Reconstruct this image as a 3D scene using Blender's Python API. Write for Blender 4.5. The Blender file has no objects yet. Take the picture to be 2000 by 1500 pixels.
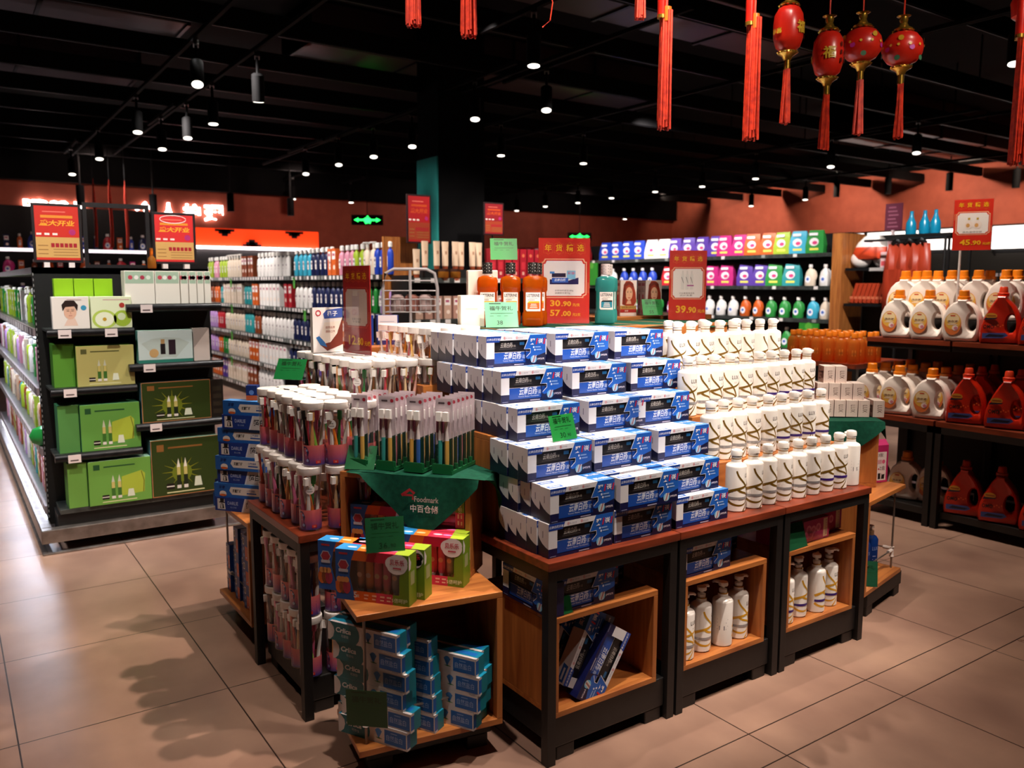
import bpy, math, random
from mathutils import Vector, Matrix

S = bpy.context.scene
COL = S.collection
R = random.Random(7)
PI = math.pi

# ------------------------------------------------------------------ camera
CAM_H = 1.45
cd = bpy.data.cameras.new('camera')
cam = bpy.data.objects.new('camera', cd)
COL.objects.link(cam)
cd.sensor_width = 36.0
cd.lens = 1612.5 / 2000 * 36
cd.clip_start = 0.05
cd.clip_end = 80
_p, _y, _r = .1209, .6037, .0016
FW = Vector((math.sin(_y) * math.cos(_p), math.cos(_y) * math.cos(_p), -math.sin(_p)))
RT = FW.cross(Vector((0, 0, 1))).normalized()
UPV = RT.cross(FW)
RT, UPV = math.cos(_r) * RT + math.sin(_r) * UPV, -math.sin(_r) * RT + math.cos(_r) * UPV
cam.matrix_world = Matrix(((RT.x, UPV.x, -FW.x, 0), (RT.y, UPV.y, -FW.y, 0), (RT.z, UPV.z, -FW.z, CAM_H), (0, 0, 0, 1)))
S.camera = cam
cd.dof.use_dof = True
cd.dof.focus_distance = 2.95
cd.dof.aperture_fstop = 3.2

# ------------------------------------------------------------------ view, world
S.view_settings.view_transform = 'Standard'
S.view_settings.look = 'None'
S.view_settings.exposure = 1.08
S.view_settings.gamma = 1.0
S.view_settings.use_curve_mapping = False
W = bpy.data.worlds.new('world')
S.world = W
W.use_nodes = True
W.node_tree.nodes['Background'].inputs[0].default_value = (.75, .52, .5, 1)
W.node_tree.nodes['Background'].inputs[1].default_value = 0.012


def light(kind, loc, target, power, col=(1, .9, .8), size=.04, cone=60, blend=.7, sy=None):
    l = bpy.data.lights.new('spot_light' if kind == 'SPOT' else 'area_light', kind)
    l.energy = power
    l.color = col
    if kind == 'SPOT':
        l.spot_size = math.radians(cone)
        l.spot_blend = blend
        l.shadow_soft_size = size
    else:
        l.shape = 'RECTANGLE'
        l.size = size
        l.size_y = sy or size
    o = bpy.data.objects.new(l.name, l)
    COL.objects.link(o)
    o.location = loc
    d = Vector(target) - Vector(loc)
    o.rotation_euler = d.to_track_quat('-Z', 'Y').to_euler()
    return o


WARM = (1, .86, .74)
# ceiling track spots over the central island, and spots added to brighten dark goods
light('SPOT', (1.5, 1.38, 3.3), (1.85, 2.25, 1.0), 150, WARM, .03, 44)
light('SPOT', (3.05, 1.10, 3.3), (2.7, 2.15, 1.0), 165, WARM, .03, 44)
light('SPOT', (2.75, 2.25, 3.3), (2.65, 2.3, 1.0), 95, WARM, .03, 50)
light('SPOT', (3.2, 3.4, 3.3), (1.9, 2.8, 1.1), 150, WARM, .035, 60)
light('SPOT', (1.95, 2.05, 3.3), (1.2, 2.85, .9), 45, WARM, .025, 55)
light('SPOT', (2.5, .55, 3.3), (2.6, 1.0, 0), 66, (1, .80, .66), .04, 66)
light('SPOT', (4.1, 1.2, 3.3), (4.1, 1.4, 0), 40, (1, .80, .66), .04, 60)
light('SPOT', (1.6, .9, 3.3), (2.35, 2.95, 1.35), 80, WARM, .035, 34)
light('SPOT', (3.1, .5, 3.3), (3.3, 3.1, 1.4), 90, WARM, .035, 36)
light('SPOT', (.85, 1.75, 3.3), (1.2, 2.5, 1.0), 80, WARM, .04, 46)  # added spot from the left front to lift the toothbrush packs and jars
light('SPOT', (4.1, 1.0, 3.3), (3.5, 2.2, .9), 80, WARM, .04, 40)
light('SPOT', (1.75, -.55, 3.0), (2.2, 1.5, 2.1), 55, WARM, .04, 32)  # added front spot, only there to brighten the hanging lanterns
# aisle floor and the cosmetics gondola
light('SPOT', (1.95, 2.55, 3.3), (.25, 3.3, 0), 150, (1, .80, .66), .022, 72, .5)
light('SPOT', (.1, 3.0, 3.3), (.1, 3.6, 0), 22, (1, .80, .66), .04, 80)
light('SPOT', (.3, 3.6, 3.3), (.9, 5.2, 1.1), 115, (1, .95, .88), .04, 55)
light('SPOT', (2.0, 4.6, 3.3), (1.05, 5.15, 1.4), 110, (1, .95, .88), .04, 50)
light('SPOT', (-.9, 6.5, 3.3), (.3, 7.2, .8), 200, (.9, .97, 1), .05, 80)
light('SPOT', (-.7, 4.6, 3.3), (-.1, 5.4, 0), 80, (.85, .92, 1), .05, 70)
# long shampoo gondola
for yy in (6.6, 8.6, 10.6, 12.6):
    light('SPOT', (1.7, yy, 3.3), (3.3, yy + .4, 1.0), 190, (1, .95, .9), .05, 80)
light('SPOT', (3.2, 5.0, 3.3), (4.1, 6.4, 1.5), 110, (1, .93, .85), .05, 60)
light('SPOT', (4.4, 5.0, 3.3), (4.7, 6.4, 1.4), 100, (1, .93, .85), .05, 60)
light('SPOT', (2.3, 4.1, 3.3), (2.78, 5.3, 1.25), 90, (1, .93, .88), .05, 36)  # added spot to brighten the white wire rack
# detergent stand on the other side of the island
light('SPOT', (4.45, 2.7, 3.3), (5.05, 2.6, 1.1), 135, (1, .86, .72), .04, 62)
light('SPOT', (4.0, 3.8, 3.3), (5.3, 3.7, .8), 90, (1, .86, .72), .04, 60)
# detergent gondola and the terracotta wall
for k in range(4):
    light('SPOT', (6.6, 3.6 + k * 1.7, 3.4), (8.4, 4.4 + k * 1.7, 1.2), 190, (1, .96, .92), .05, 85)
for k in range(6):
    light('SPOT', (13.2, 3.9 + k * 1.9, 3.45), (14.7, 3.9 + k * 1.9, 2.5), 75, (1, .8, .62), .05, 120, 1)
for k in range(5):
    light('SPOT', (-1 + k * 3.0, 13.0, 3.2), (-1 + k * 3.0, 14.5, 2.2), 11, (1, .75, .65), .05, 130)


# ------------------------------------------------------------------ materials
def lin(h):
    h = h.lstrip('#')
    o = []
    for i in (0, 2, 4):
        c = int(h[i:i + 2], 16) / 255
        o.append(c / 12.92 if c <= .04045 else ((c + .055) / 1.055) ** 2.4)
    return (o[0], o[1], o[2], 1)


_M = {}


def base(name):
    m = bpy.data.materials.new(name)
    m.use_nodes = True
    nt = m.node_tree
    return m, nt, nt.nodes['Principled BSDF'], nt.nodes['Material Output']


def mat(k):
    """'#rrggbb' with options r<roughness> m<metallic> e<emission>, or the name of a special material"""
    if k in _M:
        return _M[k]
    if k in SPECIAL:
        m = SPECIAL[k]()
    else:
        p = k.split(' ')
        m, nt, b, out = base('print_' + p[0][1:])
        c = lin(p[0])
        b.inputs['Base Color'].default_value = c
        b.inputs['Roughness'].default_value = .42
        for q in p[1:]:
            v = float(q[1:])
            if q[0] == 'r':
                b.inputs['Roughness'].default_value = v
            elif q[0] == 'm':
                b.inputs['Metallic'].default_value = v
            elif q[0] == 'e':
                b.inputs['Emission Color'].default_value = c
                b.inputs['Emission Strength'].default_value = v
    _M[k] = m
    return m


def noise_mix(nt, c1, c2, scale, detail=4, stretch=(1, 1, 1), lo=.35, hi=.65, dist=0):
    N = nt.nodes
    L = nt.links
    tc = N.new('ShaderNodeTexCoord')
    mp = N.new('ShaderNodeMapping')
    mp.inputs['Scale'].default_value = stretch
    no = N.new('ShaderNodeTexNoise')
    no.inputs['Scale'].default_value = scale
    no.inputs['Detail'].default_value = detail
    no.inputs['Distortion'].default_value = dist
    cr = N.new('ShaderNodeValToRGB')
    cr.color_ramp.elements[0].position = lo
    cr.color_ramp.elements[1].position = hi
    cr.color_ramp.elements[0].color = c1
    cr.color_ramp.elements[1].color = c2
    L.new(tc.outputs['Object'], mp.inputs[0])
    L.new(mp.outputs[0], no.inputs['Vector'])
    L.new(no.outputs['Fac'], cr.inputs[0])
    return cr, no


def wood(c1, c2, stretch, rough=.4):
    def f():
        m, nt, b, out = base('wood_grain')
        cr, no = noise_mix(nt, lin(c1), lin(c2), 9, 5, stretch, .3, .7, .6)
        nt.links.new(cr.outputs[0], b.inputs['Base Color'])
        bp = nt.nodes.new('ShaderNodeBump')
        bp.inputs['Strength'].default_value = .06
        nt.links.new(no.outputs['Fac'], bp.inputs['Height'])
        nt.links.new(bp.outputs[0], b.inputs['Normal'])
        b.inputs['Roughness'].default_value = rough
        return m
    return f


def mottled(name, c1, c2, scale, rough, metal=0, bump=0):
    def f():
        m, nt, b, out = base(name)
        cr, no = noise_mix(nt, lin(c1), lin(c2), scale)
        nt.links.new(cr.outputs[0], b.inputs['Base Color'])
        b.inputs['Roughness'].default_value = rough
        b.inputs['Metallic'].default_value = metal
        if rough >= .8:
            b.inputs['Specular IOR Level'].default_value = .12
        if bump:
            bp = nt.nodes.new('ShaderNodeBump')
            bp.inputs['Strength'].default_value = bump
            nt.links.new(no.outputs['Fac'], bp.inputs['Height'])
            nt.links.new(bp.outputs[0], b.inputs['Normal'])
        return m
    return f


def clear(name, tint, gloss=.10):
    def f():
        m, nt, b, out = base(name)
        N = nt.nodes
        N.remove(b)
        t = N.new('ShaderNodeBsdfTransparent')
        t.inputs[0].default_value = tint
        g = N.new('ShaderNodeBsdfGlossy')
        g.inputs['Roughness'].default_value = .08
        g.inputs['Color'].default_value = (1, 1, 1, 1)
        lw = N.new('ShaderNodeLayerWeight')
        lw.inputs[0].default_value = .25
        mr = N.new('ShaderNodeMapRange')
        mr.inputs['To Min'].default_value = gloss * .35
        mr.inputs['To Max'].default_value = min(.9, gloss * 4)
        mx = N.new('ShaderNodeMixShader')
        nt.links.new(lw.outputs['Facing'], mr.inputs[0])
        nt.links.new(mr.outputs[0], mx.inputs[0])
        nt.links.new(t.outputs[0], mx.inputs[1])
        nt.links.new(g.outputs[0], mx.inputs[2])
        nt.links.new(mx.outputs[0], out.inputs[0])
        return m
    return f


def liquid(name, hexc, mixf=.5):
    def f():
        m, nt, b, out = base(name)
        b.inputs['Base Color'].default_value = lin(hexc)
        b.inputs['Roughness'].default_value = .12
        t = nt.nodes.new('ShaderNodeBsdfTransparent')
        t.inputs[0].default_value = lin(hexc)
        tl = nt.nodes.new('ShaderNodeBsdfTranslucent')
        tl.inputs[0].default_value = lin(hexc)
        m1 = nt.nodes.new('ShaderNodeMixShader')
        m1.inputs[0].default_value = .45
        nt.links.new(b.outputs[0], m1.inputs[1])
        nt.links.new(tl.outputs[0], m1.inputs[2])
        mx = nt.nodes.new('ShaderNodeMixShader')
        mx.inputs[0].default_value = mixf
        nt.links.new(t.outputs[0], mx.inputs[1])
        nt.links.new(m1.outputs[0], mx.inputs[2])
        nt.links.new(mx.outputs[0], out.inputs[0])
        return m
    return f


def tinted(name, rough):
    """takes the colour the object itself carries"""
    def f():
        m, nt, b, out = base(name)
        oi = nt.nodes.new('ShaderNodeObjectInfo')
        nt.links.new(oi.outputs['Color'], b.inputs['Base Color'])
        b.inputs['Roughness'].default_value = rough
        return m
    return f


def gradient_band(name, stops, axis='Z'):
    """printed colour run along the object's own height (the ink itself changes colour)"""
    def f():
        m, nt, b, out = base(name)
        tc = nt.nodes.new('ShaderNodeTexCoord')
        sp = nt.nodes.new('ShaderNodeSeparateXYZ')
        cr = nt.nodes.new('ShaderNodeValToRGB')
        e = cr.color_ramp.elements
        e[0].position, e[0].color = stops[0][0], lin(stops[0][1])
        e[1].position, e[1].color = stops[-1][0], lin(stops[-1][1])
        for p, c in stops[1:-1]:
            n = e.new(p)
            n.color = lin(c)
        nt.links.new(tc.outputs['Generated'], sp.inputs[0])
        nt.links.new(sp.outputs[axis], cr.inputs[0])
        nt.links.new(cr.outputs[0], b.inputs['Base Color'])
        b.inputs['Roughness'].default_value = .35
        return m
    return f


def floor_mat():
    m, nt, b, out = base('floor_tiles')
    N, L = nt.nodes, nt.links
    cr, no = noise_mix(nt, lin('#8a6b5e'), lin('#b4927f'), 1.6, 6, (1, 1, 1), .3, .72)
    cr2, no2 = noise_mix(nt, (.86, .84, .84, 1), (1.05, 1.03, 1.0, 1), 6, 5, (1, .5, 1), .3, .7)
    mul = N.new('ShaderNodeMixRGB')
    mul.blend_type = 'MULTIPLY'
    mul.inputs[0].default_value = 1
    L.new(cr.outputs[0], mul.inputs[1])
    L.new(cr2.outputs[0], mul.inputs[2])
    tc = N.new('ShaderNodeTexCoord')
    sp = N.new('ShaderNodeSeparateXYZ')
    L.new(tc.outputs['Object'], sp.inputs[0])

    def mth(op, a, c=None):
        n = N.new('ShaderNodeMath')
        n.operation = op
        for i, x in enumerate((a, c)):
            if x is None:
                continue
            if isinstance(x, (int, float)):
                n.inputs[i].default_value = x
            else:
                L.new(x, n.inputs[i])
        return n.outputs[0]

    def lines(coord, off, pitch, half):
        u = mth('SUBTRACT', coord, off)
        u = mth('FLOORED_MODULO', mth('ADD', u, pitch / 2), pitch)
        return mth('LESS_THAN', mth('ABSOLUTE', mth('SUBTRACT', u, pitch / 2)), half)
    X, Y = sp.outputs[0], sp.outputs[1]
    g = lines(X, 2.066, .652, .0024)
    left = mth('LESS_THAN', X, 1.6)
    yl = mth('MULTIPLY', lines(Y, 2.215, .69, .0024), left)
    right = mth('SUBTRACT', 1.0, left)
    far = mth('GREATER_THAN', Y, 1.9)
    yr = mth('MULTIPLY', mth('MULTIPLY', lines(Y, 2.36, .69, .0024), far), right)
    near = mth('LESS_THAN', Y, 1.9)
    y1 = mth('MULTIPLY', lines(Y, 1.492, .69, .0024), near)
    y2 = mth('LESS_THAN', mth('ABSOLUTE', mth('SUBTRACT', Y, 1.64)), .0024)
    tot = mth('MAXIMUM', mth('MAXIMUM', g, yl), mth('MAXIMUM', yr, mth('MULTIPLY', mth('MAXIMUM', y1, y2), right)))
    mx = N.new('ShaderNodeMixRGB')
    L.new(tot, mx.inputs[0])
    L.new(mul.outputs[0], mx.inputs[1])
    mx.inputs[2].default_value = lin('#33251f')
    L.new(mx.outputs[0], b.inputs['Base Color'])
    rr = N.new('ShaderNodeMapRange')
    L.new(no2.outputs['Fac'], rr.inputs[0])
    rr.inputs['To Min'].default_value = .22
    rr.inputs['To Max'].default_value = .42
    L.new(rr.outputs[0], b.inputs['Roughness'])
    return m


SPECIAL = {
    'floor': floor_mat,
    'wood_z': wood('#8e4d24', '#bf783c', (4, 4, .35)),
    'wood_x': wood('#8e4d24', '#bf783c', (.35, 4, 4)),
    'wood_dark': wood('#5a2415', '#8a3a20', (.5, 4, 4), .35),
    'black_steel': mottled('black_steel', '#0b0a0a', '#121010', 30, .5),
    'dark_metal': mottled('dark_metal', '#1c1c1e', '#29292b', 20, .35, .6),
    'steel': mottled('brushed_steel', '#7d746e', '#9a918b', 14, .34, .8),
    'shelf_metal': mottled('shelf_metal', '#3f4240', '#565a57', 20, .3, .5),
    'ceiling_black': mottled('ceiling_black', '#050405', '#0a0809', 3, .8),
    'duct': mottled('duct_metal', '#4a3c40', '#5d4a4c', 1.5, .35, .6),
    'terracotta': mottled('terracotta_paint', '#a34a34', '#b0533b', 5, .75),
    'teal_wall': mottled('teal_paint', '#0f6f6c', '#158079', 5, .7),
    'clear': clear('clear_plastic', (.96, .96, .97, 1), .10),
    'acrylic': clear('acrylic', (.95, .96, .96, 1), .05),
    'green_clear': clear('green_clear', (.75, .95, .85, 1), .1),
    'amber': liquid('amber_liquid', '#e07414', .5),
    'amber2': liquid('amber_oil', '#f09c40', .4),
    'teal_liq': liquid('teal_liquid', '#5cc4c0', .55),
    'blue_liq': liquid('blue_liquid', '#1b3f8a', .9),
    'cloth': mottled('green_cloth', '#0b3a2b', '#0f4735', 60, .85, 0, .15),
    'tint': tinted('tinted_pack', .4),
    'tint_gloss': tinted('tinted_gloss', .2),
    'band': gradient_band('pink_band', [(0, '#3d3f8e'), (.5, '#c8607c'), (1, '#ef7d78')]),
    'pearl': mottled('pearl_plastic', '#ece6e0', '#f4efe9', 8, .28),
    'gold': mottled('gold_foil', '#8a6a20', '#c79a3c', 12, .25, .8),
    'tassel': mottled('red_silk', '#b0210c', '#dd3a16', 60, .6),
    'lantern': mottled('red_lantern', '#b31a12', '#d42a18', 10, .3),
}


# ------------------------------------------------------------------ mesh helpers
class MB:
    def __init__(s):
        s.v, s.f, s.m, s.s = [], [], [], []

    def add(s, vs, fs, m, smooth=False, T=None):
        o = len(s.v)
        s.v += [tuple(T @ Vector(p)) if T else tuple(p) for p in vs]
        for i, f in enumerate(fs):
            s.f.append([o + j for j in f])
            s.m.append(m[i] if isinstance(m, list) else m)
            s.s.append(smooth)
        return s

    def box(s, x0, x1, y0, y1, z0, z1, m, T=None, skip=''):
        """m: one material, or a dict over f b l r t d (front is -y)"""
        v = [(x0, y0, z0), (x1, y0, z0), (x1, y1, z0), (x0, y1, z0), (x0, y0, z1), (x1, y0, z1), (x1, y1, z1), (x0, y1, z1)]
        F = {'f': (0, 1, 5, 4), 'r': (1, 2, 6, 5), 'b': (2, 3, 7, 6), 'l': (3, 0, 4, 7), 't': (4, 5, 6, 7), 'd': (3, 2, 1, 0)}
        ks = [k for k in F if k not in skip]
        ms = [(m.get(k) or m['*']) if isinstance(m, dict) else m for k in ks]
        return s.add(v, [F[k] for k in ks], ms, False, T)

    def lathe(s, prof, m, n=20, c=(0, 0, 0), T=None, cap=True, sx=1, sy=1):
        """prof: (radius, z) from the bottom up; m: one material or one per ring"""
        vs, fs, ms = [], [], []
        for r, z in prof:
            for i in range(n):
                a = 2 * PI * i / n
                vs.append((c[0] + r * sx * math.cos(a), c[1] + r * sy * math.sin(a), c[2] + z))
        for k in range(len(prof) - 1):
            for i in range(n):
                j = (i + 1) % n
                fs.append((k * n + i, k * n + j, k * n + n + j, k * n + n + i))
                ms.append(m[min(k, len(m) - 1)] if isinstance(m, list) else m)
        s.add(vs, fs, ms, True, T)
        if cap:
            q = len(prof) - 1
            s.add(vs[:n], [tuple(range(n))[::-1]], ms[0], False, T)
            s.add(vs[q * n:], [tuple(range(n))], ms[-1], False, T)
        return s

    def tube(s, pts, r, m, n=6, T=None):
        pts = [Vector(p) for p in pts]
        vs, fs = [], []
        for k, p in enumerate(pts):
            d = (pts[min(k + 1, len(pts) - 1)] - pts[max(k - 1, 0)]).normalized()
            a = Vector((0, 0, 1)) if abs(d.z) < .9 else Vector((1, 0, 0))
            u = d.cross(a).normalized()
            w = d.cross(u)
            rr = r[k] if isinstance(r, (list, tuple)) else r
            for i in range(n):
                t = 2 * PI * i / n
                vs.append(p + u * rr * math.cos(t) + w * rr * math.sin(t))
        for k in range(len(pts) - 1):
            for i in range(n):
                j = (i + 1) % n
                fs.append((k * n + i, k * n + j, k * n + n + j, k * n + n + i))
        s.add(vs, fs, m, True, T)
        q = len(pts) - 1
        s.add(vs[:n], [tuple(range(n))], m, False, T)
        return s.add(vs[q * n:], [tuple(range(n))[::-1]], m, False, T)

    def poly(s, F, pts, m, l=1):
        """a printed shape: flat polygon on the surface F(u, v, layer)"""
        return s.add([F(u, v, l) for u, v in pts], [tuple(range(len(pts)))], m)

    def rect(s, F, x0, x1, y0, y1, m, l=1):
        return s.poly(F, [(x0, y0), (x1, y0), (x1, y1), (x0, y1)], m, l)

    def disc(s, F, x, y, r, m, l=1, n=16, ry=None):
        return s.poly(F, [(x + r * math.cos(2 * PI * i / n), y + (ry or r) * math.sin(2 * PI * i / n)) for i in range(n)], m, l)

    def ring(s, F, x, y, r, w, m, l=1, n=18):
        P = [(math.cos(2 * PI * i / n), math.sin(2 * PI * i / n)) for i in range(n)]
        vs = [F(x + r * c, y + r * q, l) for c, q in P] + [F(x + (r - w) * c, y + (r - w) * q, l) for c, q in P]
        return s.add(vs, [(i, (i + 1) % n, n + (i + 1) % n, n + i) for i in range(n)], m)

    def stroke(s, F, pts, w, m, l=1, w2=None):
        """a ribbon of width w along 2D points"""
        vs, fs = [], []
        n = len(pts)
        for k, (x, y) in enumerate(pts):
            ax, ay = pts[max(k - 1, 0)]
            bx, by = pts[min(k + 1, n - 1)]
            d = math.hypot(bx - ax, by - ay) or 1
            nx, ny = -(by - ay) / d, (bx - ax) / d
            h = (w if w2 is None else w + (w2 - w) * k / (n - 1)) / 2
            vs += [F(x + nx * h, y + ny * h, l), F(x - nx * h, y - ny * h, l)]
        for k in range(n - 1):
            fs.append((2 * k + 1, 2 * k + 3, 2 * k + 2, 2 * k))
        return s.add(vs, fs, m)

    def text(s, F, t, x, y, h, m, l=2, bold=0.0, shear=0.0, w=None, align='c', rot=0):
        """lettering h high (capital height), centred on x, foot on y; w squeezes it to a width"""
        vs, fs = glyphs(t, bold, shear)
        x0 = min(p[0] for p in vs)
        x1 = max(p[0] for p in vs)
        y0 = min(p[1] for p in vs)
        y1 = max(p[1] for p in vs)
        k = h / (y1 - y0)
        kx = k if w is None else w / (x1 - x0)
        ox = {'c': (x0 + x1) / 2, 'l': x0, 'r': x1}[align]
        c, q = math.cos(rot), math.sin(rot)
        out = []
        for px, py in vs:
            a, b = (px - ox) * kx, (py - y0) * k
            out.append(F(x + a * c - b * q, y + a * q + b * c, l))
        return s.add(out, fs, m)

    def build(s, name, parent=None, loc=(0, 0, 0), rot=0, bevel=0, T=None):
        me = bpy.data.meshes.new(name)
        me.from_pydata(s.v, [], s.f)
        keys = list(dict.fromkeys(s.m))
        for k in keys:
            me.materials.append(mat(k))
        ix = {k: i for i, k in enumerate(keys)}
        me.polygons.foreach_set('material_index', [ix[k] for k in s.m])
        me.polygons.foreach_set('use_smooth', s.s)
        me.update()
        if any(s.s):
            me.set_sharp_from_angle(angle=math.radians(38))
        o = bpy.data.objects.new(name, me)
        COL.objects.link(o)
        o.location = loc
        o.rotation_euler = rot if isinstance(rot, (tuple, list)) else (0, 0, rot)
        if parent:
            o.parent = parent
        if bevel:
            b = o.modifiers.new('bevel', 'BEVEL')
            b.width = bevel
            b.segments = 2
            b.limit_method = 'ANGLE'
        return o


_G = {}


def glyphs(t, bold=0.0, shear=0.0):
    k = (t, bold, shear)
    if k not in _G:
        c = bpy.data.curves.new('lettering', 'FONT')
        c.body, c.offset, c.shear, c.resolution_u = t, bold, shear, 2
        o = bpy.data.objects.new('lettering', c)
        me = o.to_mesh()
        _G[k] = ([(v.co.x, v.co.y) for v in me.vertices], [tuple(p.vertices) for p in me.polygons])
        o.to_mesh_clear()
        bpy.data.objects.remove(o)
        bpy.data.curves.remove(c)
    return _G[k]


def plane(o, u, v, e=.0003):
    o, u, v = Vector(o), Vector(u), Vector(v)
    n = u.cross(v).normalized()
    return lambda a, b, l=1: o + u * a + v * b + n * (e * l)


def cyl(r, z0=0, a0=-PI / 2, e=.0003, c=(0, 0)):
    """u runs round the side (metres, 0 at the angle a0), v up"""
    return lambda a, b, l=1: Vector((c[0] + (r + e * l) * math.cos(a0 + a / r), c[1] + (r + e * l) * math.sin(a0 + a / r), z0 + b))


def tag(o, label=None, cat=None, group=None, kind=None):
    for k, v in (('label', label), ('category', cat), ('group', group), ('kind', kind)):
        if v:
            o[k] = v
    return o


def empty(name, loc=(0, 0, 0), rot=0):
    o = bpy.data.objects.new(name, None)
    COL.objects.link(o)
    o.location = loc
    o.rotation_euler = (0, 0, rot)
    o.empty_display_size = .05
    return o


def kids(o):
    return KIDS.get(o.name, [])


KIDS = {}


def index_kids(root):
    for o in (root, *root.children_recursive):
        KIDS[o.name] = list(o.children)


def dup(src, loc, rot=0, label=None, cat=None, group=None, parent=None):
    c = src.copy()
    COL.objects.link(c)
    if parent is not None:
        c.parent = parent
    else:
        c.location = loc
        c.rotation_euler = rot if isinstance(rot, (tuple, list)) else (0, 0, rot)
        for k in ('label', 'group'):
            if k in c:
                del c[k]
        tag(c, label, cat, group)
    for ch in kids(src):
        dup(ch, None, parent=c)
    return c


class Kind:
    """one thing built with its parts; the first place() uses it, later ones copy it"""
    def __init__(s, root, cat=None, group=None):
        index_kids(root)
        s.root, s.cat, s.group, s.used = root, cat, group, False

    def place(s, loc, rot=0, label=None, group=None, color=None):
        if not s.used:
            s.used = True
            o = s.root
            o.location = loc
            o.rotation_euler = rot if isinstance(rot, (tuple, list)) else (0, 0, rot)
            tag(o, label, s.cat, group or s.group)
        else:
            o = dup(s.root, loc, rot, label, s.cat, group or s.group)
        if color:
            o.color = lin(color)
        return o


ORD = ('first second third fourth fifth sixth seventh eighth ninth tenth eleventh twelfth thirteenth fourteenth fifteenth sixteenth '
       'seventeenth eighteenth nineteenth twentieth').split()
ORD += ['twenty-' + x for x in ORD[:9]] + ['thirtieth'] + ['thirty-' + x for x in ORD[:9]] + ['fortieth'] + ['forty-' + x for x in ORD[:9]] + ['fiftieth']
# ------------------------------------------------------------------ the setting
def struct(mb, name, **k):
    o = mb.build(name, **k)
    o['kind'] = 'structure'
    return o


struct(MB().add([(-7, -3, 0), (15, -3, 0), (15, 14.8, 0), (-7, 14.8, 0)], [(0, 1, 2, 3)], 'floor'), 'floor')
struct(MB().box(-7, 15, -3, 14.8, 4.0, 4.1, 'ceiling_black'), 'ceiling')
wb = struct(MB().box(-7, 15, 14.6, 14.8, 0, 1.95, 'black_steel').box(-7, 15, 14.6, 14.8, 1.95, 2.98, 'terracotta').box(-7, 15, 14.45, 14.8, 2.98, 4, 'ceiling_black'), 'wall_back')
wr = struct(MB().box(14.8, 15, -3, 14.6, 0, 2.45, 'black_steel').box(14.8, 15, -3, 14.6, 2.45, 3.5, 'terracotta').box(14.7, 15, -3, 14.6, 3.5, 4, 'ceiling_black'), 'wall_right')
struct(MB().box(-7.2, -7, -3, 14.8, 0, 4, 'ceiling_black'), 'wall_left')
struct(MB().box(-7, 15, -3.2, -3, 0, 4, 'ceiling_black'), 'wall_front')
struct(MB().box(3.945, 4.46, 6.95, 7.35, 0, 4, 'ceiling_black').box(3.93, 3.945, 6.95, 7.35, 0, 2.64, 'teal_wall'), 'pillar')
for k in range(13):
    y = 1.15 + k * 1.02
    b = MB().box(-7, 14.7, y, y + .07, 3.28, 3.42, 'ceiling_black').box(-7, 14.7, y + .012, y + .02, 3.272, 3.28, 'dark_metal')
    for x in (-5, 8.4, 9.9):
        b.box(x, x + .012, y + .03, y + .042, 3.42, 4, 'dark_metal')
    struct(b, 'ceiling_beam')


def duct(x0, x1, y0, y1, z0, z1, label):
    t = empty('air_duct', ((x0 + x1) / 2, (y0 + y1) / 2, z1))
    w, d = (x1 - x0) / 2, (y1 - y0) / 2
    MB().box(-w, w, -d, d, z0 - z1, 0, 'duct').build('duct_body', t, bevel=.01)
    n = max(2, int((x1 - x0) / 1.1))
    for k in range(n + 1):
        x = -w + (2 * w - .03) * k / n
        MB().box(x, x + .03, -d - .015, d + .015, z0 - z1 - .015, 0, 'dark_metal').build('flange', t)
    tag(t, label, 'air duct', 'air ducts under the black ceiling')


duct(-2.5, 2.0, 5.6, 6.35, 3.62, 3.995, 'nearest dull metal duct over the cosmetics aisle')
duct(-2.5, 1.9, 7.55, 8.5, 3.62, 3.995, 'second dull metal duct over the cosmetics aisle, behind the nearest')
duct(-2.5, 1.9, 9.6, 10.6, 3.62, 3.995, 'third dull metal duct, furthest back over the cosmetics aisle')
duct(3.4, 7.0, 4.6, 5.5, 3.62, 3.995, 'wide dull metal duct above the middle of the shop')
duct(2.9, 7.4, 7.45, 8.15, 3.62, 3.995, 'dull metal duct running just over the black and teal pillar')
duct(10.5, 14.2, 6.4, 7.4, 3.5, 3.995, 'pale metal duct in front of the terracotta side wall')

# tracks for the lamps, running away from the camera
TR = {1.68: (5.0, 13.6), 2.15: (5.0, 13.0), 4.2: (4.0, 12.8), 9.4: (3.5, 14.2), 6.0: (1.8, 9.5), 12.4: (4.0, 14.2)}
for i, (x, (a, b)) in enumerate(TR.items()):
    o = MB().box(-.014, .014, 0, b - a, 0, .03, 'ceiling_black').build('lighting_track', loc=(x, a, 3.241))
    tag(o, {1.68: 'thin black lamp track over the cosmetics gondola', 2.15: 'thin black lamp track beside the cosmetics gondola lamps',
         4.2: 'thin black lamp track passing the black and teal pillar', 9.4: 'thin black lamp track over the detergent gondola',
         6.0: 'thin black lamp track right of the pillar over the middle aisle', 12.4: 'thin black lamp track near the terracotta side wall'}[x], 'lamp track')


def spot_lamp(tilt, az):
    r = empty('track_spotlight')
    T = Matrix.Translation((0, 0, .26)) @ Matrix.Rotation(az, 4, 'Z') @ Matrix.Rotation(tilt, 4, 'Y') @ Matrix.Translation((0, 0, -.26))
    MB().lathe([(.042, .03), (.048, .03), (.048, .23), (.03, .245)], 'ceiling_black', 16, T=T).build('lamp_body', r)
    MB().lathe([(.04, .026), (.04, .03)], '#fff3e4 e2.5', 16, T=T).build('lamp_lens', r)
    MB().tube([(0, 0, .24), (0, 0, .39)], .012, 'ceiling_black', 8).box(-.06, .06, -.02, .02, .36, .39, 'black_steel').build('track_adapter', r)
    return r


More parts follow.
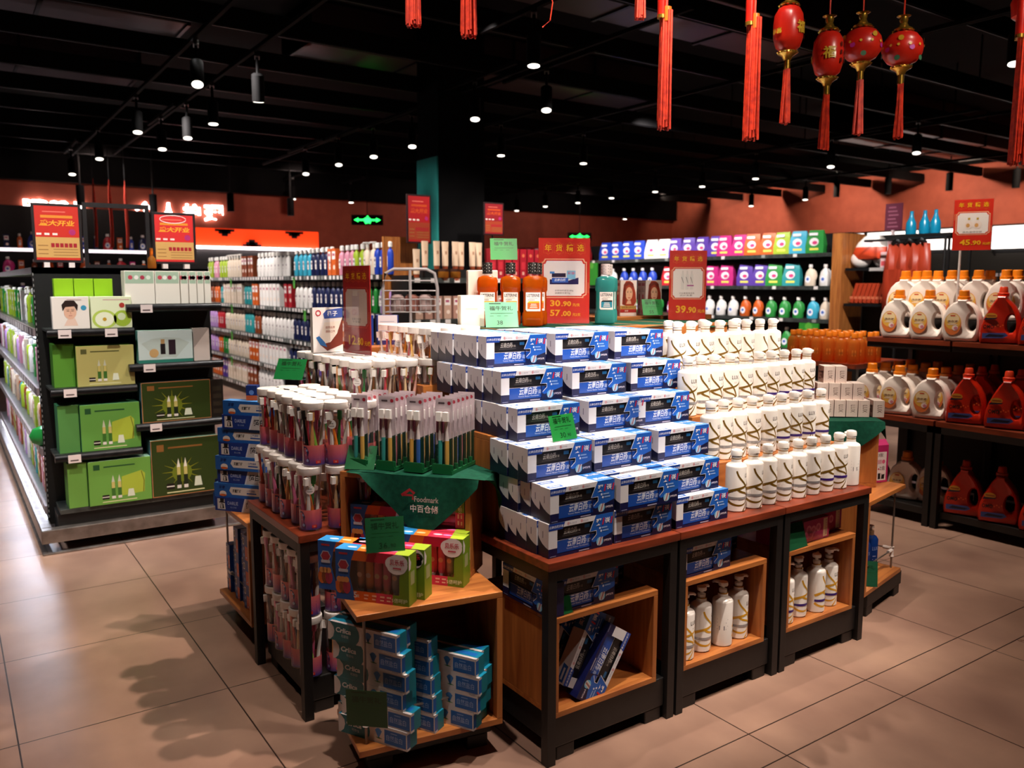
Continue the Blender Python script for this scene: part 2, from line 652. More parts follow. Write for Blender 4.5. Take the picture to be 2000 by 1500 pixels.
# lens positions: x, y, lean towards the viewer
LAMPS = [(1.70, 6.63, .5, 'nearest glowing lamp over the cosmetics gondola'), (1.68, 8.81, .25, 'second lamp behind the nearest over the cosmetics gondola'),
         (2.18, 6.7, -.3, 'lamp turned away on the track beside the cosmetics gondola'), (2.15, 7.9, .1, 'lamp left of the pillar, highest of the five in a line'),
         (2.157, 8.87, .2, 'second lamp of the line left of the pillar'), (2.10, 9.75, .2, 'third lamp of the line left of the pillar'),
         (1.65, 10.92, .25, 'lamp over the far end of the cosmetics aisle'), (1.57, 12.65, .2, 'last small lamp above the glowing shop letters'),
         (4.13, 10.84, .3, 'smallest lamp of the row leading to the pillar'), (4.155, 9.79, .3, 'second smallest lamp of the row leading to the pillar'),
         (4.229, 8.95, .3, 'middle lamp of the row leading to the pillar'), (4.26, 8.06, .3, 'lamp just above the top of the teal pillar side'),
         (4.03, 6.43, .35, 'black can lamp hanging above the pillar'), (4.32, 5.76, .35, 'black can lamp left of the long red hanging strings'),
         (3.35, 4.61, .1, 'large black can lamp hanging high in the middle'), (5.32, 7.94, .15, 'lamp just right of the pillar top'),
         (6.47, 7.88, .1, 'bright lamp over the middle aisle, right of the pillar'), (9.20, 6.39, .2, 'nearest lamp but one of the row over the detergent gondola'),
         (9.02, 5.19, .25, 'nearest lamp of the row over the detergent gondola'), (9.32, 7.64, .15, 'third lamp of the row over the detergent gondola'),
         (9.42, 8.70, .15, 'fourth lamp of the row over the detergent gondola'), (9.35, 9.61, .15, 'fifth lamp of the row over the detergent gondola'),
         (9.43, 10.73, .15, 'sixth lamp of the row over the detergent gondola'), (9.49, 11.70, .15, 'seventh lamp of the row over the detergent gondola'),
         (9.44, 12.60, .15, 'eighth lamp of the row over the detergent gondola'), (9.52, 13.65, .15, 'last tiny lamp of the row over the detergent gondola'),
         (12.47, 10.30, .1, 'lamp hanging in front of the terracotta side wall, left one of two'), (12.30, 9.01, .1, 'lamp hanging in front of the terracotta side wall, right one of two'),
         (12.70, 13.99, .1, 'distant lamp above the corner of the terracotta walls'), (5.10, 14.0, .1, 'small lamp near the back wall by the glowing letters'),
         (6.16, 14.0, .1, 'small lamp near the back wall left of the exit sign'), (5.96, 2.79, .2, 'lamp beside the hanging red string at the picture edge')]
LK = {}
for i, (x, y, tilt, lab) in enumerate(LAMPS):
    az = math.atan2(-y, -x)
    key = round(tilt, 1)
    if key not in LK:
        LK[key] = Kind(spot_lamp(-tilt, 0), 'spotlight', 'track spotlights')
    LK[key].place((x, y, 2.85), az, lab)
    if not any(abs(x - tx) < .035 and a < y < b for tx, (a, b) in TR.items()):
        tag(MB().box(-.014, .014, -.65, .65, 0, .032, 'ceiling_black').build('lighting_track', loc=(x, y, 3.241)), 'track carrying the ' + lab, 'lamp track')
# plain dark cans over the terracotta walls
ck = None
for i, (x, y, z, wall) in enumerate([(13.6, 11.2, 3.5, 1), (13.6, 9.3, 3.17, 1), (13.6, 8.3, 3.14, 1), (13.6, 7.24, 3.1, 1), (13.6, 6.22, 3.05, 1), (1.75, 13.4, 2.69, 0), (2.72, 13.4, 2.62, 0), (3.86, 13.4, 2.71, 0), (4.83, 13.4, 2.69, 0)]):
    if ck is None:
        r = empty('wall_washer_lamp')
        MB().lathe([(.05, -.14), (.055, -.14), (.055, .14), (.03, .15)], 'ceiling_black', 14).build('lamp_body', r)
        MB().tube([(0, 0, .14), (0, 0, .85)], .012, 'black_steel', 6).build('stem', r)
        ck = Kind(r, 'spotlight', 'dark can lamps hanging before the walls')
    ck.place((x, y, z), 0, 'black can lamp before the ' + ('terracotta side wall, ' if wall else 'back wall with glowing letters, ') + ORD[i if wall else i - 5] + ' from its left end')
# ------------------------------------------------------------------ the central island: tables, crates
TZ = .64   # table top


def make_table(w, d):
    r = empty('display_table')
    MB().box(-w / 2, w / 2, -d / 2, d / 2, TZ - .026, TZ, 'wood_dark').build('tabletop', r, bevel=.002)
    a, b, t = w / 2 - .004, d / 2 - .006, .032
    for sx in (-1, 1):
        for sy in (-1, 1):
            x0, y0 = (a - t if sx > 0 else -a), (b - t if sy > 0 else -b)
            MB().box(x0, x0 + t, y0, y0 + t, 0, TZ - .026, 'black_steel').build('leg', r, bevel=.001)
    f = MB()
    for sy in (-1, 1):
        y0 = b - t if sy > 0 else -b
        f.box(-a + t, a - t, y0, y0 + t, TZ - .062, TZ - .026, 'black_steel')
    for sx in (-1, 1):
        x0 = a - t if sx > 0 else -a
        f.box(x0, x0 + t, -b + t, b - t, TZ - .062, TZ - .026, 'black_steel')
    f.build('apron_frame', r)
    return r


tk = Kind(make_table(.54, .55), 'table', 'dark wood display tables of the island')
FY = 1.85  # front of the front tables
for k, lab in enumerate(['dark wood table under the blue toothpaste pile, corner one of the front row', 'middle dark wood table of the front row, between pile and bottles',
                         'last dark wood table of the front row, under the white pump bottles']):
    tk.place((1.405 + .272 + k * .544, FY + .275, 0), 0, lab)
tk.place((.9 + .275, 2.515 + .272, 0), -PI / 2, 'dark wood table carrying the clear toothbrush jars')
tk.place((1.72, 2.72, 0), 0, 'dark wood table hidden at the core of the island behind the toothpaste')
tk.place((2.28, 2.72, 0), 0, 'dark wood table at the core of the island behind the pump bottles')
pk = None
for k, (x, y, w, d, h, rot, lab) in enumerate([(1.68, 2.10, .46, .46, .144, 0, 'low black plinth under the crate with the leaning toothpaste boxes'),
                                               (2.22, 2.10, .46, .46, .144, 0, 'low black plinth under the crate with silver banded bottles'),
                                               (2.77, 2.10, .46, .46, .144, 0, 'low black plinth under the crate with purple banded bottles'),
                                               (1.17, 2.24, .40, .30, .10, -.17, 'low black plinth under the corner crate of teal toothpaste boxes'),
                                               (3.42, 2.16, .42, .30, .11, .2, 'black plinth sticking out under the far corner crate'),
                                               (1.12, 3.40, .28, .40, .10, 0, 'black plinth under the crate of orange and blue toothpaste boxes'),
                                               (1.175, 2.787, .46, .46, .129, 0, 'low black plinth under the table of toothbrush jars')]):
    MBp = MB().box(-w / 2, w / 2, -d / 2, d / 2, .045, h, 'black_steel')
    for a in (-w / 2 + .01, w / 2 - .08):
        for b in (-d / 2 + .004, d / 2 - .074):
            MBp.box(a, a + .07, b, b + .07, 0, .045, 'black_steel')
    o = MBp.build('plinth', None, (x, y, 0), rot, bevel=.004)
    tag(o, lab, 'plinth', 'black plinths under the island')


def make_crate(w, d, h, name='wooden_crate', front=True, sides='lr', t=.018):
    """open box lying on its side, open to -y; origin at the bottom centre"""
    r = empty(name)
    X, Y = w / 2, d / 2
    MB().box(-X, X, -Y, Y, 0, t, 'wood_x').build('bottom_panel', r, bevel=.0015)
    MB().box(-X, X, -Y, Y, h - t, h, 'wood_x').build('top_panel', r, bevel=.0015)
    if 'l' in sides:
        MB().box(-X, -X + t, -Y, Y, t, h - t, 'wood_z').build('side_panel', r, bevel=.0015)
    if 'r' in sides:
        MB().box(X - t, X, -Y, Y, t, h - t, 'wood_z').build('side_panel', r, bevel=.0015)
    if 'b' in sides:
        MB().box(-X + t, X - t, Y - .01, Y, t, h - t, 'wood_x').build('back_panel', r)
    return r


tag_crate = lambda o, lab: tag(o, lab, 'crate', 'open wooden crates of the island')
CK = Kind(make_crate(.425, .40, .315, sides='lrb'), 'crate', 'open wooden crates of the island')
for k, lab in enumerate(['wooden crate with leaning toothpaste boxes under the corner table', 'wooden crate with silver banded pump bottles under the middle table',
                         'wooden crate with purple banded pump bottles under the last table']):
    CK.place((1.652 + k * .547, 1.862 + .2, .145), 0, lab)
# risers that carry the upper tiers
CK.place((1.665, 2.40, TZ), PI, 'wooden riser crate behind the lower rows of the toothpaste pile')
CK.place((2.13, 2.46, TZ), PI, 'wooden riser crate inside the toothpaste pile, its second')
CK.place((1.40, 2.99, TZ), PI / 2, 'wooden riser crate under the jars at mid height')
CK.place((1.83, 2.86, TZ), PI, 'wooden riser crate in the core under the orange toothbrush jars')
CK.place((2.30, 2.92, TZ), PI, 'wooden riser crate at the core below the mouthwash')
CK.place((2.80, 2.92, TZ), PI, 'wooden riser crate at the core below the hair colour boxes')


# steps for the pump bottles
def step(x0, x1, y0, y1, z0, z1, lab):
    w, d = x1 - x0, y1 - y0
    o = MB().box(-w / 2, w / 2, -d / 2, d / 2, 0, z1 - z0, 'wood_x').build('step_riser', None, ((x0 + x1) / 2, (y0 + y1) / 2, z0), 0, bevel=.002)
    tag(o, lab, 'riser', 'wooden steps under the pump bottles')


step(2.27, 3.03, 2.01, 2.108, TZ, .80, 'low wooden step under the second tier of pump bottles')
step(2.27, 3.03, 2.113, 2.22, TZ, .958, 'middle wooden step under the third tier of pump bottles')
step(2.33, 3.03, 2.26, 2.40, TZ, 1.08, 'high wooden step under the top tier of pump bottles')
step(1.62, 3.15, 2.72, 3.12, .956, 1.265, 'wide wooden riser carrying the mouthwash and red price boards')

# ------------------------------------------------------------------ white toothpaste gift boxes
BW, BD, BH = .25, .052, .105


def make_gift_box():
    W_, D_, H_ = BW, BD, BH
    m = MB()
    WH, NV, BL, BK = '#e9e8ee', '#0d1348', '#1b5fc0', '#141217'
    # shell without a front; the front is a frame round the window
    m.box(0, W_, 0, D_, 0, H_, {'l': '#d9d2d8', 'r': NV, 't': WH, 'b': WH, 'd': NV}, skip='f')
    F = plane((0, 0, 0), (1, 0, 0), (0, 0, 1))
    sc = lambda p: [(x * W_, y * H_) for x, y in p]
    panel = [(.655, 0), (1, 0), (1, 1), (.72, 1), (.625, .54), (.735, .54), (.735, .42), (.665, .28)]
    m.poly(F, sc([(0, 0), (.655, 0), (.655, .09), (.13, .09), (.13, .27), (0, .27)]), NV, 0)
    m.poly(F, sc([(0, .27), (.13, .27), (.13, .85), (0, .85)]), WH, 0)
    m.poly(F, sc([(0, .85), (.69, .85), (.72, 1), (0, 1)]), WH, 0)
    m.poly(F, sc([(.655, .09), (.655, .5), (.63, .5)]), NV, 0)
    m.poly(F, sc(panel), BL, 0)
    m.poly(F, sc([(.655, 0), (1, 0), (1, .40), (.70, .20), (.655, .24)]), '#0a0f3c', 1)
    m.stroke(F, sc([(.72, 1), (.625, .54), (.735, .54), (.735, .42), (.665, .28)]), .0022, '#e8e8f0', 2)
    m.poly(F, sc([(0, .80), (.21, .80), (.245, 1), (0, 1)]), '#123f9e', 1)
    m.text(F, '云南白药牙膏', .115 * W_, .855 * H_, .0085, '#e6ecff', 2, .01, .2)
    for x, t in ((.295, '赠 口腔护理'), (.50, '超值装')):
        m.ring(F, x * W_, .925 * H_, .0042, .0012, '#d04a58', 2, 12)
        m.disc(F, x * W_, .925 * H_, .0014, '#d04a58', 2, 8)
        m.text(F, t, (x + .022) * W_, .90 * H_, .0046, '#9a9aa8', 2, align='l', w=.026 if x < .4 else .02)
    m.text(F, '买', .765 * W_, .68 * H_, .021, '#f2f2f8', 3, .03, .12)
    m.text(F, '1', .842 * W_, .68 * H_, .021, '#c8203c', 3, .05, .2, w=.010)
    m.text(F, '送', .905 * W_, .68 * H_, .021, '#f2f2f8', 3, .03, .12)
    m.text(F, '1', .975 * W_, .68 * H_, .021, '#c8203c', 3, .05, .2, w=.010)
    for y, x in ((.59, .79), (.50, .81)):
        m.disc(F, x * W_, y * H_, .0036, '#dfe8fa', 2, 10)
        m.rect(F, (x + .025) * W_, (x + .12) * W_, (y - .018) * H_, (y + .022) * H_, '#8fb4e8', 2)
    m.disc(F, .79 * W_, .19 * H_, .0135, '#7cc3e6', 2, 18)
    for dx, c in ((-.004, '#e8d8cc'), (.002, '#b8583a'), (.007, '#e0d0c8')):
        m.stroke(F, [(.79 * W_ + dx - .005, .19 * H_ - .011), (.79 * W_ + dx + .004, .19 * H_ + .013)], .0035, c, 3)
    m.text(F, '护龈抗敏', .915 * W_, .155 * H_, .0075, '#e6dcea', 3, .02, w=.03)
    m.rect(F, .02 * W_, .11 * W_, .035 * H_, .055 * H_, '#8c90b8', 2)
    m.rect(F, .46 * W_, .62 * W_, .03 * H_, .06 * H_, '#b9b4cc', 2)
    # left end: white over a curved navy foot
    L = plane((0, D_, 0), (0, -1, 0), (0, 0, 1))
    m.poly(L, [(0, 0), (D_, 0), (D_, .27 * H_), (.7 * D_, .31 * H_), (.4 * D_, .38 * H_), (.15 * D_, .48 * H_), (0, .58 * H_)], '#0b0d30', 1)
    m.rect(L, .42 * D_, .48 * D_, .55 * H_, .75 * H_, '#6a6478', 1)
    # top: blue tag and blue promise panel
    Tp = plane((0, 0, H_), (1, 0, 0), (0, 1, 0))
    m.poly(Tp, [(.02 * W_, .15 * D_), (.23 * W_, .15 * D_), (.25 * W_, .62 * D_), (.02 * W_, .62 * D_)], '#2a62b8', 1)
    m.rect(Tp, .05 * W_, .2 * W_, .3 * D_, .46 * D_, '#dfe6f6', 2)
    m.poly(Tp, [(.72 * W_, 0), (W_, 0), (W_, D_), (.70 * W_, D_)], '#2b79c8', 1)
    m.text(Tp, '买1送1', .86 * W_, .3 * D_, .02, '#f2eef6', 2, .02, w=.055)
    o = m.build('toothpaste_gift_box')
    # the two cartons one sees through the window
    a = MB().box(.125 * W_, .74 * W_, .004, D_ - .004, .50 * H_, .845 * H_, BK)
    G = plane((0, .004, 0), (1, 0, 0), (0, 0, 1))
    a.text(G, '云南白药', .34 * W_, .61 * H_, .0175, '#d8d2cc', 1, .0, .25, w=.05)
    a.text(G, '牙膏', .46 * W_, .62 * H_, .008, '#a8a098', 1)
    a.rect(G, .22 * W_, .5 * W_, .565 * H_, .575 * H_, '#6f6a68', 1)
    a.rect(G, .56 * W_, .64 * W_, .68 * H_, .78 * H_, '#1f5f92', 1)
    a.build('black_carton', o)
    a = MB().box(.125 * W_, .74 * W_, .004, D_ - .004, .09 * H_, .47 * H_, '#1d4fae r.3')
    a.text(G, '云南白药', .44 * W_, .22 * H_, .026, '#e8eefc', 1, .012, .25, w=.072)
    a.text(G, '牙膏', .60 * W_, .225 * H_, .014, '#c8d6f4', 1, 0, .2)
    a.text(G, 'Yunnan Baiyao Toothpaste', .45 * W_, .145 * H_, .0058, '#cfdcf6', 1, .005, w=.085)
    a.rect(G, .125 * W_, .74 * W_, .455 * H_, .47 * H_, '#b9b2b0', 1)
    a.build('blue_carton', o)
    return o


gb = Kind(make_gift_box(), 'toothpaste box', 'blue and white toothpaste gift boxes')
ROWN = ['bottom', 'second', 'third', 'fourth', 'fifth', 'top']
COLN = ['corner', 'middle', 'inner']
# per tier: front y, x of the three columns, how deep each is
TIERS = [(1.885, (1.432, 1.690, 1.962), (5, 3, 3)), (1.885, (1.437, 1.695, 1.945), (5, 4, 4)), (1.985, (1.427, 1.690, 1.972), (4, 4, 4)),
         (2.090, (1.462, 1.752, 1.978), (5, 4, 4)), (2.200, (1.474, 1.768, 2.040), (8, 8, 8)), (2.335, (1.505, 1.798, 2.080), (7, 7, 7))]
for t, (y, xs, ds) in enumerate(TIERS):
    for c, (x, n) in enumerate(zip(xs, ds)):
        for k in range(n):
            if t < 4 and c > 0 and k > 2 and t != 3:
                continue
            j = 0 if k == 0 else R.uniform(-.006, .006)
            yy = y + k * .0535 - (.02 if (t == 1 and c == 1 and k == 0) else 0) + (.03 if (t == 1 and c == 2) else 0)
            if t == 5 and k > 0:
                yy += .012 * k * 0
            where = 'front' if k == 0 else ORD[k] + ' from the front'
            gb.place((x + j, yy, TZ + BH * t + .0005 * t), R.uniform(-.012, .012), 'toothpaste box, %s tier of the big pile, %s column, %s' % (ROWN[t], COLN[c], where))
# under the tables
for k, (x, y, a) in enumerate([(1.445, 1.885, .0), (1.515, 1.945, .0), (1.592, 2.005, .0)]):
    gb.place((x, y, .4605), a, 'toothpaste box on the crate under the corner table, ' + ['in front with a green price card', 'middle of the three', 'hindmost of the three'][k])
for k, (x, y, a) in enumerate([(1.988, 1.885, .0), (2.065, 1.945, .0), (2.165, 2.005, .0)]):
    gb.place((x, y, .4605), a, 'toothpaste box on the crate under the middle table, ' + ['frontmost', 'middle of the three', 'hindmost of the three'][k])
gb.place((1.428, 2.12, .4605), -PI / 2, 'toothpaste box standing sideways on the corner crate, its end in shade')
# two gift boxes leaning in the corner crate, one upside down
gb.place((1.60, 1.905, .166), (0, math.radians(-62), 0), 'toothpaste box leaning upright in the corner crate, behind the upturned one')
gb.place((1.672, 1.875, .388), (0, math.radians(123), 0), 'toothpaste box leaning upside down in front in the corner crate')
gb.place((1.575, 1.975, .166), (0, math.radians(-66), 0), 'toothpaste box leaning in shadow deepest in the corner crate')

# ------------------------------------------------------------------ white pump bottles
def make_bottle(band, gold, openp):
    r = .0368
    m = MB()
    m.lathe([(r - .004, 0), (r, .004), (r, .160), (r - .0015, .1655), (r - .006, .1695), (.021, .1745), (.0185, .177), (.0175, .188)], 'pearl', 28)
    C = cyl(r)
    def cur(pts, w0, w1, l):                              # a gold ribbon through three or four points
        n = len(pts) - 1
        P = []
        for k in range(19):
            t = k / 18
            b_ = [math.comb(n, i) * t ** i * (1 - t) ** (n - i) for i in range(n + 1)]
            P.append((sum(q * p[0] for q, p in zip(b_, pts)), sum(q * p[1] for q, p in zip(b_, pts))))
        m.stroke(C, P, w0, gold, l, w1)
    cur([(-.024, .150), (-.016, .112), (.018, .112), (.031, .058)], .0065, .006, 1)
    cur([(.056, .118), (.030, .088), (-.02, .092), (-.056, .070)], .005, .010, 2)
    cur([(-.020, .084), (-.004, .066), (.026, .074), (.026, .052)], .0085, .0045, 1)
    cur([(-.056, .040), (-.03, .018), (.018, .020), (.022, .046)], .0095, .003, 1)
    cur([(.031, .045), (.026, .028), (.012, .014), (.004, .004)], .003, .0065, 1)
    m.text(C, 'LUX', .025, .125, .0145, '#3f2618', 1, .012, 0, w=.030)
    m.rect(C, .013, .035, .1195, .1205, '#b8a898', 1)
    m.text(C, '力士', .025, .1085, .0065, '#9a8070', 1)
    for k in range(16):                                    # band, on the front half
        a0, a1 = -.056 + .007 * k, -.056 + .007 * (k + 1)
        m.rect(C, a0, a1, .046, .055, band, 3)
    B = cyl(r, 0, PI * .65)
    for k in range(4):
        m.rect(B, -.02, .018 - .006 * (k % 2), .10 - .012 * k, .103 - .012 * k, '#6a5a70', 1)
    m.rect(B, -.012, .006, .062, .078, '#3a3444', 1)
    o = m.build('pump_bottle')
    MB().lathe([(.0178, .188), (.0178, .1915)], '#b8862e r.25 m.5', 20).build('gold_ring', o)
    MB().lathe([(.0178, .177), (.0180, .188)], '#f1ece6 r.3', 20).build('neck_collar', o)
    p = MB()
    if openp:
        p.lathe([(.014, .1915), (.0145, .203), (.006, .205), (.006, .216)], '#f1ece6 r.3', 16)
        p.lathe([(.0165, .216), (.0175, .220), (.0165, .229), (.008, .232)], '#f1ece6 r.3', 18)
        p.tube([(0, 0, .2245), (.018, 0, .2265), (.034, 0, .2245), (.040, 0, .2195)], [.008, .0068, .0052, .004], '#f1ece6 r.3', 8)
    else:
        p.lathe([(.018, .1915), (.018, .200), (.0205, .2015), (.0205, .214), (.018, .2205), (.009, .2235)], '#f1ece6 r.3', 20)
        p.tube([(0, 0, .211), (.014, 0, .2115), (.026, 0, .2095)], [.009, .0085, .006], '#f1ece6 r.3', 8)
    p.build('pump_head', o)
    return o


SILV, PURP = '#b0aeb0 r.25 m.4', '#3a1f78 r.3'
KS = Kind(make_bottle(SILV, '#80601f r.25 m.25', False), 'pump bottle', 'white pump bottles stacked on the island')
KP = Kind(make_bottle(PURP, '#80601f r.25 m.25', False), 'pump bottle', 'white pump bottles stacked on the island')
KSo = Kind(make_bottle(SILV, '#d9a222 r.3', True), 'pump bottle', 'white pump bottles in the open crates')
KPo = Kind(make_bottle(PURP, '#d9a222 r.3', True), 'pump bottle', 'white pump bottles in the open crates')
TN = ['lowest', 'second', 'third', 'top']
BT = [(1.935, .6402, [2.315 + .0865 * k for k in range(9)]), (2.06, .8002, [2.305, 2.381, 2.455, 2.543, 2.634, 2.715, 2.80, 2.885, 2.97]),
      (2.165, .9582, [2.290, 2.365, 2.442, 2.527, 2.613, 2.697, 2.777, 2.860, 2.94, 3.012]), (2.31, 1.0802, [2.385, 2.462, 2.543, 2.625, 2.708, 2.792, 2.880, 2.965])]
for t, (y, z, xs) in enumerate(BT):
    for k, x in enumerate(xs):
        kp = (t == 0 and k >= 6) or (t in (1, 2) and k >= len(xs) - 4)
        ang = R.uniform(-.75, -.1) if R.random() < .75 else R.uniform(-1.2, .4)
        if t == 0:
            ang = -.05 + R.uniform(-.12, .12) - (.5 if k == 7 else 0)
            if k == 8:
                ang = PI * .75
        (KP if kp else KS).place((x, y + R.uniform(-.004, .004), z), ang,
                                 'white bottle with gold swooshes, %s tier, %s from the toothpaste%s' % (TN[t], ORD[k], ', purple band' if kp else ''))
for k in range(4):
    KSo.place((2.045 + .098 * k, 1.915 + .012 * (k % 2), .1635), [-.4, .1, 1.9, -.2][k], 'open pump bottle with silver band in the middle crate, ' + ORD[k] + ' of the four')
for k in range(4):
    KPo.place((2.590 + .098 * k, 1.915 + .012 * (k % 2), .1635), [-.3, .2, .5, -.5][k], 'open pump bottle with purple band in the last crate, ' + ORD[k] + ' of the four')
for k, x in enumerate((2.42, 2.62, 2.83)):
    KS.place((x, 2.395, 1.0802), -.3, 'white bottle peeking from behind the top tier, ' + ORD[k] + ' of three')
# ------------------------------------------------------------------ toothbrushes in clear jars
def brush_mesh(two):
    m = MB()
    if two:
        m.tube([(0, 0, 0), (0, .0, .03), (0, .001, .085)], [.0055, .0072, .0068], 'tint_gloss', 8)
        m.tube([(0, .001, .085), (0, 0, .115), (0, 0, .15)], [.0068, .0042, .004], '#e8dcda r.3', 8)
        m.box(-.0075, .0075, -.003, .003, .142, .172, '#f0eae6')
        m.box(-.0085, .0085, -.012, -.003, .145, .172, '#f6f2ee')
        return m
    pts = [(0, 0, 0), (0, .001, .03), (0, .0025, .07), (0, .001, .105), (0, 0, .125), (0, 0, .15)]
    m.tube(pts, [.0045, .0058, .0055, .0042, .0028, .0035], 'tint_gloss', 7)
    m.box(-.0055, .0055, -.003, .003, .142, .172, 'tint_gloss')
    m.box(-.005, .005, -.014, -.003, .146, .170, '#f4f0ec')
    return m


BRUSH_ME = []
for _k in (0, 1):
    _b = brush_mesh(_k).build('toothbrush')
    BRUSH_ME.append(_b.data)
    bpy.data.objects.remove(_b)


def add_brush(parent, loc, rot, color, sc=1.0, two=0):
    o = bpy.data.objects.new('toothbrush', BRUSH_ME[two])
    COL.objects.link(o)
    o.parent = parent
    o.location, o.rotation_euler = loc, rot
    o.scale = (sc, sc, sc) if two else (1.25, 1.25, 1.03)
    o.color = lin(color)
    return o


JH, JR = .213, .0375


def make_jar(cols, band, hang):
    o = MB().lathe([(JR - .003, .0005), (JR, .003), (JR, .19)], 'clear', 24, cap=False).lathe([(.001, .001), (JR - .003, .001)], 'clear', 24, cap=False).build('toothbrush_jar')
    l = MB().lathe([(JR + .0025, .188), (JR + .0035, .190), (JR + .0035, .2105), (JR + .0015, .213)], '#efe9e5 r.35', 26)
    l.rect(plane((0, 0, .213), (1, 0, 0), (0, 1, 0)), -.012, .012, -.003, .003, '#d8c2c4', 1)
    l.build('lid', o)
    if band:
        b = MB().lathe([(JR - .0012, .006), (JR - .0012, .072)], 'band', 24, cap=False)
        C = cyl(JR - .001)
        if band == 1:
            b.poly(C, [(-.04, .008), (-.018, .008), (-.016, .02), (-.022, .034), (-.018, .05), (-.026, .066), (-.04, .068)], '#33356f', 1)
            for x, z, r in ((-.026, .055, .004), (-.024, .022, .005), (-.030, .04, .002)):
                b.disc(C, x, z, r, '#a8b4e0', 2, 10)
        else:
            b.rect(C, -.034, .034, .012, .046, '#3a4a8c', 1)
            for k in range(5):
                b.rect(C, -.028, .02 + .004 * (k % 2), .017 + .005 * k, .019 + .005 * k, '#9aa6d4', 2)
            b.rect(C, -.034, .034, .050, .054, '#7a2440', 1)
        b.rect(C, .004, .020, .012, .022, '#d8352e', 3)
        b.text(C, '10', .012, .0145, .005, '#f2d8cc', 4)
        b.build('paper_band', o)
    n = len(cols)
    for i, c in enumerate(cols):
        a = 2 * PI * i / n + .4
        add_brush(o, (.022 * math.cos(a), .022 * math.sin(a), .006), (.09 * math.sin(a * 2 + 1), .13 * math.cos(a * 1.7), a + 1.2), c)
    if hang:
        t = MB()
        F = plane((0, 0, 0), (1, 0, 0), (0, 0, 1))
        t.disc(F, 0, 0, .0155, '#f2eeec', 1, 20)
        t.rect(F, -.004, .004, .014, .034, '#f2eeec', 1)
        t.text(F, '牙刷', 0, -.001, .006, '#3a3432', 2)
        t.rect(F, -.009, .009, -.007, -.005, '#8a8482', 2)
        t.build('hang_tag', o, (0, -JR + .004, .140))
    return o


JV = [(('#f0e8e2', '#e86a9a', '#201c1c', '#f0b070', '#8cc04a'), 1, 0), (('#efe6de', '#2a3f7c', '#efe6de', '#d83a4e', '#b86a3a'), 2, 0),
      (('#f0e8e2', '#2f9a4c', '#e87aa8', '#f0e8e2', '#d0702a'), 1, 1), (('#e8b0a0', '#f0e8e2', '#c8452e', '#f0d0a0', '#3a2018'), 2, 0),
      (('#e8902a', '#d86a20', '#f0c060', '#e8902a', '#f4e2c8'), 0, 1), (('#f0d8c0', '#e88a3a', '#f0e8e2', '#d84a5a', '#f0e8e2'), 0, 0)]
JK = [Kind(make_jar(*v), 'jar', 'clear jars of toothbrushes') for v in JV]


def jar(x, y, z, v, label):
    JK[v].place((x, y, z), R.uniform(-.9, .3), label)


for col, x in enumerate((.962, 1.052, 1.142)):
    for k in range(6):
        y = 2.575 + .086 * k - (.03 * col if k == 0 else 0)
        for lev in (0, 1):
            if lev == 0 and col > 0 and k > 0:
                continue
            jx = x + R.uniform(-.006, .006)
            if col == 0 and lev == 1:
                jx += .02
            jar(jx, y, TZ + .0005 + lev * (JH + .0005), R.choice((0, 1, 2, 3)) if not (col == 0 and k == 0) else (0 if lev else 2),
                'clear toothbrush jar on the left table, %s layer, %s row, %s from front' % (('lower', 'upper')[lev], ('outer', 'second', 'inner')[col], ORD[k]))
for r_ in range(4):
    for k in range(7):
        if r_ > 0 and k > 5 - (r_ == 3):
            continue
        x, y = 1.243 + .0885 * r_, 2.775 + .0885 * k - (.012 * r_)
        jar(x, y, .957, R.choice((0, 3, 5, 2)) if r_ else (2, 3, 0, 5, 0, 3, 2)[k], 'toothbrush jar of the raised block, column %s, %s from the front' % (('one, outermost', 'two', 'three', 'four, innermost')[r_], ORD[k]))
for r_ in range(3):
    for k in range(5):
        jar(1.515 + .0885 * r_, 2.745 + .0885 * k, 1.072, 4 if (k + r_) % 2 else 5, 'toothbrush jar in the highest block by the mouthwash, column %s, %s from front' % (('one', 'two', 'three')[r_], ORD[k]))
step(1.46, 1.745, 2.70, 3.15, .956, 1.0715, 'low wooden board under the highest block of toothbrush jars')
# jars inside the left table frame
for k in range(5):
    for lev in (0, 1):
        jar(.955, 2.585 + .085 * k, .1305 + lev * (JH + .0005), (1, 2, 0, 3, 2)[k] if lev else (0, 3, 1, 2, 0)[k],
            'toothbrush jar inside the table frame, %s layer, %s from the corner leg' % (('lower', 'upper')[lev], ORD[k]))
for k in range(3):
    for lev in (0, 1):
        jar(1.045 + .09 * k, 2.575, .1305 + lev * (JH + .0005), k, 'toothbrush jar in the dark front of the table frame, %s layer, %s from the leg' % (('lower', 'upper')[lev], ORD[k + 1]))

# ------------------------------------------------------------------ corner crates
def corner_crate(w, d, h, open_side):
    """crate whose open corner is carried by a thin steel post; origin at the bottom centre"""
    other = 'r' if open_side == 'l' else 'l'
    r = make_crate(w, d, h, 'corner_crate', sides=other + 'b', t=.019)
    sx = -1 if open_side == 'l' else 1
    px, py = sx * (w / 2 - .03), -d / 2 + .035
    p = MB().tube([(px, py, .019), (px, py, h - .019)], .0045, 'steel', 8).build('corner_post', r)
    e = MB().lathe([(.011, .075), (.008, .08), (.008, .115), (.011, .12)], '#e4d8d2', 10, c=(px, py, 0)).tube([(px, py, .105), (px - sx * .045, py, .105)], .0085, '#e4d8d2', 8)
    e.tube([(px, py, .112), (px, py + .04, .112)], .0085, '#e4d8d2', 8).build('plastic_fitting', p)
    MB().tube([(px, py, .105), (-px * 1.0, py, .105)], .0035, 'steel', 6).build('guard_rail', r)
    MB().tube([(px, py, .112), (px, d / 2 - .02, .112)], .0035, 'steel', 6).build('guard_rail', r)
    return r


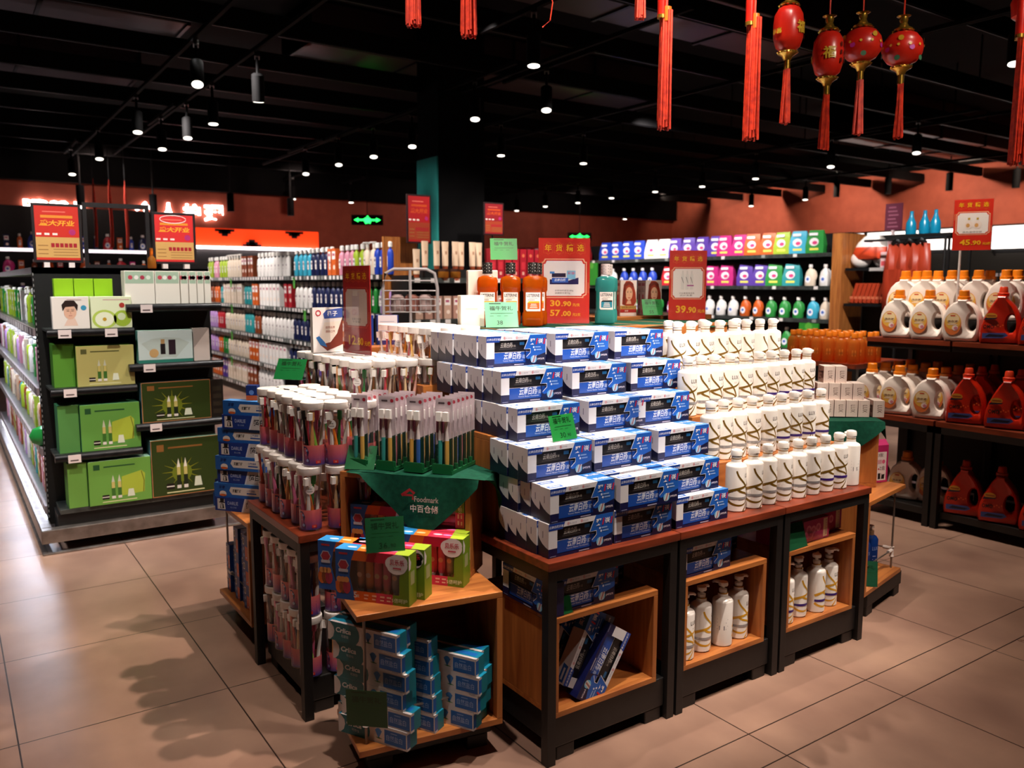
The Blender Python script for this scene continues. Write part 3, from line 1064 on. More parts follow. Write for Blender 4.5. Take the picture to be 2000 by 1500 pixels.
def put(o, x, y, z, rot, label, cat, group=None):
    o.location = (x, y, z)
    o.rotation_euler = (0, 0, rot)
    tag(o, label, cat, group)
    index_kids(o)
    return o


LR = math.atan2(-.073, .443)   # the near left crate is turned a little
c_, s_ = math.cos(LR), math.sin(LR)
W1, D1, H1 = .45, .27, .424
cx, cy = .90 + c_ * W1 / 2 - s_ * D1 / 2, 2.07 + s_ * W1 / 2 + c_ * D1 / 2
cc = corner_crate(W1, D1, H1, 'l')
put(cc, cx, cy, .1005, LR, 'open corner crate with steel post, stacked with teal toothpaste boxes', 'crate', 'corner crates with steel posts')
put(corner_crate(.45, .28, .42, 'l'), .925 + .14, 3.372, .1005, -PI / 2, 'corner crate behind the toothbrush table, with orange and blue boxes', 'crate', 'corner crates with steel posts')
RRt = .21
put(corner_crate(.45, .27, .42, 'r'), 3.40 - .02, 2.13, .1105, RRt, 'corner crate past the last table, holding blue pump bottles', 'crate', 'corner crates with steel posts')

# upper crates, turned further round, under the green cloths
UR = math.atan2(-.77, .64)
ux, uy = math.cos(UR), math.sin(UR)
UC = Kind(make_crate(.45, .125, .315, sides='lrb'), 'crate', 'upper crates under the green cloths')
F0 = Vector((1.325, 2.150))
cen = F0 + Vector((-ux, -uy)) * .225 + Vector((-uy, ux)) * .0625
UC.place((cen.x, cen.y, .5255), UR, 'upper crate with kids toothpaste boxes inside, under the green cloth')
o = make_crate(.30, .20, .195, 'wooden_crate', sides='lrb')
put(o, 1.445, 2.445, TZ + .0005, UR, 'small wooden crate on the table behind the green cloth, beside the toothpaste pile', 'crate', 'upper crates under the green cloths')
UR2 = math.atan2(.77, .64)
o = make_crate(.45, .30, .30, 'wooden_crate', sides='lrb')
q = Vector((3.455, 2.085)) + Vector((math.cos(UR2), math.sin(UR2))) * .225 + Vector((-math.sin(UR2), math.cos(UR2))) * .15
put(o, q.x, q.y, .5315, UR2, 'upper crate under the stacked soap boxes, past the pump bottles', 'crate', 'upper crates under the green cloths')


# ------------------------------------------------------------------ green cloths
def cloth(name, P, hang, logo=None):
    """a square of cloth laid over an edge: P maps (u, v) to a point, a grid of n x n"""
    n = 28
    m = MB()
    vs = [P(i / n, j / n) for j in range(n + 1) for i in range(n + 1)]
    fs = [(j * (n + 1) + i, j * (n + 1) + i + 1, (j + 1) * (n + 1) + i + 1, (j + 1) * (n + 1) + i) for j in range(n) for i in range(n)]
    m.add(vs, fs, 'cloth', True)
    return m


def left_cloth():
    # a triangle hanging over the crate front with its tip at mid width, and a flap over the right end
    e = Vector((ux, uy, 0))            # along the crate front, to the right
    b = Vector((-uy, ux, 0))           # towards the back
    o0 = Vector((F0.x, F0.y, .8440))

    def front(s, t):                   # s from left end to right end, t from top edge down
        tip = .205
        depth = tip * max(0, 1 - abs(s - .58) / .46) ** .9
        u = -.42 + .45 * s
        w = .006 + .010 * math.sin(s * 13) * t + .012 * t
        return o0 + e * u - b * w + Vector((0, 0, -depth * t))
    m = MB()
    n, k = 40, 12
    vs = [front(i / n, j / k) for j in range(k + 1) for i in range(n + 1)]
    m.add(vs, [(j * (n + 1) + i, (j + 1) * (n + 1) + i, (j + 1) * (n + 1) + i + 1, j * (n + 1) + i + 1) for j in range(k) for i in range(n)], 'cloth', True)

    def top(s, t):
        return o0 + e * (-.42 + .47 * s) + b * (-.006 + .36 * t) + Vector((0, 0, .002 * math.sin(9 * s + 5 * t)))
    vs = [top(i / 20, j / 12) for j in range(13) for i in range(21)]
    m.add(vs, [(j * 21 + i, j * 21 + i + 1, (j + 1) * 21 + i + 1, (j + 1) * 21 + i) for j in range(12) for i in range(20)], 'cloth', True)

    def flap(s, t):                    # over the right end, folded
        depth = .155 * max(0, 1 - abs(s - .62) / .62) ** .8
        return o0 + e * (.05 + .012 * math.sin(s * 9) * t + .03 * t) + b * (-.006 + .20 * s) + Vector((0, 0, .002 - depth * t))
    vs = [flap(i / 18, j / 8) for j in range(9) for i in range(19)]
    m.add(vs, [(j * 19 + i, (j + 1) * 19 + i, (j + 1) * 19 + i + 1, j * 19 + i + 1) for j in range(8) for i in range(18)], 'cloth', True)
    # the shop's mark, printed on the hanging triangle
    Fr = plane(o0 + e * (-.160) - b * .0235 + Vector((0, 0, -.085)), e, (0, 0, 1), .0004)
    m.stroke(Fr, [(-.062, .024), (-.034, .044), (-.018, .032)], .009, '#a01f28', 1)
    m.stroke(Fr, [(-.062, .026), (-.024, .026), (-.024, .012)], .007, '#a01f28', 1)
    m.text(Fr, 'Foodmark', .022, .006, .018, '#b9aaa4', 2, .012, w=.082)
    m.text(Fr, '中百仓储', .014, -.028, .025, '#d8ccc6', 2, .015, w=.094)
    return m


tag(left_cloth().build('green_cloth'), 'dark green cloth hanging in a triangle over the crate, with white shop lettering', 'cloth', 'green cloths of the island')


def right_cloth():
    e = Vector((-math.sin(UR2), math.cos(UR2), 0))        # along the left side panel, to the back
    f = Vector((math.cos(UR2), math.sin(UR2), 0))         # along the open front, away
    o0 = Vector((3.455, 2.085, .8345))
    m = MB()

    def top(s, t):
        return o0 + e * (-.02 + .33 * s) + f * (-.006 + .40 * t) + Vector((0, 0, .002 * math.sin(7 * s + 4 * t)))
    vs = [top(i / 16, j / 16) for j in range(17) for i in range(17)]
    m.add(vs, [(j * 17 + i, j * 17 + i + 1, (j + 1) * 17 + i + 1, (j + 1) * 17 + i) for j in range(16) for i in range(16)], 'cloth', True)

    def side(s, t):
        d = .145 * max(0, 1 - abs(s - .48) / .52) ** .9 + .01
        return o0 + e * (-.02 + .33 * s) - f * (.006 + .012 * t + .006 * math.sin(11 * s) * t) + Vector((0, 0, -d * t))
    vs = [side(i / 24, j / 8) for j in range(9) for i in range(25)]
    m.add(vs, [(j * 25 + i, j * 25 + i + 1, (j + 1) * 25 + i + 1, (j + 1) * 25 + i) for j in range(8) for i in range(24)], 'cloth', True)

    def fr(s, t):
        d = .075 * max(0, 1 - s / .6) + .006
        return o0 + f * (-.006 + .40 * s) - e * (.02 + .01 * t) + Vector((0, 0, -d * t))
    vs = [fr(i / 16, j / 6) for j in range(7) for i in range(17)]
    m.add(vs, [(j * 17 + i, j * 17 + i + 1, (j + 1) * 17 + i + 1, (j + 1) * 17 + i) for j in range(6) for i in range(16)], 'cloth', True)
    return m


tag(right_cloth().build('green_cloth'), 'dark green cloth under the pale soap boxes, past the pump bottles', 'cloth', 'green cloths of the island')
o = MB()
vs = [(1.66 + 1.60 * i / 30, 2.715 + .42 * j / 8 + (.012 * math.sin(i * .9) if j == 0 else 0), 1.2675 + (.003 * math.sin(i * 1.3) if j else -.006 - .008 * (1 + math.sin(i * .55)))) for j in range(9) for i in range(31)]
o.add(vs, [(j * 31 + i, j * 31 + i + 1, (j + 1) * 31 + i + 1, (j + 1) * 31 + i) for j in range(8) for i in range(30)], 'cloth', True)
tag(o.build('green_cloth'), 'dark green cloth spread under the mouthwash bottles on the highest tier', 'cloth', 'green cloths of the island')


# ------------------------------------------------------------------ hanging toothbrush packs in green trays
def make_pack(c1, c2):
    w, h, d = .062, .238, .016
    m = MB().box(-w / 2, w / 2, -d, 0, .0, .205, 'clear').box(-w / 2, w / 2, -.003, 0, .205, h, 'clear')
    o = m.build('toothbrush_pack')
    c = MB().box(-w / 2 + .001, w / 2 - .001, -.0016, -.0006, .002, h - .001, {'f': '#d2c2c8 r.3', '*': '#b8a4ac'})
    F = plane((0, -.0016, 0), (1, 0, 0), (0, 0, 1))
    c.poly(F, [(-.030, .003), (.030, .003), (.030, .112), (-.030, .085)], '#0e3b2a', 1)
    c.rect(F, -.028, .0, .125, .19, '#8d4a5e', 1)
    c.disc(F, .018, .222, .006, '#b5263c', 1, 10)
    c.rect(F, -.02, .002, .219, .224, '#5a4a50', 1)
    for k in range(6):
        c.rect(F, -.026 + .002 * (k % 2), -.012, .02 + .012 * k, .026 + .012 * k, '#1f6a4c', 2)
    c.build('backing_card', o)
    for x, cc_ in ((-.012, c1), (.012, c2)):
        b = add_brush(o, (x, -.0075, .012), (0, 0, 0), cc_, 1.06, 1)
    return o


PKC = [('#3f9f98', '#dcae58'), ('#d87484', '#d87a80'), ('#dca850', '#3a68b4'), ('#e6ded6', '#e0bc78')]
PK = [Kind(make_pack(*c), 'toothbrush pack', 'toothbrush packs standing in green trays') for c in PKC]
PA = math.radians(34)        # the trays run back to the right
pd = Vector((math.cos(PA), math.sin(PA)))
pn = Vector((-math.sin(PA), math.cos(PA)))
TRAY0 = Vector((1.300, 2.220))
TN2 = ['nearest the toothpaste', 'second from the toothpaste', 'third from the toothpaste', 'furthest from the toothpaste']
for t in range(4):
    p0 = TRAY0 + Vector((-.056 * t, .066 * t)) + pn * .012 * t
    n = 6 if t == 0 else 5
    r = empty('pack_tray', (p0.x, p0.y, .8465), PA)
    L = .030 + .034 * n
    b = MB().box(0, L, .0, .070, 0, .004, '#0d5a30')
    b.box(0, L, .0, .003, .004, .012, '#0d5a30').box(0, L, .067, .070, .004, .03, '#0d5a30').box(0, .003, .003, .067, .004, .032, '#0d5a30')
    b.build('tray_body', r)
    tt = MB()
    for k in range(n + 1):
        x = .004 + (L - .012) * k / n
        tt.box(x, x + .004, -.001, .012, .012, .030, '#0d5a30')
    tt.build('divider_comb', r)
    tag(r, 'green plastic tray of toothbrush packs, ' + TN2[t], 'tray', 'green trays of toothbrush packs')
    for k in range(n):
        q = p0 + pd * (.020 + .034 * k) + pn * .035
        PK[(t + k * 3) % 4 if k else (0, 2, 0, 0)[t]].place((q.x, q.y, .8515), PA - PI / 2, 'clear twin toothbrush pack, %s in the tray %s' % (ORD[k], TN2[t]))


# ------------------------------------------------------------------ kids toothpaste sets (windowed boxes)
def make_kids_box():
    w, h, d = .235, .152, .054
    m = MB()
    m.box(0, w, 0, d, 0, h, {'l': '#1f4f9e', 'r': '#7d9c24', 't': '#2d86c8', 'b': '#b8432a', 'd': '#333333'}, skip='f')
    F = plane((0, 0, 0), (1, 0, 0), (0, 0, 1))
    q = lambda p: [(x * w, y * h) for x, y in p]
    BLU, ORA, RED, PNK, GRN = '#1f57a6', '#dd6420', '#c01f3c', '#c43a86', '#6d8f1e'
    m.poly(F, q([(0, 0), (.26, 0), (.24, .2), (.19, .5), (.22, .8), (.27, 1), (0, 1)]), BLU, 0)
    m.poly(F, q([(.27, 1), (.22, .8), (.42, .8), (.46, 1)]), ORA, 0)
    m.poly(F, q([(.46, 1), (.42, .8), (.9, .8), (.9, 1)]), RED, 0)
    m.poly(F, q([(.26, 0), (.55, 0), (.55, .2), (.24, .2)]), ORA, 0)
    m.poly(F, q([(.55, 0), (.78, 0), (.78, .2), (.55, .2)]), '#d0365a', 0)
    m.poly(F, q([(.78, 0), (1, 0), (1, 1), (.9, 1), (.9, .8), (.87, .5), (.87, .2), (.78, .2)]), GRN, 0)
    # window film
    m.poly(F, q([(.24, .2), (.87, .2), (.87, .5), (.9, .8), (.22, .8), (.19, .5)]), 'clear', 0)
    # badge, little pups left out: plain shield and shapes
    m.rect(F, .05 * w, .17 * w, .90 * h, .94 * h, '#b8303a', 1)
    m.disc(F, .11 * w, .69 * h, .0185, '#b9b6c4', 1, 6)
    m.disc(F, .11 * w, .69 * h, .0155, '#a83040', 2, 6)
    m.rect(F, .045 * w, .175 * w, .55 * h, .61 * h, '#c6c2cc', 3)
    for x, c in ((.05, '#d86a28'), (.10, '#6a3a26'), (.15, '#b0304e')):
        m.disc(F, x * w, .26 * h, .013, c, 1, 12, .022)
        m.disc(F, x * w, .40 * h, .009, '#d89050', 2, 12)
    m.text(F, '5', .27 * w, .06 * h, .018, '#e8e2e4', 2, .02)
    m.text(F, '支', .305 * w, .07 * h, .010, '#e8e2e4', 2)
    for k, x in enumerate((.42, .53, .64, .73)):
        m.rect(F, (x - .03) * w, (x + .03) * w, .115 * h, .15 * h, '#e8b8a8', 2)
        m.rect(F, (x - .03) * w, (x + .02) * w, .05 * h, .08 * h, '#e8b8a8', 2)
    m.text(F, '5倍呵护', .87 * w, .05 * h, .014, '#dfe8c0', 2, .01, .1, w=.05)
    for x, y, rx, ry in ((.80, .82, .027, .022), (.86, .86, .03, .022), (.84, .74, .03, .02), (.91, .80, .018, .02)):
        m.disc(F, x * w, y * h, rx, '#e9e2e2', 2, 16, ry)
    m.text(F, '贝乐乐', .845 * w, .79 * h, .017, '#c22a44', 4, .02, w=.046)
    m.rect(F, .79 * w, .90 * w, .72 * h, .745 * h, '#c22a44', 4)
    Rg = plane((w, 0, 0), (0, 1, 0), (0, 0, 1))
    m.rect(Rg, .012, .04, .06, .10, '#a9b07a', 1)
    m.poly(Rg, [(0, .7 * h), (.012, .72 * h), (.016, .85 * h), (0, h)], '#e9e2e2', 1)
    Tp = plane((0, 0, h), (1, 0, 0), (0, 1, 0))
    for x0, x1, c in ((0, .30, '#2d8ccf'), (.30, .5, '#e27a22'), (.5, .82, '#c82a48'), (.82, 1, '#9cb62c')):
        m.poly(Tp, [(x0 * w, 0), (x1 * w, 0), ((x1 - (.04 if x1 < 1 else 0)) * w, d), (max(0, x0 - .04) * w, d)], c, 1)
    for x, c in ((.18, '#cfe4f4'), (.36, '#f4d8a8'), (.6, '#e8b8cc'), (.74, '#d878b8')):
        m.disc(Tp, x * w, d * .5, .016, c, 2, 12, .007)
    o = m.build('kids_toothpaste_set')
    for k, c in enumerate(('#b07a54', '#e89a4a', '#e0607c', '#e8749c', '#a8a4ac')):
        x = (.30 + .12 * k) * w
        T_ = MB().lathe([(.0105, .032), (.0125, .045), (.0125, .10), (.0115, .118)], c, 12, c=(x, .024, 0), sy=.7).lathe([(.008, .022), (.0085, .032)], '#e8e0dc', 10, c=(x, .024, 0))
        T_.disc(plane((x, .0145, 0), (1, 0, 0), (0, 0, 1)), 0, .075, .008, '#e6c8b4', 1, 10)
        T_.build('small_tube', o)
    return o


KB = Kind(make_kids_box(), 'toothpaste set', 'orange and blue windowed boxes of kids toothpaste')
ka = math.atan2(-.185, .146)
kx, kn = Vector((math.cos(ka), math.sin(ka))), Vector((-math.sin(ka), math.cos(ka)))
A0 = Vector((.907, 2.230))
ZT = .1005 + H1 + .0005
for dx, dn, lab in ((0, 0, 'kids toothpaste box in front on the corner crate, nearest the crate corner'), (.022, .062, 'kids toothpaste box just behind the front one, mostly hidden'),
                    (-.09, .055, 'kids toothpaste box further left, its blue end showing'), (.095, .190, 'kids toothpaste box at the rear pair on the corner crate, front one'),
                    (.085, .247, 'kids toothpaste box at the rear pair on the corner crate, hind one')):
    p = A0 + kx * dx + kn * dn
    KB.place((p.x, p.y, ZT), ka, lab)
# inside the upper crate
p = F0 - Vector((ux, uy)) * .420 + Vector((-uy, ux)) * .012
KB.place((p.x, p.y, .545 + .034), UR, 'kids toothpaste box standing in the upper crate under the cloth, on another')
KB.place((p.x + .0, p.y + .0, .545 - .119), UR, 'kids toothpaste box at the bottom of the upper crate, mostly hidden')
p = F0 - Vector((ux, uy)) * .025 + Vector((-uy, ux)) * .014
KB.place((p.x, p.y, .5455), (0, -PI / 2, UR), 'kids toothpaste box stood on end in the upper crate beside the wooden side')


# ------------------------------------------------------------------ teal toothpaste boxes in the corner crate
def make_teal_box():
    w, h, d = .247, .0565, .05
    m = MB()
    WH, TL, BL = '#d9d3d2', '#0c6a72', '#1a62b0'
    m.box(0, w, 0, d, 0, h, {'f': WH, 'l': '#0d7078', 'r': '#0f7f90', 't': '#1585a8', '*': WH})
    F = plane((0, 0, 0), (1, 0, 0), (0, 0, 1))
    q = lambda p: [(x * w, y * h) for x, y in p]
    m.poly(F, q([(.03, 0), (.42, 0), (.46, .25), (.47, .5), (.46, .75), (.42, 1), (.03, 1), (.09, .75), (.10, .5), (.08, .2)]), TL, 1)
    m.text(F, 'Crlica', .235 * w, .48 * h, .016, '#dfe6e6', 2, .03, .15, w=.056)
    m.text(F, '可丽佳', .255 * w, .24 * h, .0085, '#c4d2d4', 2)
    for k in range(6):
        a = .9 + k * .26
        m.stroke(F, [(.595 * w, .30 * h), (.595 * w + .017 * math.cos(a), .30 * h + .030 * math.sin(a))], .002, '#3f7fc4', 2, .0048)
    for a in (.5, 1.3, 2.4):
        m.stroke(F, [(.60 * w, .30 * h), (.60 * w + .014 * math.cos(a), .24 * h + .006 * math.sin(a))], .004, '#3e7a3c', 3, .001)
    m.poly(F, q([(.68, .10), (.985, .10), (.985, .86), (.68, .86)]), BL, 1)
    m.text(F, '自然盐白', .82 * w, .30 * h, .018, '#a9c4e8', 2, 0, 0, w=.056)
    m.rect(F, .77 * w, .86 * w, .71 * h, .75 * h, '#8fb4e0', 2)
    m.rect(F, .86 * w, .95 * w, .03 * h, .06 * h, '#9aa4b4', 2)
    Rg = plane((w, 0, 0), (0, 1, 0), (0, 0, 1))
    m.rect(Rg, 0, .016, 0, h, '#1f5fae', 1)
    m.rect(Rg, 0, .016, 0, .12 * h, WH, 2)
    m.rect(Rg, 0, .016, .88 * h, h, WH, 2)
    Tp = plane((0, 0, h), (1, 0, 0), (0, 1, 0))
    m.rect(Tp, .03 * w, w, 0, .2 * d, WH, 1)
    m.rect(Tp, .55 * w, .95 * w, .35 * d, .75 * d, '#1c6cc0', 1)
    return m.build('teal_toothpaste_box')


TB = Kind(make_teal_box(), 'toothpaste box', 'white and teal toothpaste boxes in the corner crate')
ta = math.atan2(-.218, .116)
tx, tn = Vector((math.cos(ta), math.sin(ta))), Vector((-math.sin(ta), math.cos(ta)))
B0 = Vector((.897, 2.212))
z0 = .1005 + .0195
jit = [(0, 0), (.012, .003), (-.016, .004), (-.004, .004), (-.014, 0), (-.03, -.002)]
for k in range(6):
    p = B0 + tx * jit[k][0] + tn * jit[k][1]
    TB.place((p.x, p.y, z0 + k * .0568), ta, 'teal toothpaste box by the steel post, front stack, %s from the bottom' % ORD[k])
for k in range(6):
    p = B0 + tn * (.054 + .006 * (k % 2)) + tx * (.004 * (k % 3) - .045)
    TB.place((p.x, p.y, z0 + k * .0568), ta, 'teal toothpaste box of the second stack, behind the front one, %s from the bottom' % ORD[k])
for k in range(5):
    p = B0 + tn * .118 + tx * (.018 - .005 * k)
    TB.place((p.x, p.y, z0 + k * .0568), ta, 'teal toothpaste box of the third stack inside the crate, %s from the bottom' % ORD[k])
for r_ in range(3):
    for k in range(4 if r_ == 0 else 5 - r_):
        p = B0 + tn * (.183 + .053 * r_) + tx * (.128 + (-.015, .0, .004, -.006)[k % 4] - .012 * r_)
        TB.place((p.x, p.y, z0 + k * .0568), ta, 'teal toothpaste box near the wooden side, %s row, %s from the bottom' % (ORD[r_], ORD[k]))
# ------------------------------------------------------------------ blue toothpaste boxes in the rear left corner
def make_navy_box(kind):
    w, h, d = .235, .057, .05
    m = MB()
    nv, lb = '#12327e', '#1c5aa8'
    c = nv if kind == 0 else lb
    m.box(0, w, 0, d, 0, h, {'*': c, 't': '#3f86c8' if kind else '#1a3f8c'})
    F = plane((0, 0, 0), (1, 0, 0), (0, 0, 1))
    if kind == 0:
        m.poly(F, [(.012, .006), (.05, .006), (.046, .05), (.012, .05)], '#cfc9c6', 1)
        m.rect(F, .020, .048, .033, .037, '#17161a', 2)           # a black top hat
        m.poly(F, [(.026, .037), (.043, .037), (.045, .052), (.025, .052)], '#17161a', 2)
        m.poly(F, [(.024, .010), (.044, .010), (.040, .030), (.028, .030)], '#17161a', 2)
        m.poly(F, [(.028, .012), (.036, .012), (.036, .028), (.030, .028)], '#cfc9c6', 3)
        m.text(F, 'DARLIE', .086, .027, .014, '#aebce0', 2, 0, 0, w=.050)
        m.text(F, '黑人牙膏', .088, .013, .007, '#93a6d4', 2)
        m.poly(F, [(.125, 0), (.132, 0), (.150, h), (.143, h)], '#c6cbd8', 1)
        m.poly(F, [(.132, 0), (w, 0), (w, h), (.150, h)], '#b9b6b8', 1)
        m.text(F, '超白', .172, .018, .026, '#22242e', 2, .02, .1)
    else:
        m.poly(F, [(.085, .012), (.215, .012), (.225, .044), (.080, .044), (.072, .028)], '#d0cac6', 1)
        m.text(F, '双重薄荷', .108, .022, .013, '#1b1a20', 2, .02, .2, w=.042)
        m.text(F, '口气清新', .175, .028, .009, '#2a4f9c', 2)
        m.rect(F, .155, .20, .019, .024, '#2a4f9c', 2)
        m.disc(F, .042, .014, .017, '#e0d8d2', 1, 14, .012)
        m.disc(F, .042, .008, .017, '#c8602a', 2, 14, .005)
        m.text(F, '牙膏', .038, .034, .014, '#0f2c66', 2, .02, .2)
    L = plane((0, d, 0), (0, -1, 0), (0, 0, 1))
    m.rect(L, .012, .038, .02, .038, '#d8d4d4', 1)
    m.rect(L, .016, .034, .026, .031, '#1b1a20', 2)
    return m.build('navy_toothpaste_box')


NB = [Kind(make_navy_box(0), 'toothpaste box', 'blue toothpaste boxes stacked in the rear left corner'), Kind(make_navy_box(1), 'toothpaste box', 'blue toothpaste boxes stacked in the rear left corner')]
na = math.atan2(-.78, .62)
nx, nn = Vector((math.cos(na), math.sin(na))), Vector((-math.sin(na), math.cos(na)))
Z2 = .1005 + .42 + .0005
N0 = Vector((.878, 3.43))
for k in range(8):
    p = N0 + nx * ((0, -.004, .014, .010, .026, .020, .05, .054)[k]) + nn * .004 * (k % 3)
    NB[k % 2].place((p.x, p.y, Z2 + k * .0574), na, ('navy toothpaste box with hat mark' if k % 2 == 0 else 'light blue toothpaste box with pale panel') + ', front stack, %s from below' % ORD[k])
for k in range(5):
    p = N0 - nx * .05 + nn * .056 + nx * .012 * k
    NB[(k + 1) % 2].place((p.x, p.y, Z2 + k * .0574), na, 'blue toothpaste box half hidden in the rear stack, %s from below' % ORD[k])
o = MB().box(-.022, .022, -.02, .02, 0, .06, '#16306e').rect(plane((-.022, -.02, 0), (1, 0, 0), (0, 0, 1)), 0, .044, .0, .02, '#c0562a', 1)
o.disc(plane((-.022, -.02, 0), (1, 0, 0), (0, 0, 1)), .022, .032, .010, '#5f86c8', 2, 12)
tag(o.build('small_carton', None, (1.02, 3.33, Z2 + 8 * .0574 + .0005), -.6), 'small navy carton with orange foot on top of the blue stack', 'carton')


def make_orange_box():
    w, h, d = .056, .104, .17
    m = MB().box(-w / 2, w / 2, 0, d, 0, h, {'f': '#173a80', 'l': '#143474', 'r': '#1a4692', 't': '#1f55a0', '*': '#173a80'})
    F = plane((0, 0, 0), (1, 0, 0), (0, 0, 1))
    m.rect(F, 0, w / 2, 0, h * .55, '#c04f1e', 1)
    m.rect(F, -.022, -.006, .062, .09, '#cfc8c6', 1)
    m.rect(F, -.019, -.009, .066, .086, '#16161c', 2)
    m.disc(F, -.012, .018, .008, '#4f8ad0', 1, 10)
    m.text(F, '鲜', -.013, .036, .014, '#9fb4e0', 1)
    m.disc(F, .014, .012, .004, '#9fc4f0', 2, 8)
    return m.build('orange_toothpaste_pack')


OB = Kind(make_orange_box(), 'toothpaste pack', 'orange and blue packs in the rear left crate')
for c in range(6):
    for k in range(3):
        if c < 2 and k == 2:
            continue
        OB.place((.955 + .012 * (c % 2), 3.555 - .0635 * c, .1005 + .0195 + k * .1045 + (.10 if c < 2 else 0) * 0), -PI / 2 + .03 * (c - 1), 'orange and blue pack in the rear crate, %s column, %s from below' % (ORD[c], ORD[k]))


# ------------------------------------------------------------------ green price cards
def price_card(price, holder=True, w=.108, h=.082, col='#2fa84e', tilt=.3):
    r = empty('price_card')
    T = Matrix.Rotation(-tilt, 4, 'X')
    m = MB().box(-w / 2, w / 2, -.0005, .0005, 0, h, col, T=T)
    F0_ = plane((0, -.0006, 0), (1, 0, 0), (0, 0, 1))
    F = lambda a, b, l=1: T @ F0_(a, b, l)
    m.text(F, '福牛贺礼', 0, h * .66, .019, '#123a1c', 1, .012, w=w * .72)
    m.rect(F, -w * .36, 0, h * .92, h * .955, '#123a1c', 1)
    m.rect(F, -w * .34, w * .36, h * .54, h * .56, '#1d5a2c', 1)
    for k in range(3):
        m.rect(F, -w * .36 + w * .22 * k, -w * .24 + w * .22 * k, h * .44, h * .455, '#1d5a2c', 1)
    if price:
        a, _, b = price.partition('.')
        m.text(F, a, -w * .06, h * .10, .017, '#123a1c', 1, 0, w=.024)
        if b:
            m.text(F, b, w * .20, h * .12, .011, '#123a1c', 1)
            m.rect(F, w * .075, w * .095, h * .10, h * .125, '#123a1c', 1)
    m.build('printed_card', r)
    if holder:
        g = MB().box(-w / 2 - .003, w / 2 + .003, -.003, -.0015, -.001, h + .003, 'acrylic', T=T).box(-w / 2 - .003, w / 2 + .003, -.004, .045, -.001, .001, 'acrylic')
        g.build('acrylic_stand', r)
    return r


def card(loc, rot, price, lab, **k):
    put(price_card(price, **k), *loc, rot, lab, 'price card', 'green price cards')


card((1.600, 2.022, TZ + 3 * BH + .004), .12, '30.90', 'bright green price card on the third tier of the toothpaste pile')
card((1.862, 2.77, 1.2755), -.35, '38', 'pale green price card in front of the orange mouthwash', col='#6fb894', w=.135, h=.105)
card((3.02, 3.10, 1.29), -.35, '55', 'bright green price card before the hair colour boxes', w=.11, h=.085)
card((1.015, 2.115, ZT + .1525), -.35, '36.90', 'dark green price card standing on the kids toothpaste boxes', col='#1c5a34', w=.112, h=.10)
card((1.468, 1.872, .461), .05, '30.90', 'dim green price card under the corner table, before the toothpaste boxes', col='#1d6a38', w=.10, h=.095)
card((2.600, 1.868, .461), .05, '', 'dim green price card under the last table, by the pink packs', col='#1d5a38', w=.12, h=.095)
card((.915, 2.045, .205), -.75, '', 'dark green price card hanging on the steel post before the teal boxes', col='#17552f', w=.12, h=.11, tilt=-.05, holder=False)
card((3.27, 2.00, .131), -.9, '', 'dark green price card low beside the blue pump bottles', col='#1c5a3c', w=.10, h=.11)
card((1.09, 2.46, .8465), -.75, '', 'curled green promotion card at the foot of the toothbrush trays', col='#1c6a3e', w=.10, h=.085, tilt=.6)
card((1.12, 3.20, 1.069), -.9, '', 'green price card standing among the rear white jar lids', col='#12803e', w=.13, h=.09, tilt=.5)
card((2.06, 3.05, 1.555), -.5, '', 'plain green card raised behind the orange mouthwash bottles', col='#2f9a48', w=.12, h=.10, holder=False, tilt=.35)


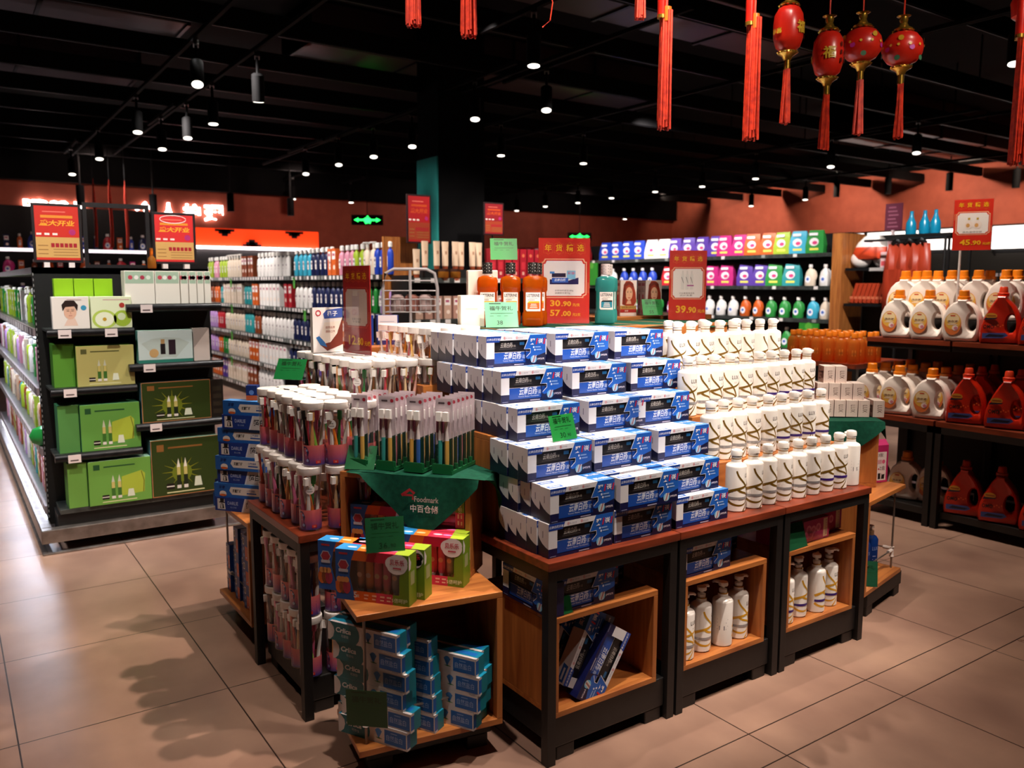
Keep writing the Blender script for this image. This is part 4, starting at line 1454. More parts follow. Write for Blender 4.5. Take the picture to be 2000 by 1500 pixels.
# ------------------------------------------------------------------ red price boards
def price_board(w, h, lines, art, frame=True, bright=True, stand=True):
    r = empty('price_board')
    red = '#d42a18' if bright else '#a81a20'
    m = MB().box(-w / 2, w / 2, -.002, .002, 0, h, {'f': red, '*': '#8a1a14'})
    F = plane((0, -.002, 0), (1, 0, 0), (0, 0, 1))
    gold = '#f2b21c'
    for k, ch in enumerate('年货精选'):
        x = (-.315 + .21 * k) * w
        m.text(F, ch, x, h * .845, w * .135, gold, 3, .02)
        s_ = w * .088
        for a, b in (((-s_, -s_), (s_, -s_)), ((s_, -s_), (s_, s_)), ((s_, s_), (-s_, s_)), ((-s_, s_), (-s_, -s_))):
            m.stroke(F, [(x + a[0], h * .88 + a[1]), (x + b[0], h * .88 + b[1])], .0012, '#e0622a', 1)
        m.stroke(F, [(x - s_ * .4, h * .88 + s_), (x, h * .88 + s_ * 1.4), (x + s_ * .4, h * .88 + s_)], .0012, '#e8742e', 1)
        m.stroke(F, [(x - s_ * .4, h * .88 - s_), (x, h * .88 - s_ * 1.4), (x + s_ * .4, h * .88 - s_)], .0012, '#e8742e', 1)
    y0, y1 = h * .30, h * .76
    c = w * .06

    def oct_(i):
        a, b, p, q_, k = -w * .44 + i, w * .44 - i, y0 + i, y1 - i, c
        return [(a + k, p), (b - k, p), (b - k, p + k * .5), (b, p + k), (b, q_ - k), (b - k * .5, q_ - k), (b - k, q_), (a + k, q_), (a + k * .5, q_ - k), (a, q_ - k), (a, p + k), (a + k * .5, p + k)]
    m.poly(F, oct_(0), '#f4b890' if bright else '#c84a3a', 1)
    m.poly(F, oct_(w * .018), red, 2)
    m.poly(F, oct_(w * .04), '#f2e6e2' if bright else '#cdb0a4', 3)
    for k in range(9):
        for sx in (-1, 1):
            yy = h * (.60 if sx < 0 else .36) + k * h * .014
            m.stroke(F, [(sx * w * .49, yy), (sx * w * .455, yy + h * .008)], .0012, '#f0a070', 4)
    art(m, F, w, h)
    yb = h * .20
    for k, (big, small, unit) in enumerate(lines):
        hh = h * .075 if len(lines) > 1 else h * .11
        y = (yb - k * h * .115) if len(lines) > 1 else h * .10
        x = -w * .17
        bw = w * .20 if len(lines) > 1 else w * .27
        m.text(F, big, x, y, hh, gold, 4, .03, w=bw)
        m.text(F, '.' + small, x + bw * .5 + w * .02, y, hh * .82, gold, 4, .03, w=bw * .95, align='l')
        m.text(F, unit, x + bw * 1.6 + w * .02, y, hh * .5, gold, 4, .02, align='l')
    m.build('printed_board', r)
    if stand:
        MB().box(-w / 2 - .004, w / 2 + .004, -.006, -.0045, -.002, h + .004, 'acrylic').box(-w / 2 - .004, w / 2 + .004, -.03, .03, -.003, -.001, 'acrylic').build('acrylic_stand', r)
    return r


def art_paste(m, F, w, h):
    x0, y0 = -w * .28, h * .46
    m.poly(F, [(x0, y0), (x0 + w * .56, y0), (x0 + w * .56, y0 + h * .08), (x0 + w * .3, y0 + h * .03), (x0, y0 + h * .06)], '#2a1a5a', 5)
    m.rect(F, x0 + w * .04, x0 + w * .36, y0 + h * .02, y0 + h * .075, '#2a5ab8', 6)
    m.rect(F, x0 + w * .04, x0 + w * .31, y0 + h * .085, y0 + h * .13, '#2a1438', 6)
    m.rect(F, x0 + w * .33, x0 + w * .50, y0 + h * .06, y0 + h * .16, '#8ac8e4', 5)
    m.rect(F, x0, x0 + w * .09, y0 + h * .125, y0 + h * .15, '#4a8ad0', 6)
    m.text(F, '云南白药', x0 + w * .2, y0 + h * .035, .012, '#eef0fa', 7, .02, .2, w=w * .22)
    m.text(F, '买1送1', x0 + w * .42, y0 + h * .115, .012, '#e2547a', 7, .02, w=w * .14)
    m.text(F, '云南白药留兰180g', 0, h * .375, .0085, '#7a6a68', 5, 0, w=w * .36)
    m.text(F, '送替换牙膏70g', -w * .03, h * .345, .0085, '#7a6a68', 5, 0, w=w * .30)


def art_bottles(m, F, w, h):
    for k in range(3):
        x = -w * .14 + w * .12 * k
        m.rect(F, x - w * .045, x + w * .045, h * .44, h * .66, '#e4dcd8', 5)
        m.rect(F, x - w * .02, x + w * .02, h * .66, h * .71, '#e0d6d2', 5)
        m.stroke(F, [(x - w * .03, h * .62), (x + w * .02, h * .54), (x + w * .03, h * .53)], .0025, '#3a2a24', 6, .001)
    m.rect(F, -w * .02, w * .16, h * .49, h * .505, '#b02a90', 7)
    m.text(F, '力士柔亮洗发乳', -w * .02, h * .375, .008, '#7a6a68', 5, 0, w=w * .42)
    m.text(F, '送护发素', -w * .04, h * .345, .008, '#7a6a68', 5, 0, w=w * .34)


def art_jar(m, F, w, h):
    m.rect(F, -w * .15, w * .12, h * .44, h * .7, '#c4a8a8', 5)
    m.rect(F, -w * .12, w * .06, h * .66, h * .72, '#d8c4bc', 6)
    m.text(F, '牙刷十支装', 0, h * .385, .009, '#5a4444', 5, 0, w=w * .34)
    m.text(F, '十支装', 0, h * .355, .009, '#5a4444', 5, 0, w=w * .30)


def art_jug(m, F, w, h):
    for x in (-w * .1, w * .12):
        m.disc(F, x, h * .50, w * .11, '#f2ded6', 5, 18, h * .08)
        m.disc(F, x - w * .02, h * .49, w * .05, '#d8a060', 6, 14, h * .04)
        m.rect(F, x - w * .03, x + w * .03, h * .60, h * .64, '#c8a040', 6)
    m.text(F, '洗衣液组合装', 0, h * .345, .009, '#7a6a68', 5, 0, w=w * .5)


BG = 'red new year price boards'
put(price_board(.225, .37, [('30', '90', '元/支'), ('57', '00', '元2支')], art_paste), 2.255, 2.87, 1.2775, -.56, 'bright red board priced 30.90 and 57.00 beside the orange mouthwash', 'price board', BG)
put(price_board(.19, .35, [('39', '90', '元/瓶')], art_bottles), 3.13, 2.97, 1.268, -.56, 'red board priced 39.90 above the top row of pump bottles', 'price board', BG)
put(price_board(.20, .345, [('12', '80', '元/桶')], art_jar, bright=False), 1.35, 3.035, 1.1735, -PI / 2 + .12, 'dull red board priced 12.80 standing on the white jar lids', 'price board', BG)

# coconut toothpaste leaflet beside it
m = MB().box(-.065, .065, -.012, .012, 0, .18, {'f': '#e8e4e4', '*': '#cfcac8'})
F = plane((-.065, -.012, 0), (1, 0, 0), (0, 0, 1))
m.poly(F, [(.03, .03), (.06, .005), (.13, .03), (.13, .14), (.11, .09), (.05, .05)], '#7a3426', 1)
m.poly(F, [(.03, .06), (.05, .035), (.075, .04), (.105, .075), (.12, .125), (.05, .12)], '#eee4da', 2)
m.poly(F, [(.012, .06), (.026, .066), (.05, .04), (.06, .02), (.03, .03)], '#2f6fb4', 3)
m.poly(F, [(.05, .135), (.13, .14), (.13, .178), (.06, .17), (.045, .155)], '#3a55a8', 3)
m.text(F, '椰子', .085, .145, .022, '#eef0fa', 4, .03)
m.ring(F, .024, .158, .012, .004, '#c0283a', 3)
m.text(F, '自然滋养', .075, .095, .010, '#a84a30', 4)
m.text(F, '清新口气', .075, .078, .010, '#a84a30', 4)
tag(m.build('leaflet_box', None, (1.285, 3.19, 1.1735), .05), 'white leaflet box showing a split coconut, left of the 12.80 board', 'leaflet box')
# two dark blue cartons and a white fronted one behind the jar lids
for k, (x, y, wd, c) in enumerate(((1.56, 3.52, .042, '#173a96'), (1.605, 3.49, .042, '#1a3f9e'), (1.69, 3.47, .10, '#e6e4ee'))):
    m = MB().box(-wd / 2, wd / 2, -.03, .03, 0, .135, {'f': c, '*': '#132c78'})
    F = plane((0, -.03, 0), (1, 0, 0), (0, 0, 1))
    if k < 2:
        m.rect(F, -.008, .010, .095, .12, '#b8c4e4', 1)
        m.rect(F, -.006, .004, .03, .085, '#7f9ad8', 1)
    else:
        m.rect(F, -.05, .05, 0, .02, '#132c78', 1)
        m.rect(F, -.05, -.044, 0, .135, '#132c78', 1)
        m.rect(F, .044, .05, 0, .135, '#132c78', 1)
        for q_ in range(4):
            m.rect(F, -.036, .03, .045 + .02 * q_, .047 + .02 * q_, '#9aa0c0', 1)
    tag(m.build('blue_carton', None, (x, y, 1.171), -.3), ['left dark blue carton behind the jar lids', 'middle dark blue carton behind the jar lids', 'white fronted blue carton behind the jar lids'][k], 'carton', 'blue cartons behind the jar lids')
step(1.50, 1.77, 3.35, 3.60, .0, 1.1705, 'tall wooden core of the island under the blue cartons')


# ------------------------------------------------------------------ mouthwash
def make_mouthwash(liq, capc, capt, lab1, lab2):
    m = MB()

    def ringpts(w, d, z, n=20):
        out = []
        for i in range(n):
            a = 2 * PI * i / n
            c, s_ = math.cos(a), math.sin(a)
            out.append((w * (abs(c) ** .45) * (1 if c > 0 else -1), d * (abs(s_) ** .45) * (1 if s_ > 0 else -1), z))
        return out
    secs = [(.040, .026, 0), (.044, .029, .004), (.044, .029, .052), (.040, .0255, .060), (.040, .0255, .142), (.044, .029, .150), (.044, .029, .190), (.040, .026, .203), (.020, .018, .212)]
    n = 20
    vs = [p for w, d, z in secs for p in ringpts(w, d, z)]
    fs = [(k * n + i, k * n + (i + 1) % n, (k + 1) * n + (i + 1) % n, (k + 1) * n + i) for k in range(len(secs) - 1) for i in range(n)]
    m.add(vs, fs, liq, True)
    m.add(vs[:n], [tuple(range(n))[::-1]], liq)
    m.lathe([(.0165, .212), (.0165, .228)], 'clear', 18, cap=False)
    o = m.build('mouthwash_bottle')
    F = plane((0, -.0262, 0), (1, 0, 0), (0, 0, 1))
    l = MB().poly(F, [(-.031, .068), (-.026, .062), (.031, .062), (.031, .141), (-.031, .141)], '#f0e8e2', 1)
    l.text(F, 'LISTERINE', 0, .122, .013, '#1d1a18', 2, .02, w=.054)
    l.rect(F, -.018, .018, .1155, .1175, '#b0a49c', 2)
    l.text(F, '李施德林', -.008, .106, .0065, '#4a403a', 2)
    l.poly(F, [(-.024, .097), (.027, .097), (.027, .104), (-.018, .104)], lab1, 2)
    l.rect(F, -.024, .027, .071, .097, lab2, 2)
    for k in range(3):
        l.rect(F, -.014 + .002 * k, .018 - .002 * k, .076 + .007 * k, .079 + .007 * k, '#f4e4d8', 3)
    l.build('front_label', o)
    c = MB().lathe([(.0215, .219), (.0215, .264), (.020, .267)], capc, 18)
    C = cyl(.0215, .222)
    for j in range(3):
        for q_ in range(7):
            a = -.066 + .0205 * q_
            c.poly(C, [(a, .004 + .013 * j), (a + .014, .008 + .013 * j), (a + .014, .012 + .013 * j), (a, .008 + .013 * j)], capt, 1)
    c.build('cap', o)
    return o


MW = Kind(make_mouthwash('amber', '#1a1614', '#e8e2da', '#f0b020', '#d8641c'), 'mouthwash', 'mouthwash bottles on the highest tier')
MT = Kind(make_mouthwash('teal_liq', '#d8ccc8', '#2a2624', '#20201f', '#1a86a0'), 'mouthwash', 'mouthwash bottles on the highest tier')
for k, (x, y) in enumerate(((1.930, 2.985), (2.022, 2.945), (2.075, 2.855), (2.150, 2.925), (2.20, 2.99))):
    MW.place((x, y, 1.2725), -.56, 'orange mouthwash bottle, ' + ['furthest from the red board', 'second, behind the others', 'frontmost of the group', 'half hidden, next to the red board', 'hidden behind the red board'][k])
for k, (x, y) in enumerate(((2.485, 2.86), (2.56, 2.93))):
    MT.place((x, y, 1.2725), -.5, 'teal mouthwash bottle with printed cap, ' + ['next to the red board', 'behind the other teal one'][k])


def soft_box(w, d, h, lab, loc, rot):
    m = MB().box(-w / 2, w / 2, -d / 2, d / 2, 0, h, {'*': '#f0e8dc', 'l': '#ece2d4'})
    L = plane((-w / 2, d / 2, 0), (0, -1, 0), (0, 0, 1))
    m.stroke(L, [(d * .35 + d * .08 * math.sin(k * .6), h * k / 10) for k in range(11)], d * .09, '#d8a828', 1)
    F = plane((0, -d / 2, 0), (1, 0, 0), (0, 0, 1))
    m.rect(F, -w * .3, w * .2, h * .55, h * .6, '#e0d0bc', 1)
    tag(m.build('cream_carton', None, loc, rot, bevel=.003), lab, 'carton', 'cream cartons with gold ribbon')


soft_box(.10, .06, .13, 'short cream carton with gold ribbon at the end of the top tier', (1.80, 2.91, 1.2725), -.3)
soft_box(.13, .07, .235, 'tall cream carton with gold ribbon behind the mouthwash', (1.95, 3.06, 1.2725), -.45)


def make_hair_box():
    w, d, h = .088, .075, .185
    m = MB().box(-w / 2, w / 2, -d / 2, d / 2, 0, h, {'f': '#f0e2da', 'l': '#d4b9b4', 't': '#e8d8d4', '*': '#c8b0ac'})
    F = plane((0, -d / 2, 0), (1, 0, 0), (0, 0, 1))
    hair, skin = '#a8391c', '#edb894'
    m.poly(F, [(-.034, .06), (-.012, .052), (.03, .052), (.043, .075), (.038, .12), (.024, .168), (.008, .181), (-.014, .180), (-.027, .160), (-.030, .12)], hair, 1)
    m.poly(F, [(-.012, .062), (.016, .062), (.012, .08), (-.004, .08)], skin, 2)
    m.disc(F, .003, .115, .019, skin, 3, 20, .034)
    m.poly(F, [(-.022, .11), (-.016, .15), (.003, .163), (.024, .145), (.026, .165), (.0, .178), (-.024, .165)], '#7d2814', 4)
    m.poly(F, [(-.030, .06), (-.016, .055), (-.014, .11), (-.020, .15), (-.030, .13)], '#7d2814', 4)
    for x in (-.005, .012):
        m.rect(F, x - .004, x + .004, .121, .1235, '#4a2418', 5)
        m.rect(F, x - .005, x + .005, .127, .1285, '#6a3018', 5)
    m.stroke(F, [(.004, .118), (.006, .104), (.002, .102)], .0012, '#c98a66', 5)
    m.rect(F, -.003, .010, .092, .0955, '#b8443c', 5)
    m.rect(F, -w / 2, w / 2, .035, .053, '#c8a050', 6)
    m.text(F, 'EXCELLENCE', 0, .040, .009, '#5a2a12', 7, .01, w=.07)
    m.rect(F, -w / 2, w / 2, .018, .035, '#b02a28', 6)
    m.text(F, '滋养', -.01, .021, .010, '#f0dcd0', 7, .02)
    L = plane((-w / 2, d / 2, 0), (0, -1, 0), (0, 0, 1))
    m.rect(L, .008, .06, .155, .17, '#a81f38', 1)
    m.rect(L, .022, .045, .05, .11, '#b8283c', 1)
    m.disc(L, .036, .02, .022, '#c8547a', 1, 14, .014)
    for k in range(3):
        m.rect(L, .01, .055 - .01 * k, .125 + .008 * k, .128 + .008 * k, '#9a7a7a', 1)
    return m.build('hair_colour_box')


HB = Kind(make_hair_box(), 'hair colour box', 'hair colour boxes with a red haired portrait')
step(2.72, 3.50, 3.135, 3.60, .0, 1.284, 'tall wooden core of the island under the hair colour boxes')
for k, (x, y) in enumerate(((2.955, 3.235), (3.105, 3.205), (3.16, 3.29), (2.90, 3.33))):
    HB.place((x, y, 1.2845), -.42, 'hair colour box with red haired portrait, ' + ['next to the teal mouthwash', 'next to the 39.90 board', 'hidden behind the second', 'hidden behind the first'][k])
m = MB().lathe([(.026, 0), (.030, .01), (.028, .10), (.022, .125), (.014, .135)], '#c22a56 r.2', 18).lathe([(.020, .135), (.020, .18)], '#e8dcd8', 16)
tag(m.build('pink_bottle', None, (3.42, 3.18, 1.2845)), 'pink bottle with pale cap right of the 39.90 board', 'bottle')

# ------------------------------------------------------------------ soaps, pink packs, blue pump bottles at the far corner
def make_soap():
    w, d, h = .050, .095, .077
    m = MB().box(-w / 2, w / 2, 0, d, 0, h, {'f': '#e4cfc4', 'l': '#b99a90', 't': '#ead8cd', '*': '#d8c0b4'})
    F = plane((0, 0, 0), (1, 0, 0), (0, 0, 1))
    m.text(F, 'LUX', -.006, .038, .020, '#6a4a3e', 1, 0, w=.036, rot=-PI / 2)
    for x in (-.018, .019):
        m.rect(F, x, x + .001, 0, h, '#c8aca0', 1)
    L = plane((-w / 2, d, 0), (0, -1, 0), (0, 0, 1))
    for k in range(4):
        m.rect(L, .012 + .02 * (k % 2), .045 + .018 * (k % 3), .012 + .016 * k, .02 + .016 * k, '#7d5a52', 1)
    m.rect(L, .06, .085, .02, .055, '#5f4440', 1)
    return m.build('soap_box')


SB = Kind(make_soap(), 'soap box', 'pale soap boxes on the green cloth')
sa = UR2 - PI / 2
sx_ = Vector((math.cos(sa), math.sin(sa)))
sn_ = Vector((-math.sin(sa), math.cos(sa)))
base0 = Vector((3.515, 2.145)) - sx_ * 0.262 + sn_ * .02
for lev, n in enumerate((6, 4, 2)):
    for k in range(n):
        p = base0 + sx_ * (.054 * (k + lev * .55) + (.012 if lev == 0 and k == 5 else 0)) + sn_ * .012 * lev
        SB.place((p.x, p.y, .8385 + lev * .0775), sa, 'pale soap box, %s layer of the little pyramid, %s from the pump bottles' % (('lowest', 'middle', 'top')[lev], ORD[k]))


def make_pink(w, d, h, text):
    m = MB().box(-w / 2, w / 2, -d / 2, d / 2, 0, h * .88, '#b82a62 r.25').add([(-w / 2, -d / 2, h * .88), (w / 2, -d / 2, h * .88), (w / 2, d / 2, h * .88), (-w / 2, d / 2, h * .88), (-w / 2, 0, h), (w / 2, 0, h)],
                                                                               [(0, 1, 5, 4), (2, 3, 4, 5), (1, 2, 5), (3, 0, 4)], '#c43a70 r.2')
    F = plane((0, -d / 2, 0), (1, 0, 0), (0, 0, 1))
    m.rect(F, -w * .36, w * .36, h * .05, h * .72, '#e6d4d0', 1)
    m.text(F, '3款', -w * .1, h * .60, .02, '#5a3a3e', 2, 0)
    for k in range(5):
        m.rect(F, -w * .3 + k * w * .06, -w * .27 + k * w * .06, h * .44, h * .54, '#c43a5e', 2)
    m.disc(F, w * .14, h * .49, w * .13, '#d8607e', 2, 12)
    m.text(F, '2盒', w * .06, h * .29, .02, '#5a3a3e', 2, 0)
    m.disc(F, -w * .22, h * .32, w * .06, '#b02a30', 2, 10)
    m.rect(F, -w * .26, -w * .06, h * .08, h * .22, '#1d181a', 2)
    m.poly(F, [(0, h * .08), (w * .24, h * .08), (w * .26, h * .20), (w * .1, h * .18), (w * .04, h * .22)], '#1d181a', 2)
    return m.build('pink_pack')


pk_ = Kind(make_pink(.075, .045, .20, ''), 'pink pack', 'pink sanitary packs on the far corner crate')
pk_.place((3.565, 2.150, .532), -.25, 'tall pink pack with white panel, front one on the far corner crate')
pk_.place((3.535, 2.205, .532), -.25, 'tall pink pack behind the front one on the far corner crate')
m = MB()


def make_pink_case():
    m = MB().box(-.085, .085, -.03, .03, 0, .085, {'*': '#b0346c r.2', 't': '#c04a7e r.2'})
    F = plane((0, -.03, 0), (1, 0, 0), (0, 0, 1))
    m.rect(F, .045, .072, .006, .08, '#d8c0a8', 1)
    m.text(F, '九十九朵玫瑰', .0585, .043, .010, '#8a3a44', 2, 0, w=.062, rot=-PI / 2)
    for x, y in ((-.05, .05), (-.02, .045), (-.035, .028), (.012, .05), (-.06, .03)):
        m.disc(F, x, y, .017, '#d878a4', 1, 9)
        m.disc(F, x, y, .009, '#c0457c', 2, 7)
    return m.build('pink_gift_case')


pc_ = Kind(make_pink_case(), 'gift case', 'pink gift cases on the last crate')
pc_.place((2.745, 1.925, .461), .03, 'pink clear gift case with gold band, nearest the price card')
pc_.place((2.885, 1.965, .461), .03, 'pink clear gift case with gold band, beside the table leg')
pc_.place((2.62, 1.985, .461), .03, 'pink gift case hidden behind the green price card')
for k, (x, y) in enumerate(((3.33, 2.06), (3.43, 2.085))):
    o = MB().lathe([(.031, 0), (.034, .004), (.034, .165), (.026, .178), (.015, .184)], 'blue_liq', 22)
    C = cyl(.0345)
    o.text(C, 'LUX', .004, .12, .016, '#8a9ccc', 1, 0, w=.03)
    for q_ in range(5):
        o.rect(C, -.008, .008 + .004 * (q_ % 2), .03 + .015 * q_, .034 + .015 * q_, '#7f90c0', 1)
    o = o.build('blue_pump_bottle', None, (x, y, .131), -.4)
    MB().lathe([(.015, .184), (.015, .205)], '#8a6a50', 14).build('neck_collar', o)
    MB().lathe([(.006, .205), (.006, .215), (.015, .218), (.014, .228)], '#e8ddd6', 14).tube([(0, 0, .224), (-.022, -.012, .225), (-.034, -.02, .214)], [.008, .006, .004], '#e8ddd6', 8).build('pump_head', o)
    tag(o, 'dark blue pump bottle in the far corner crate, ' + ['half hidden by the table leg', 'beside the steel post'][k], 'pump bottle', 'blue pump bottles')
# ------------------------------------------------------------------ goods on the shelves further back
def goods(kind):
    """small goods whose own colour is the object's colour; front is -y, origin bottom centre"""
    m = MB()
    F = None
    if kind == 'bottle':
        m.lathe([(.030, 0), (.033, .006), (.033, .14), (.026, .162), (.013, .17), (.013, .182)], 'tint', 14, sy=.7)
        m.lathe([(.017, .182), (.017, .212), (.012, .218)], '#ece4de', 12)
        F = plane((0, -.0235, 0), (1, 0, 0), (0, 0, 1))
        m.rect(F, -.014, .014, .05, .12, '#efe6e2', 1)
        m.rect(F, -.010, .010, .09, .105, '#7a5a6a', 2)
        m.rect(F, -.010, .006, .065, .07, '#9a8a90', 2)
    elif kind == 'pump':
        m.lathe([(.034, 0), (.036, .006), (.036, .15), (.028, .168), (.014, .174), (.014, .19)], 'tint', 14, sy=.75)
        m.lathe([(.012, .19), (.012, .215), (.018, .218), (.018, .228)], '#e6dcd4', 12).tube([(0, 0, .222), (-.02, -.02, .222), (-.028, -.028, .212)], .006, '#e6dcd4', 6)
        F = plane((0, -.0275, 0), (1, 0, 0), (0, 0, 1))
        m.disc(F, 0, .095, .015, '#f2e8e2', 1, 14, .03)
        m.rect(F, -.008, .008, .095, .107, '#8a4a5a', 2)
    elif kind == 'carton':
        m.box(-.036, .036, -.03, .03, 0, .20, 'tint')
        F = plane((0, -.03, 0), (1, 0, 0), (0, 0, 1))
        m.rect(F, -.028, .028, .12, .18, '#f0e6e0', 1)
        m.rect(F, -.02, .016, .145, .165, '#b0486a', 2)
        m.disc(F, .006, .06, .018, '#f0d8c8', 1, 12)
    elif kind == 'tube':
        m.add([], [], 'tint')
        n = 14
        vs, fs = [], []
        for z, a, b in ((.03, .027, .027), (.10, .029, .022), (.19, .033, .010), (.245, .036, .003)):
            vs += [(a * math.cos(2 * PI * i / n), b * math.sin(2 * PI * i / n), z) for i in range(n)]
        for k in range(3):
            fs += [(k * n + i, k * n + (i + 1) % n, k * n + n + (i + 1) % n, k * n + n + i) for i in range(n)]
        m.add(vs, fs, 'tint', True).lathe([(.023, 0), (.024, .03)], '#8a3d1e', 14)
        m.rect(plane((0, -.0235, 0), (1, 0, 0), (0, .05, 1)), -.010, .010, .10, .16, '#a87a60', 1)
    elif kind == 'pouch':
        n = 10
        P = [(-.11, 0), (.11, 0), (.115, .09), (.10, .20), (.085, .265), (-.085, .265), (-.10, .20), (-.115, .09)]
        vs = [(x, -.045 * (1 - (z / .30) ** 2), z) for x, z in P] + [(x, .045 * (1 - (z / .30) ** 2), z) for x, z in P]
        m.add(vs, [tuple(range(8)), tuple(range(15, 7, -1))] + [(i, 8 + i, 8 + (i + 1) % 8, (i + 1) % 8) for i in range(8)], 'tint')
        F = plane((0, -.047, 0), (1, 0, 0), (0, .06, 1))
        m.disc(F, -.01, .13, .058, '#f2e6ea', 1, 14, .048)
        m.disc(F, .0, .12, .032, '#d8407a', 2, 12, .022)
        m.rect(F, -.06, .05, .035, .06, '#f0dc60', 1)
        m.rect(F, -.075, .03, .205, .235, '#f4eef2', 1)
    elif kind == 'jug':
        m.lathe([(.062, 0), (.068, .01), (.068, .10), (.055, .16), (.030, .195), (.018, .205), (.018, .215)], 'tint', 16, sy=.6)
        m.lathe([(.024, .215), (.022, .25)], '#f0e8e4', 12)
        m.tube([(.03, 0, .19), (.062, 0, .165), (.075, 0, .12), (.066, 0, .075)], .011, 'tint', 8)
        F = plane((0, -.042, 0), (1, 0, 0), (0, 0, 1))
        m.disc(F, -.01, .075, .034, '#f2eef4', 1, 14, .042)
        m.disc(F, -.012, .078, .018, '#3f6ac0', 2, 12)
    return m


GK = {}


def good(kind, color, loc, rot, label, group, sc=1.0):
    names = {'bottle': 'shampoo_bottle', 'pump': 'lotion_pump_bottle', 'carton': 'product_carton', 'tube': 'cream_tube', 'pouch': 'detergent_pouch', 'jug': 'detergent_jug'}
    cats = {'bottle': 'bottle', 'pump': 'bottle', 'carton': 'carton', 'tube': 'tube', 'pouch': 'pouch', 'jug': 'jug'}
    if kind not in GK:
        GK[kind] = Kind(goods(kind).build(names[kind]), cats[kind])
    o = GK[kind].place(loc, rot, label, group, color)
    o.scale = (sc, sc, sc)
    return o


C_ = {'white': '#ece4e0', 'cream': '#e2cdb8', 'beige': '#c9a88c', 'pink': '#d48aa0', 'magenta': '#c22a7a', 'red': '#b8202c', 'orange': '#cc5a1c', 'brown': '#8a3f1c', 'lime': '#9fb52e', 'green': '#2a8a3a',
      'teal': '#2a8f94', 'cyan': '#3aa6c4', 'blue': '#1f3fae', 'navy': '#131a44', 'purple': '#5a3a9a', 'lilac': '#b48ac4', 'yellow': '#d8a824', 'black': '#1a1618'}


def shelf_rail(w, tags, parent_loc=None):
    """front lip with paper tags, along +x from 0 to w, facing -y"""
    m = MB().box(0, w, -.012, 0, -.045, .0, 'shelf_metal')
    F = plane((0, -.012, -.045), (1, 0, 0), (0, 0, 1))
    x = .03
    while x < w - .06:
        m.rect(F, x, x + .055, .004, .041, '#e4dad6' if R.random() < .8 else '#8a8a86', 1)
        x += tags * R.uniform(.8, 1.3)
    return m


# ---- long shampoo gondola: face in the plane x = 3.24, running away from the camera
G0, G1 = 6.72, 13.2
LV = [.14, .474, .82, 1.18, 1.53]
g = empty('shampoo_gondola', (3.24, G1, 0), -PI / 2)
L_ = G1 - G0
MB().box(0, L_, .30, .34, 0, 1.62, 'black_steel').build('back_panel', g)
MB().box(0, L_, .02, .30, 0, .12, 'black_steel').build('base_plinth', g)
for z in LV:
    s_ = MB().box(0, L_, 0, .30, z - .03, z, 'shelf_metal').build('shelf', g)
    q_ = shelf_rail(L_, .10)
    q_ = q_.build('price_rail', s_, (0, 0, z))
MB().box(L_, L_ + .035, 0, .34, 0, 1.86, 'wood_z').build('end_panel', g)
tag(g, 'long grey shelving of shampoos running back beside the cosmetics stand', 'shelving')
SN = ['bottom', 'second', 'third', 'fourth', 'top']
RUN = {4: [(12.6, 'lime', 'bottle', 2), (12.3, 'pink', 'bottle', 2), (12.0, 'lime', 'bottle', 3), (11.6, 'cream', 'pump', 5), (10.9, 'brown', 'carton', 4), (10.3, 'white', 'bottle', 9), (9.0, 'cyan', 'bottle', 4), (8.5, 'navy', 'bottle', 5), (8.0, 'orange', 'carton', 2), (7.75, 'pink', 'bottle', 3), (7.4, 'lime', 'bottle', 2), (7.15, 'cream', 'pump', 2), (6.95, 'blue', 'bottle', 3)],
       3: [(12.6, 'brown', 'bottle', 2), (12.3, 'orange', 'bottle', 2), (12.0, 'teal', 'bottle', 2), (11.8, 'cream', 'carton', 7), (10.9, 'teal', 'bottle', 3), (10.5, 'orange', 'carton', 2), (10.2, 'white', 'carton', 6), (9.3, 'red', 'carton', 2), (9.0, 'white', 'bottle', 4), (8.5, 'navy', 'bottle', 7), (7.6, 'orange', 'bottle', 3), (7.25, 'green', 'bottle', 4), (6.85, 'lilac', 'bottle', 2)],
       2: [(12.6, 'lilac', 'bottle', 3), (12.2, 'red', 'bottle', 3), (11.8, 'cream', 'bottle', 7), (10.9, 'teal', 'pump', 3), (10.5, 'brown', 'bottle', 2), (10.2, 'white', 'bottle', 9), (9.1, 'navy', 'bottle', 8), (8.05, 'teal', 'bottle', 3), (7.7, 'orange', 'carton', 3)],
       1: [(12.6, 'lilac', 'bottle', 3), (12.2, 'orange', 'bottle', 2), (11.95, 'green', 'bottle', 2), (11.7, 'cream', 'bottle', 8), (10.7, 'orange', 'carton', 3), (10.3, 'white', 'carton', 8), (9.25, 'navy', 'bottle', 6), (8.5, 'purple', 'bottle', 3)],
       0: [(12.5, 'orange', 'carton', 4), (11.95, 'purple', 'carton', 2), (11.7, 'cream', 'carton', 7), (10.8, 'brown', 'carton', 3), (10.4, 'white', 'bottle', 7)]}
for lv, runs in RUN.items():
    k = 0
    for y, c, kind, n in runs:
        for i in range(n):
            yy = y - .128 * i
            good(kind, C_[c], (3.24 + .06 + R.uniform(0, .01), yy, LV[lv] + .0005), -PI / 2 + R.uniform(-.06, .06),
                 '%s %s on the %s shelf of the long shampoo shelving, %s from far end' % (c, {'bottle': 'bottle', 'pump': 'pump bottle', 'carton': 'carton'}[kind], SN[lv], ORD[k]), 'shampoos on the %s shelf' % SN[lv], 1.32)
            k += 1
